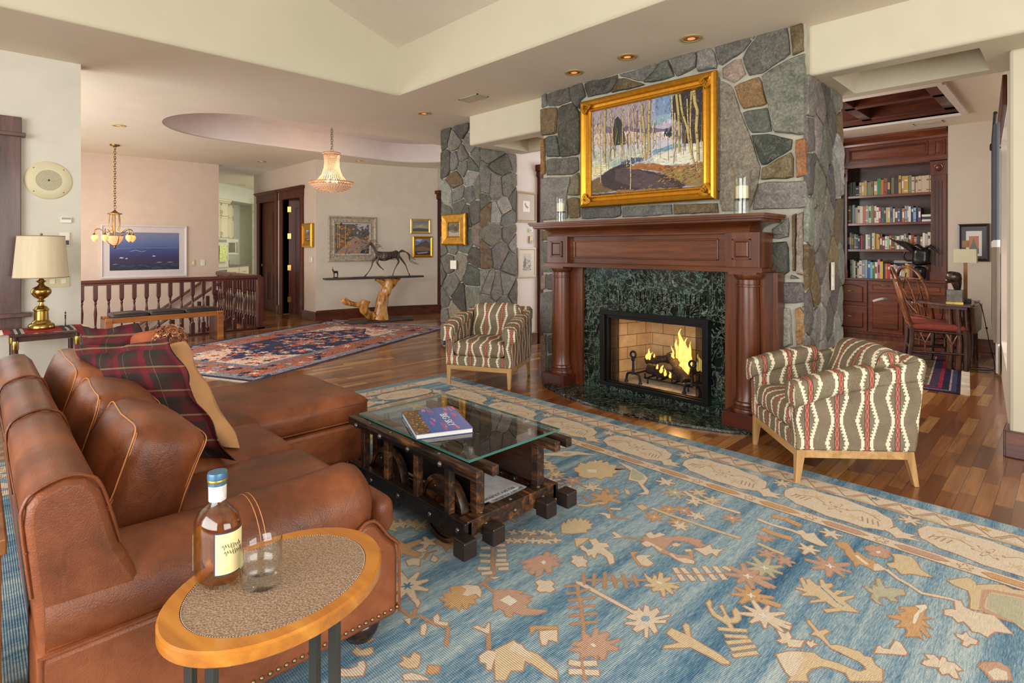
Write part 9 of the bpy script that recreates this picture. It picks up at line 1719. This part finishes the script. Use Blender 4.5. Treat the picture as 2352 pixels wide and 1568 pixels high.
def proto(cn, v):
    if (cn, v) in protos: return protos[(cn, v)]
    m = MB(); c = CN[cn]; m.col(c); m.box(0, 1, 0, 1, 0, 1); alt = random.Random(hash(cn) % 97 + v * 13)
    lc = [(226, 220, 200), (60, 50, 40), (190, 160, 90), (230, 226, 214)][(len(cn) + v) % 4] if cn not in ('white', 'cream', 'sand') else [(120, 100, 80), (60, 70, 110), (150, 60, 50), (90, 84, 76)][(len(cn) + v) % 4]
    if v != 2:
        m.col(lc); z = [.62, .3, 0, .7][v]; h = [.18, .42, 0, .08][v]
        m.quad((.16, -.006, z), (.84, -.006, z), (.84, -.006, z + h), (.16, -.006, z + h))
        if v == 3: m.quad((.05, -.006, .12), (.95, -.006, .12), (.95, -.006, .17), (.05, -.006, .17))
    me = bpy.data.meshes.new('book'); o = m.build('book_proto', BK); me = o.data; me.name = 'book'; bpy.data.objects.remove(o); protos[(cn, v)] = me; return me
rn = random.Random(31)
for row, z, cols, xs, hs_, xe in ROWS:
    n = len(cols); ws = [rn.uniform(.7, 1.35) for _ in cols]; k = (xe - xs) / sum(ws); x = xs
    for i, (cn, h) in enumerate(zip(cols, hs_)):
        w_ = ws[i] * k; o = bpy.data.objects.new('book', proto(cn, rn.randrange(4))); COL.objects.link(o); dep = rn.uniform(.15, .19)
        o.location = (x + .0008, FY + .035 + rn.uniform(0, .02), z + .0005); o.scale = (w_ - .0016, dep, h)
        pos = WORD[i] + ' from the left' if i < n / 2 else ('last' if i == n - 1 else WORD[n - 1 - i] + ' from the right')
        pos = pos if i != n - 1 else 'at the right end'
        tag(o, '%s book on the %s bookcase shelf, %s' % (cn, row, pos), 'book', 'books on the %s shelf' % row); x += w_
for j, zz in enumerate((0, .035, .068)):
    o = bpy.data.objects.new('book', proto(('white', 'black', 'white')[j], 2)); COL.objects.link(o); o.location = (-1.51, FY + .04, SH[2] + .0005 + zz); o.scale = (.11, .16, .030); tag(o, 'book lying flat at the right of the second shelf, %s of its stack' % ('bottom', 'middle', 'top')[j], 'book', 'flat stack on the second shelf')
for j, (zz, c_) in enumerate(((.235, 'light blue'), (.252, 'tan'))):
    o = bpy.data.objects.new('book', proto(c_, 2)); COL.objects.link(o); o.location = (-1.84, FY + .05, SH[0] + .001 + zz); o.scale = (.30, .15, .015); tag(o, ('blue', 'tan')[j] + ' book lying flat across the upright ones on the lowest shelf', 'book', 'flat books on the lowest shelf')
# bronze eagle-like sculpture on the bookcase counter
BRZ = plain('dark_green_bronze', (26, 26, 24), .3, .6, var=.2, vscale=30, coat=.3)
re_ = thing('bronze_sculpture', 'dark bronze swooping bird sculpture with long raised wing before the books', 'sculpture', (-1.52, 9.44, .9065))
m = MB(); m.rbox((0, 0, .10), (.14, .12, .20), .05, 8, wob=.02, seed=3); m.build('rock_base', BRZ, re_, smooth=80); m = MB(); m.rbox((.02, -.02, .33), (.20, .12, .24), .06, 8, wob=.03, seed=5); m.tube(spline([(.02, -.02, .42), (-.02, -.04, .47), (-.06, -.05, .46)], 5), [.05, .048, .045, .042, .04, .036, .032, .028, .022, .015, .005], 8); m.build('bird_body', BRZ, re_, smooth=80)
m = MB(); rn = random.Random(2)
for k in range(7): m.tube(spline([(-.02, -.02 + .01 * k, .36 + .012 * k), (-.15, -.03, .45 + .012 * k), (-.34 + .012 * k, -.04, .585 - .006 * k)], 6), [.020 - .0011 * i for i in range(13)], 6)
m.build('raised_wing', BRZ, re_, smooth=80); m = MB()
for k in range(6): m.tube(spline([(.05, 0, .42), (.11, -.02, .47), (.14 + .02 * k, -.02, .50 - .03 * k)], 4), [.018, .017, .016, .014, .012, .010, .008, .006, .003], 6)
m.tube(spline([(-.04, -.02, .28), (-.14, -.03, .27), (-.18, -.03, .33), (-.16, -.03, .39)], 5), .012, 6); m.build('tail_feathers', BRZ, re_, smooth=80)
# ---------------------------------------------------------------- kilim, drop-leaf table, twig chairs
rkm = thing('kilim_rug', 'dark striped tribal rug with white fringe under the library table', 'rug', (-1.48, 7.6, 0), math.radians(6)); K = Rug(.006); K.m.col((52, 40, 56)); K.m.prism([(-.62, -1.15), (.62, -1.15), (.62, 1.15), (-.62, 1.15)], .001, .006)
for d, c in ((.03, (60, 68, 96)), (.07, (150, 130, 130)), (.085, (40, 34, 60)), (.14, (130, 36, 50)), (.17, (60, 50, 70)), (.24, (150, 140, 130)), (.255, (90, 80, 62))): K.poly(c, [(-.62 + d, -1.15 + d), (.62 - d, -1.15 + d), (.62 - d, 1.15 - d), (-.62 + d, 1.15 - d)], False)
rn = random.Random(14)
for i in range(150): x, y = rn.uniform(-.34, .34), rn.uniform(-.86, .86); l = rn.uniform(.02, .07); K.poly(rn.choice([(44, 36, 48), (140, 124, 92), (96, 84, 64), (66, 52, 60), (120, 44, 52)]), [(x - l, y - .012), (x + l, y - .012), (x + l * .8, y + .012), (x - l * .7, y + .014)], False)
K.m.build('pile', HR, rkm); m = MB()
for s_ in (-1, 1):
    for i in range(110): y = -1.15 + 2.3 * i / 109; m.tube([(s_ * .62, y, .005), (s_ * .69, y + rn.uniform(-.012, .012), .003)], .0028, 3)
o = m.build('fringe', plain('rug_fringe', (226, 216, 198), .9), rkm); o['kind'] = 'stuff'
DLT = wood('dropleaf_wood', (52, 26, 16), (88, 50, 32), (116, 72, 50), 'y', .9, .3, .35)
rdt = thing('drop_leaf_table', 'dark wooden drop-leaf table on bundled log legs in the library', 'table', (-.95, 8.05, .0)); WD = World(rdt)
m = MB(); n = 28; P_ = [(-.78, 7.62), (-.78, 8.45)] + [(-1.0 - .33 * math.sin(PI * k / n), 8.47 - .86 * k / n) for k in range(n + 1)] ; m.prism(P_, .715, .74, 'xy'); WD(m, 'table_top', DLT, bevel=.004)
m = MB(); m.prism([(7.66, .712), (8.41, .712), (8.30, .42), (7.78, .42)], -.778, -.755, 'yz'); WD(m, 'hanging_leaf', DLT, bevel=.004); m = MB(); m.box(-1.15, -.82, 7.70, 8.36, .68, .714); WD(m, 'apron', DLT)
for x, y, r_ in ((-.98, 7.78, .035), (-.90, 7.76, .03), (-.84, 7.82, .035), (-.98, 8.28, .035), (-.90, 8.30, .03), (-.84, 8.26, .035)): m = MB(); m.tube([(x, y, .009), (x + .01, y, .3), (x - .005, y, .70)], [r_, r_ * .95, r_], 10); WD(m, 'leg', DLT, smooth=60)
TWG = NT('twig_wood'); v = TWG.coord(scale=(1, 1, .3)); TWG = TWG.fin(TWG.ramp(TWG.noise(v, 9, 4), [(.35, (64, 30, 16)), (.5, (122, 66, 32)), (.65, (176, 112, 58))]), .3, coat=.4); TWD = plain('dark_branch', (62, 38, 30), .35, var=.3, vscale=9, coat=.3); RSEAT = plain('red_seat_cloth', (150, 70, 60), .85, var=.12, vscale=40, bump=.2, bscale=200)
def twig_chair(loc, rz, label, arms=False, seed=1):
    """front faces local -y"""
    r = thing('twig_chair', label, 'chair', loc, rz, 'rustic twig chairs in the library'); rn = random.Random(seed)
    for x in (-.25, .25):
        m = MB(); m.tube(spline([(x, -.24, 0), (x + .01, -.24, .25), (x, -.23, .44)], 4), .024, 8); m.build('leg', TWD, r, smooth=60)
        m = MB(); m.tube(spline([(x * .9, .27, 0), (x * .9, .24, .30), (x * .92, .24, .46)], 4), .022, 8); m.build('leg', TWD, r, smooth=60)
    hoop = [(-.225, .24, .44), (-.27, .30, .66), (-.25, .36, .90), (-.15, .40, 1.06), (0, .415, 1.11), (.15, .40, 1.06), (.25, .36, .90), (.27, .30, .66), (.225, .24, .44)]
    m = MB(); m.tube(spline(hoop, 6), .019, 8); m.build('hoop_back', TWG, r, smooth=60)
    m = MB(); bk = lambda x, z: (x, .24 + .17 * min(1, (z - .44) / .6), z)
    m.tube([bk(-.24, .97), bk(.24, .97)], .012, 6); m.tube([bk(-.22, .5), bk(.22, .5)], .014, 6)
    for x0, z0, x1, z1 in ((-.12, .5, -.16, .97), (.1, .5, .17, .97), (-.02, .5, .02, .97)): m.tube(spline([bk(x0, z0), bk((x0 + x1) / 2 + rn.uniform(-.03, .03), (z0 + z1) / 2), bk(x1, z1)], 5), .010, 6)
    for i in range(13): x0, z0 = rn.uniform(-.22, .22), rn.uniform(.5, .9); x1, z1 = max(-.24, min(.24, x0 + rn.uniform(-.22, .22))), min(1.06, z0 + rn.uniform(.1, .3)); m.tube(spline([bk(x0, z0), bk((x0 + x1) / 2 + rn.uniform(-.02, .02), (z0 + z1) / 2 + rn.uniform(-.02, .02)), bk(x1, z1)], 4), .0065, 6)
    m.build('woven_twigs', TWG, r, smooth=60)
    m = MB(); m.rbox((0, -.0, .455), (.50, .50, .07), .032, 12, (0, 0, .03)); m.build('seat_cushion', RSEAT, r, smooth=179); m = MB()
    for a, b in (((-.25, -.24, .40), (.25, -.24, .40)), ((-.25, -.24, .40), (-.23, .24, .41)), ((.25, -.24, .40), (.23, .24, .41)), ((-.23, .24, .41), (.23, .24, .41)), ((-.25, -.24, .18), (-.22, .25, .17)), ((.25, -.24, .18), (.22, .25, .17)), ((-.25, -.24, .15), (.25, -.24, .15)), ((-.22, .25, .2), (.22, .25, .2))): m.tube([a, b], .014, 7)
    m.build('stretcher', TWD, r, smooth=60)
    for s_ in (-1, 1):
        for y in (-.12, .12): m = MB(); m.tube([(s_ * .24, y, .18), (s_ * .24, y, .27), (s_ * .24, y - .05, .39)], .009, 6); m.tube([(s_ * .24, y, .27), (s_ * .24, y + .05, .39)], .009, 6); m.build('forked_twig', TWG, r, smooth=60)
    m = MB()
    for s_ in (-1, 1): m.tube(spline([(s_ * .27, .32, .72), (s_ * .31, .1, .66), (s_ * .30, -.22, .64)], 5), .016, 7); m.tube([(s_ * .30, -.22, .64), (s_ * .25, -.23, .42)], .014, 7)
    if arms:
        m.build('armrest', TWD, r, smooth=60); m = MB()
        for s_ in (-1, 1):
            for k in range(6): y = -.18 + k * .07; m.tube([(s_ * .25, y, .42), (s_ * .30, y, .655)], .006, 5)
        m.build('arm_spindles', TWG, r, smooth=60)
    return r
twig_chair((-1.13, 7.93, .009), math.radians(-75) + PI, 'nearer twig-back chair with a red cushion, facing the library table', False, 3)
twig_chair((-1.18, 8.62, .009), math.radians(-75) + PI + .5, 'farther twig armchair with red cushion, behind the library table', True, 8)
# lamp and head sculpture on the table
rdl = thing('table_lamp', 'small desk lamp with a rectangular cream shade on the library table', 'lamp', (-.90, 8.32, .7405)); m = MB(); m.box(-.05, .05, -.05, .05, 0, .02); m.build('lamp_base', plain('lamp_bronze', (110, 80, 44), .35, .7), rdl, bevel=.003); m = MB(); m.box(-.018, .018, -.008, .008, .02, .44); m.box(-.03, .03, -.01, .01, .62, .70); m.box(-.022, .022, -.02, .02, .64, .68); m.build('flat_stem', plain('lamp_bronze', (110, 80, 44), .35, .7), rdl); m = MB(); q = lambda z, s_: [(-.105 * s_, -.06 * s_, z), (.105 * s_, -.06 * s_, z), (.105 * s_, .06 * s_, z), (-.105 * s_, .06 * s_, z)]
a, b = q(.44, 1), q(.60, .98); m.add(a + b, [(0, 1, 5, 4), (1, 2, 6, 5), (2, 3, 7, 6), (3, 0, 4, 7), (4, 5, 6, 7)]); m.build('lamp_shade', plain('shade_cream', (214, 206, 172), .85, var=.02), rdl)
rhd = thing('head_sculpture', 'rough bronze bison head sculpture on a grey stone block', 'sculpture', (-.93, 7.78, .7405)); m = MB(); m.box(-.075, .075, -.055, .055, 0, .02); m.build('brass_foot', BRASS, rhd); m = MB(); m.box(-.07, .07, -.05, .05, .02, .15); m.build('stone_block', plain('grey_marble_block', (112, 106, 98), .4, var=.2, vscale=16), rhd, bevel=.003)
m = MB(); m.rbox((-.015, 0, .29), (.13, .10, .15), .05, 10, wob=.035, seed=7); m.tube([(.02, 0, .15), (.01, 0, .24)], [.03, .05], 8); m.rbox((-.06, 0, .25), (.07, .05, .06), .025, 6, wob=.01, seed=2); m.build('bronze_head', plain('brown_bronze', (90, 78, 66), .3, .8, var=.4, vscale=40, bump=.6, bscale=40), rhd, smooth=80)
rbx = thing('trinket_box', 'small dark box and white stone beside the lamp on the library table', 'box', (-.84, 7.95, .7405)); m = MB(); m.box(-.03, .03, -.02, .02, 0, .035); m.build('box_body', BLACK, rbx, bevel=.003)
m = MB(); m.tube(spline([(-.80, 8.1, .745), (-.74, 8.05, .72), (-.70, 8.0, .55), (-.66, 8.0, .3), (-.62, 8.05, .03), (-.70, 8.1, .012), (-.85, 8.0, .012), (-.8, 7.9, .012), (-.65, 7.95, .012)], 8), .004, 6); m.ball((-.685, 8.0, .47), .012, 5); o = m.build('lamp_cord', BLACK, None, smooth=60); tag(o, 'black lamp cord hanging from the library table to the floor', 'cord')
def lib_print(c):
    c.poly((60, 56, 58), [(0, 0), (1, 0), (1, 1), (0, 1)]); s = sub(c, (.2, .08, .84, .86)); s.poly((212, 206, 204), [(0, 0), (1, 0), (1, 1), (0, 1)]); s = sub(c, (.32, .15, .72, .70)); s.poly((176, 110, 76), [(0, .3), (1, .3), (1, 1), (0, 1)]); s.poly((96, 110, 84), [(.1, .3), (.5, .9), (.8, .3)]); s.poly((90, 90, 120), [(0, 0), (1, 0), (1, .3), (0, .3)])
picture('dark framed print with a pale mat on the library wall by the lamp', (-.935, 9.395, 1.18), 0, .32, .49, [(0, 0), (0, .025), (.02, .03), (.035, .02), (.035, 0)], plain('black_frame', (34, 26, 26), .35, coat=.2), lib_print, PRINT)
# curtains at the library window
rcu = thing('curtain', 'dark-topped taupe curtain hanging at the right edge of the library window', 'curtain', (-.53, 7.95, 0)); 
def fold(z0, z1, y0, y1, mat, nm, off=-.06, amp=.02, f=26):
    m = MB(); m.grid(lambda u, v: (lx(y0 + (y1 - y0) * u) + off + amp * math.sin(u * f * PI), y0 + (y1 - y0) * u, z0 + (z1 - z0) * v), 200, 4); return m.build(nm, mat, rcu, smooth=179, origin=(-.53, 7.95, 0))
fold(1.42, 2.40, 6.1, 8.05, plain('curtain_slate', (48, 52, 62), .7, var=.08), 'curtain_top'); fold(1.36, 1.42, 6.1, 8.05, plain('curtain_band', (196, 190, 182), .5), 'curtain_band', amp=.022); fold(.55, 1.36, 6.1, 8.05, plain('curtain_taupe', (120, 106, 90), .8, var=.05), 'curtain_lower'); fold(.04, 1.3, 7.6, 8.22, plain('sheer_white', (206, 196, 192), .8, var=.03), 'sheer', off=-.03, f=10, amp=.015)
WCu = World(rcu); m = MB(); m.tube([(lx(6.0) - .07, 6.0, 2.46), (lx(8.12) - .07, 8.12, 2.46)], .014, 10); m.ball((lx(8.12) - .07, 8.13, 2.46), .025, 8); WCu(m, 'curtain_rod', IRON, smooth=60); m = MB(); m.tube([(lx(8.1) - .07, 8.10, 2.46), (lx(8.1) - .001, 8.10, 2.46)], .010, 8); WCu(m, 'rod_bracket', IRON, smooth=60)
for k in range(6): m = MB(); y = 7.80 + k * .05; m.tube([(lx(y) - .07 + .022 * math.cos(a), y, 2.45 + .026 * math.sin(a)) for a in [2 * PI * j / 12 for j in range(12)]], .003, 5, closed=True); WCu(m, 'curtain_ring', IRON, smooth=60)
m = MB(); m.prism([(lx(5.9) - .03, 5.9), (lx(8.2) - .03, 8.2), (lx(8.2) - .002, 8.2), (lx(5.9) - .002, 5.9)], 2.50, 2.74, 'xy'); struct(m.build('trim_window_library', MAH, bevel=.006))
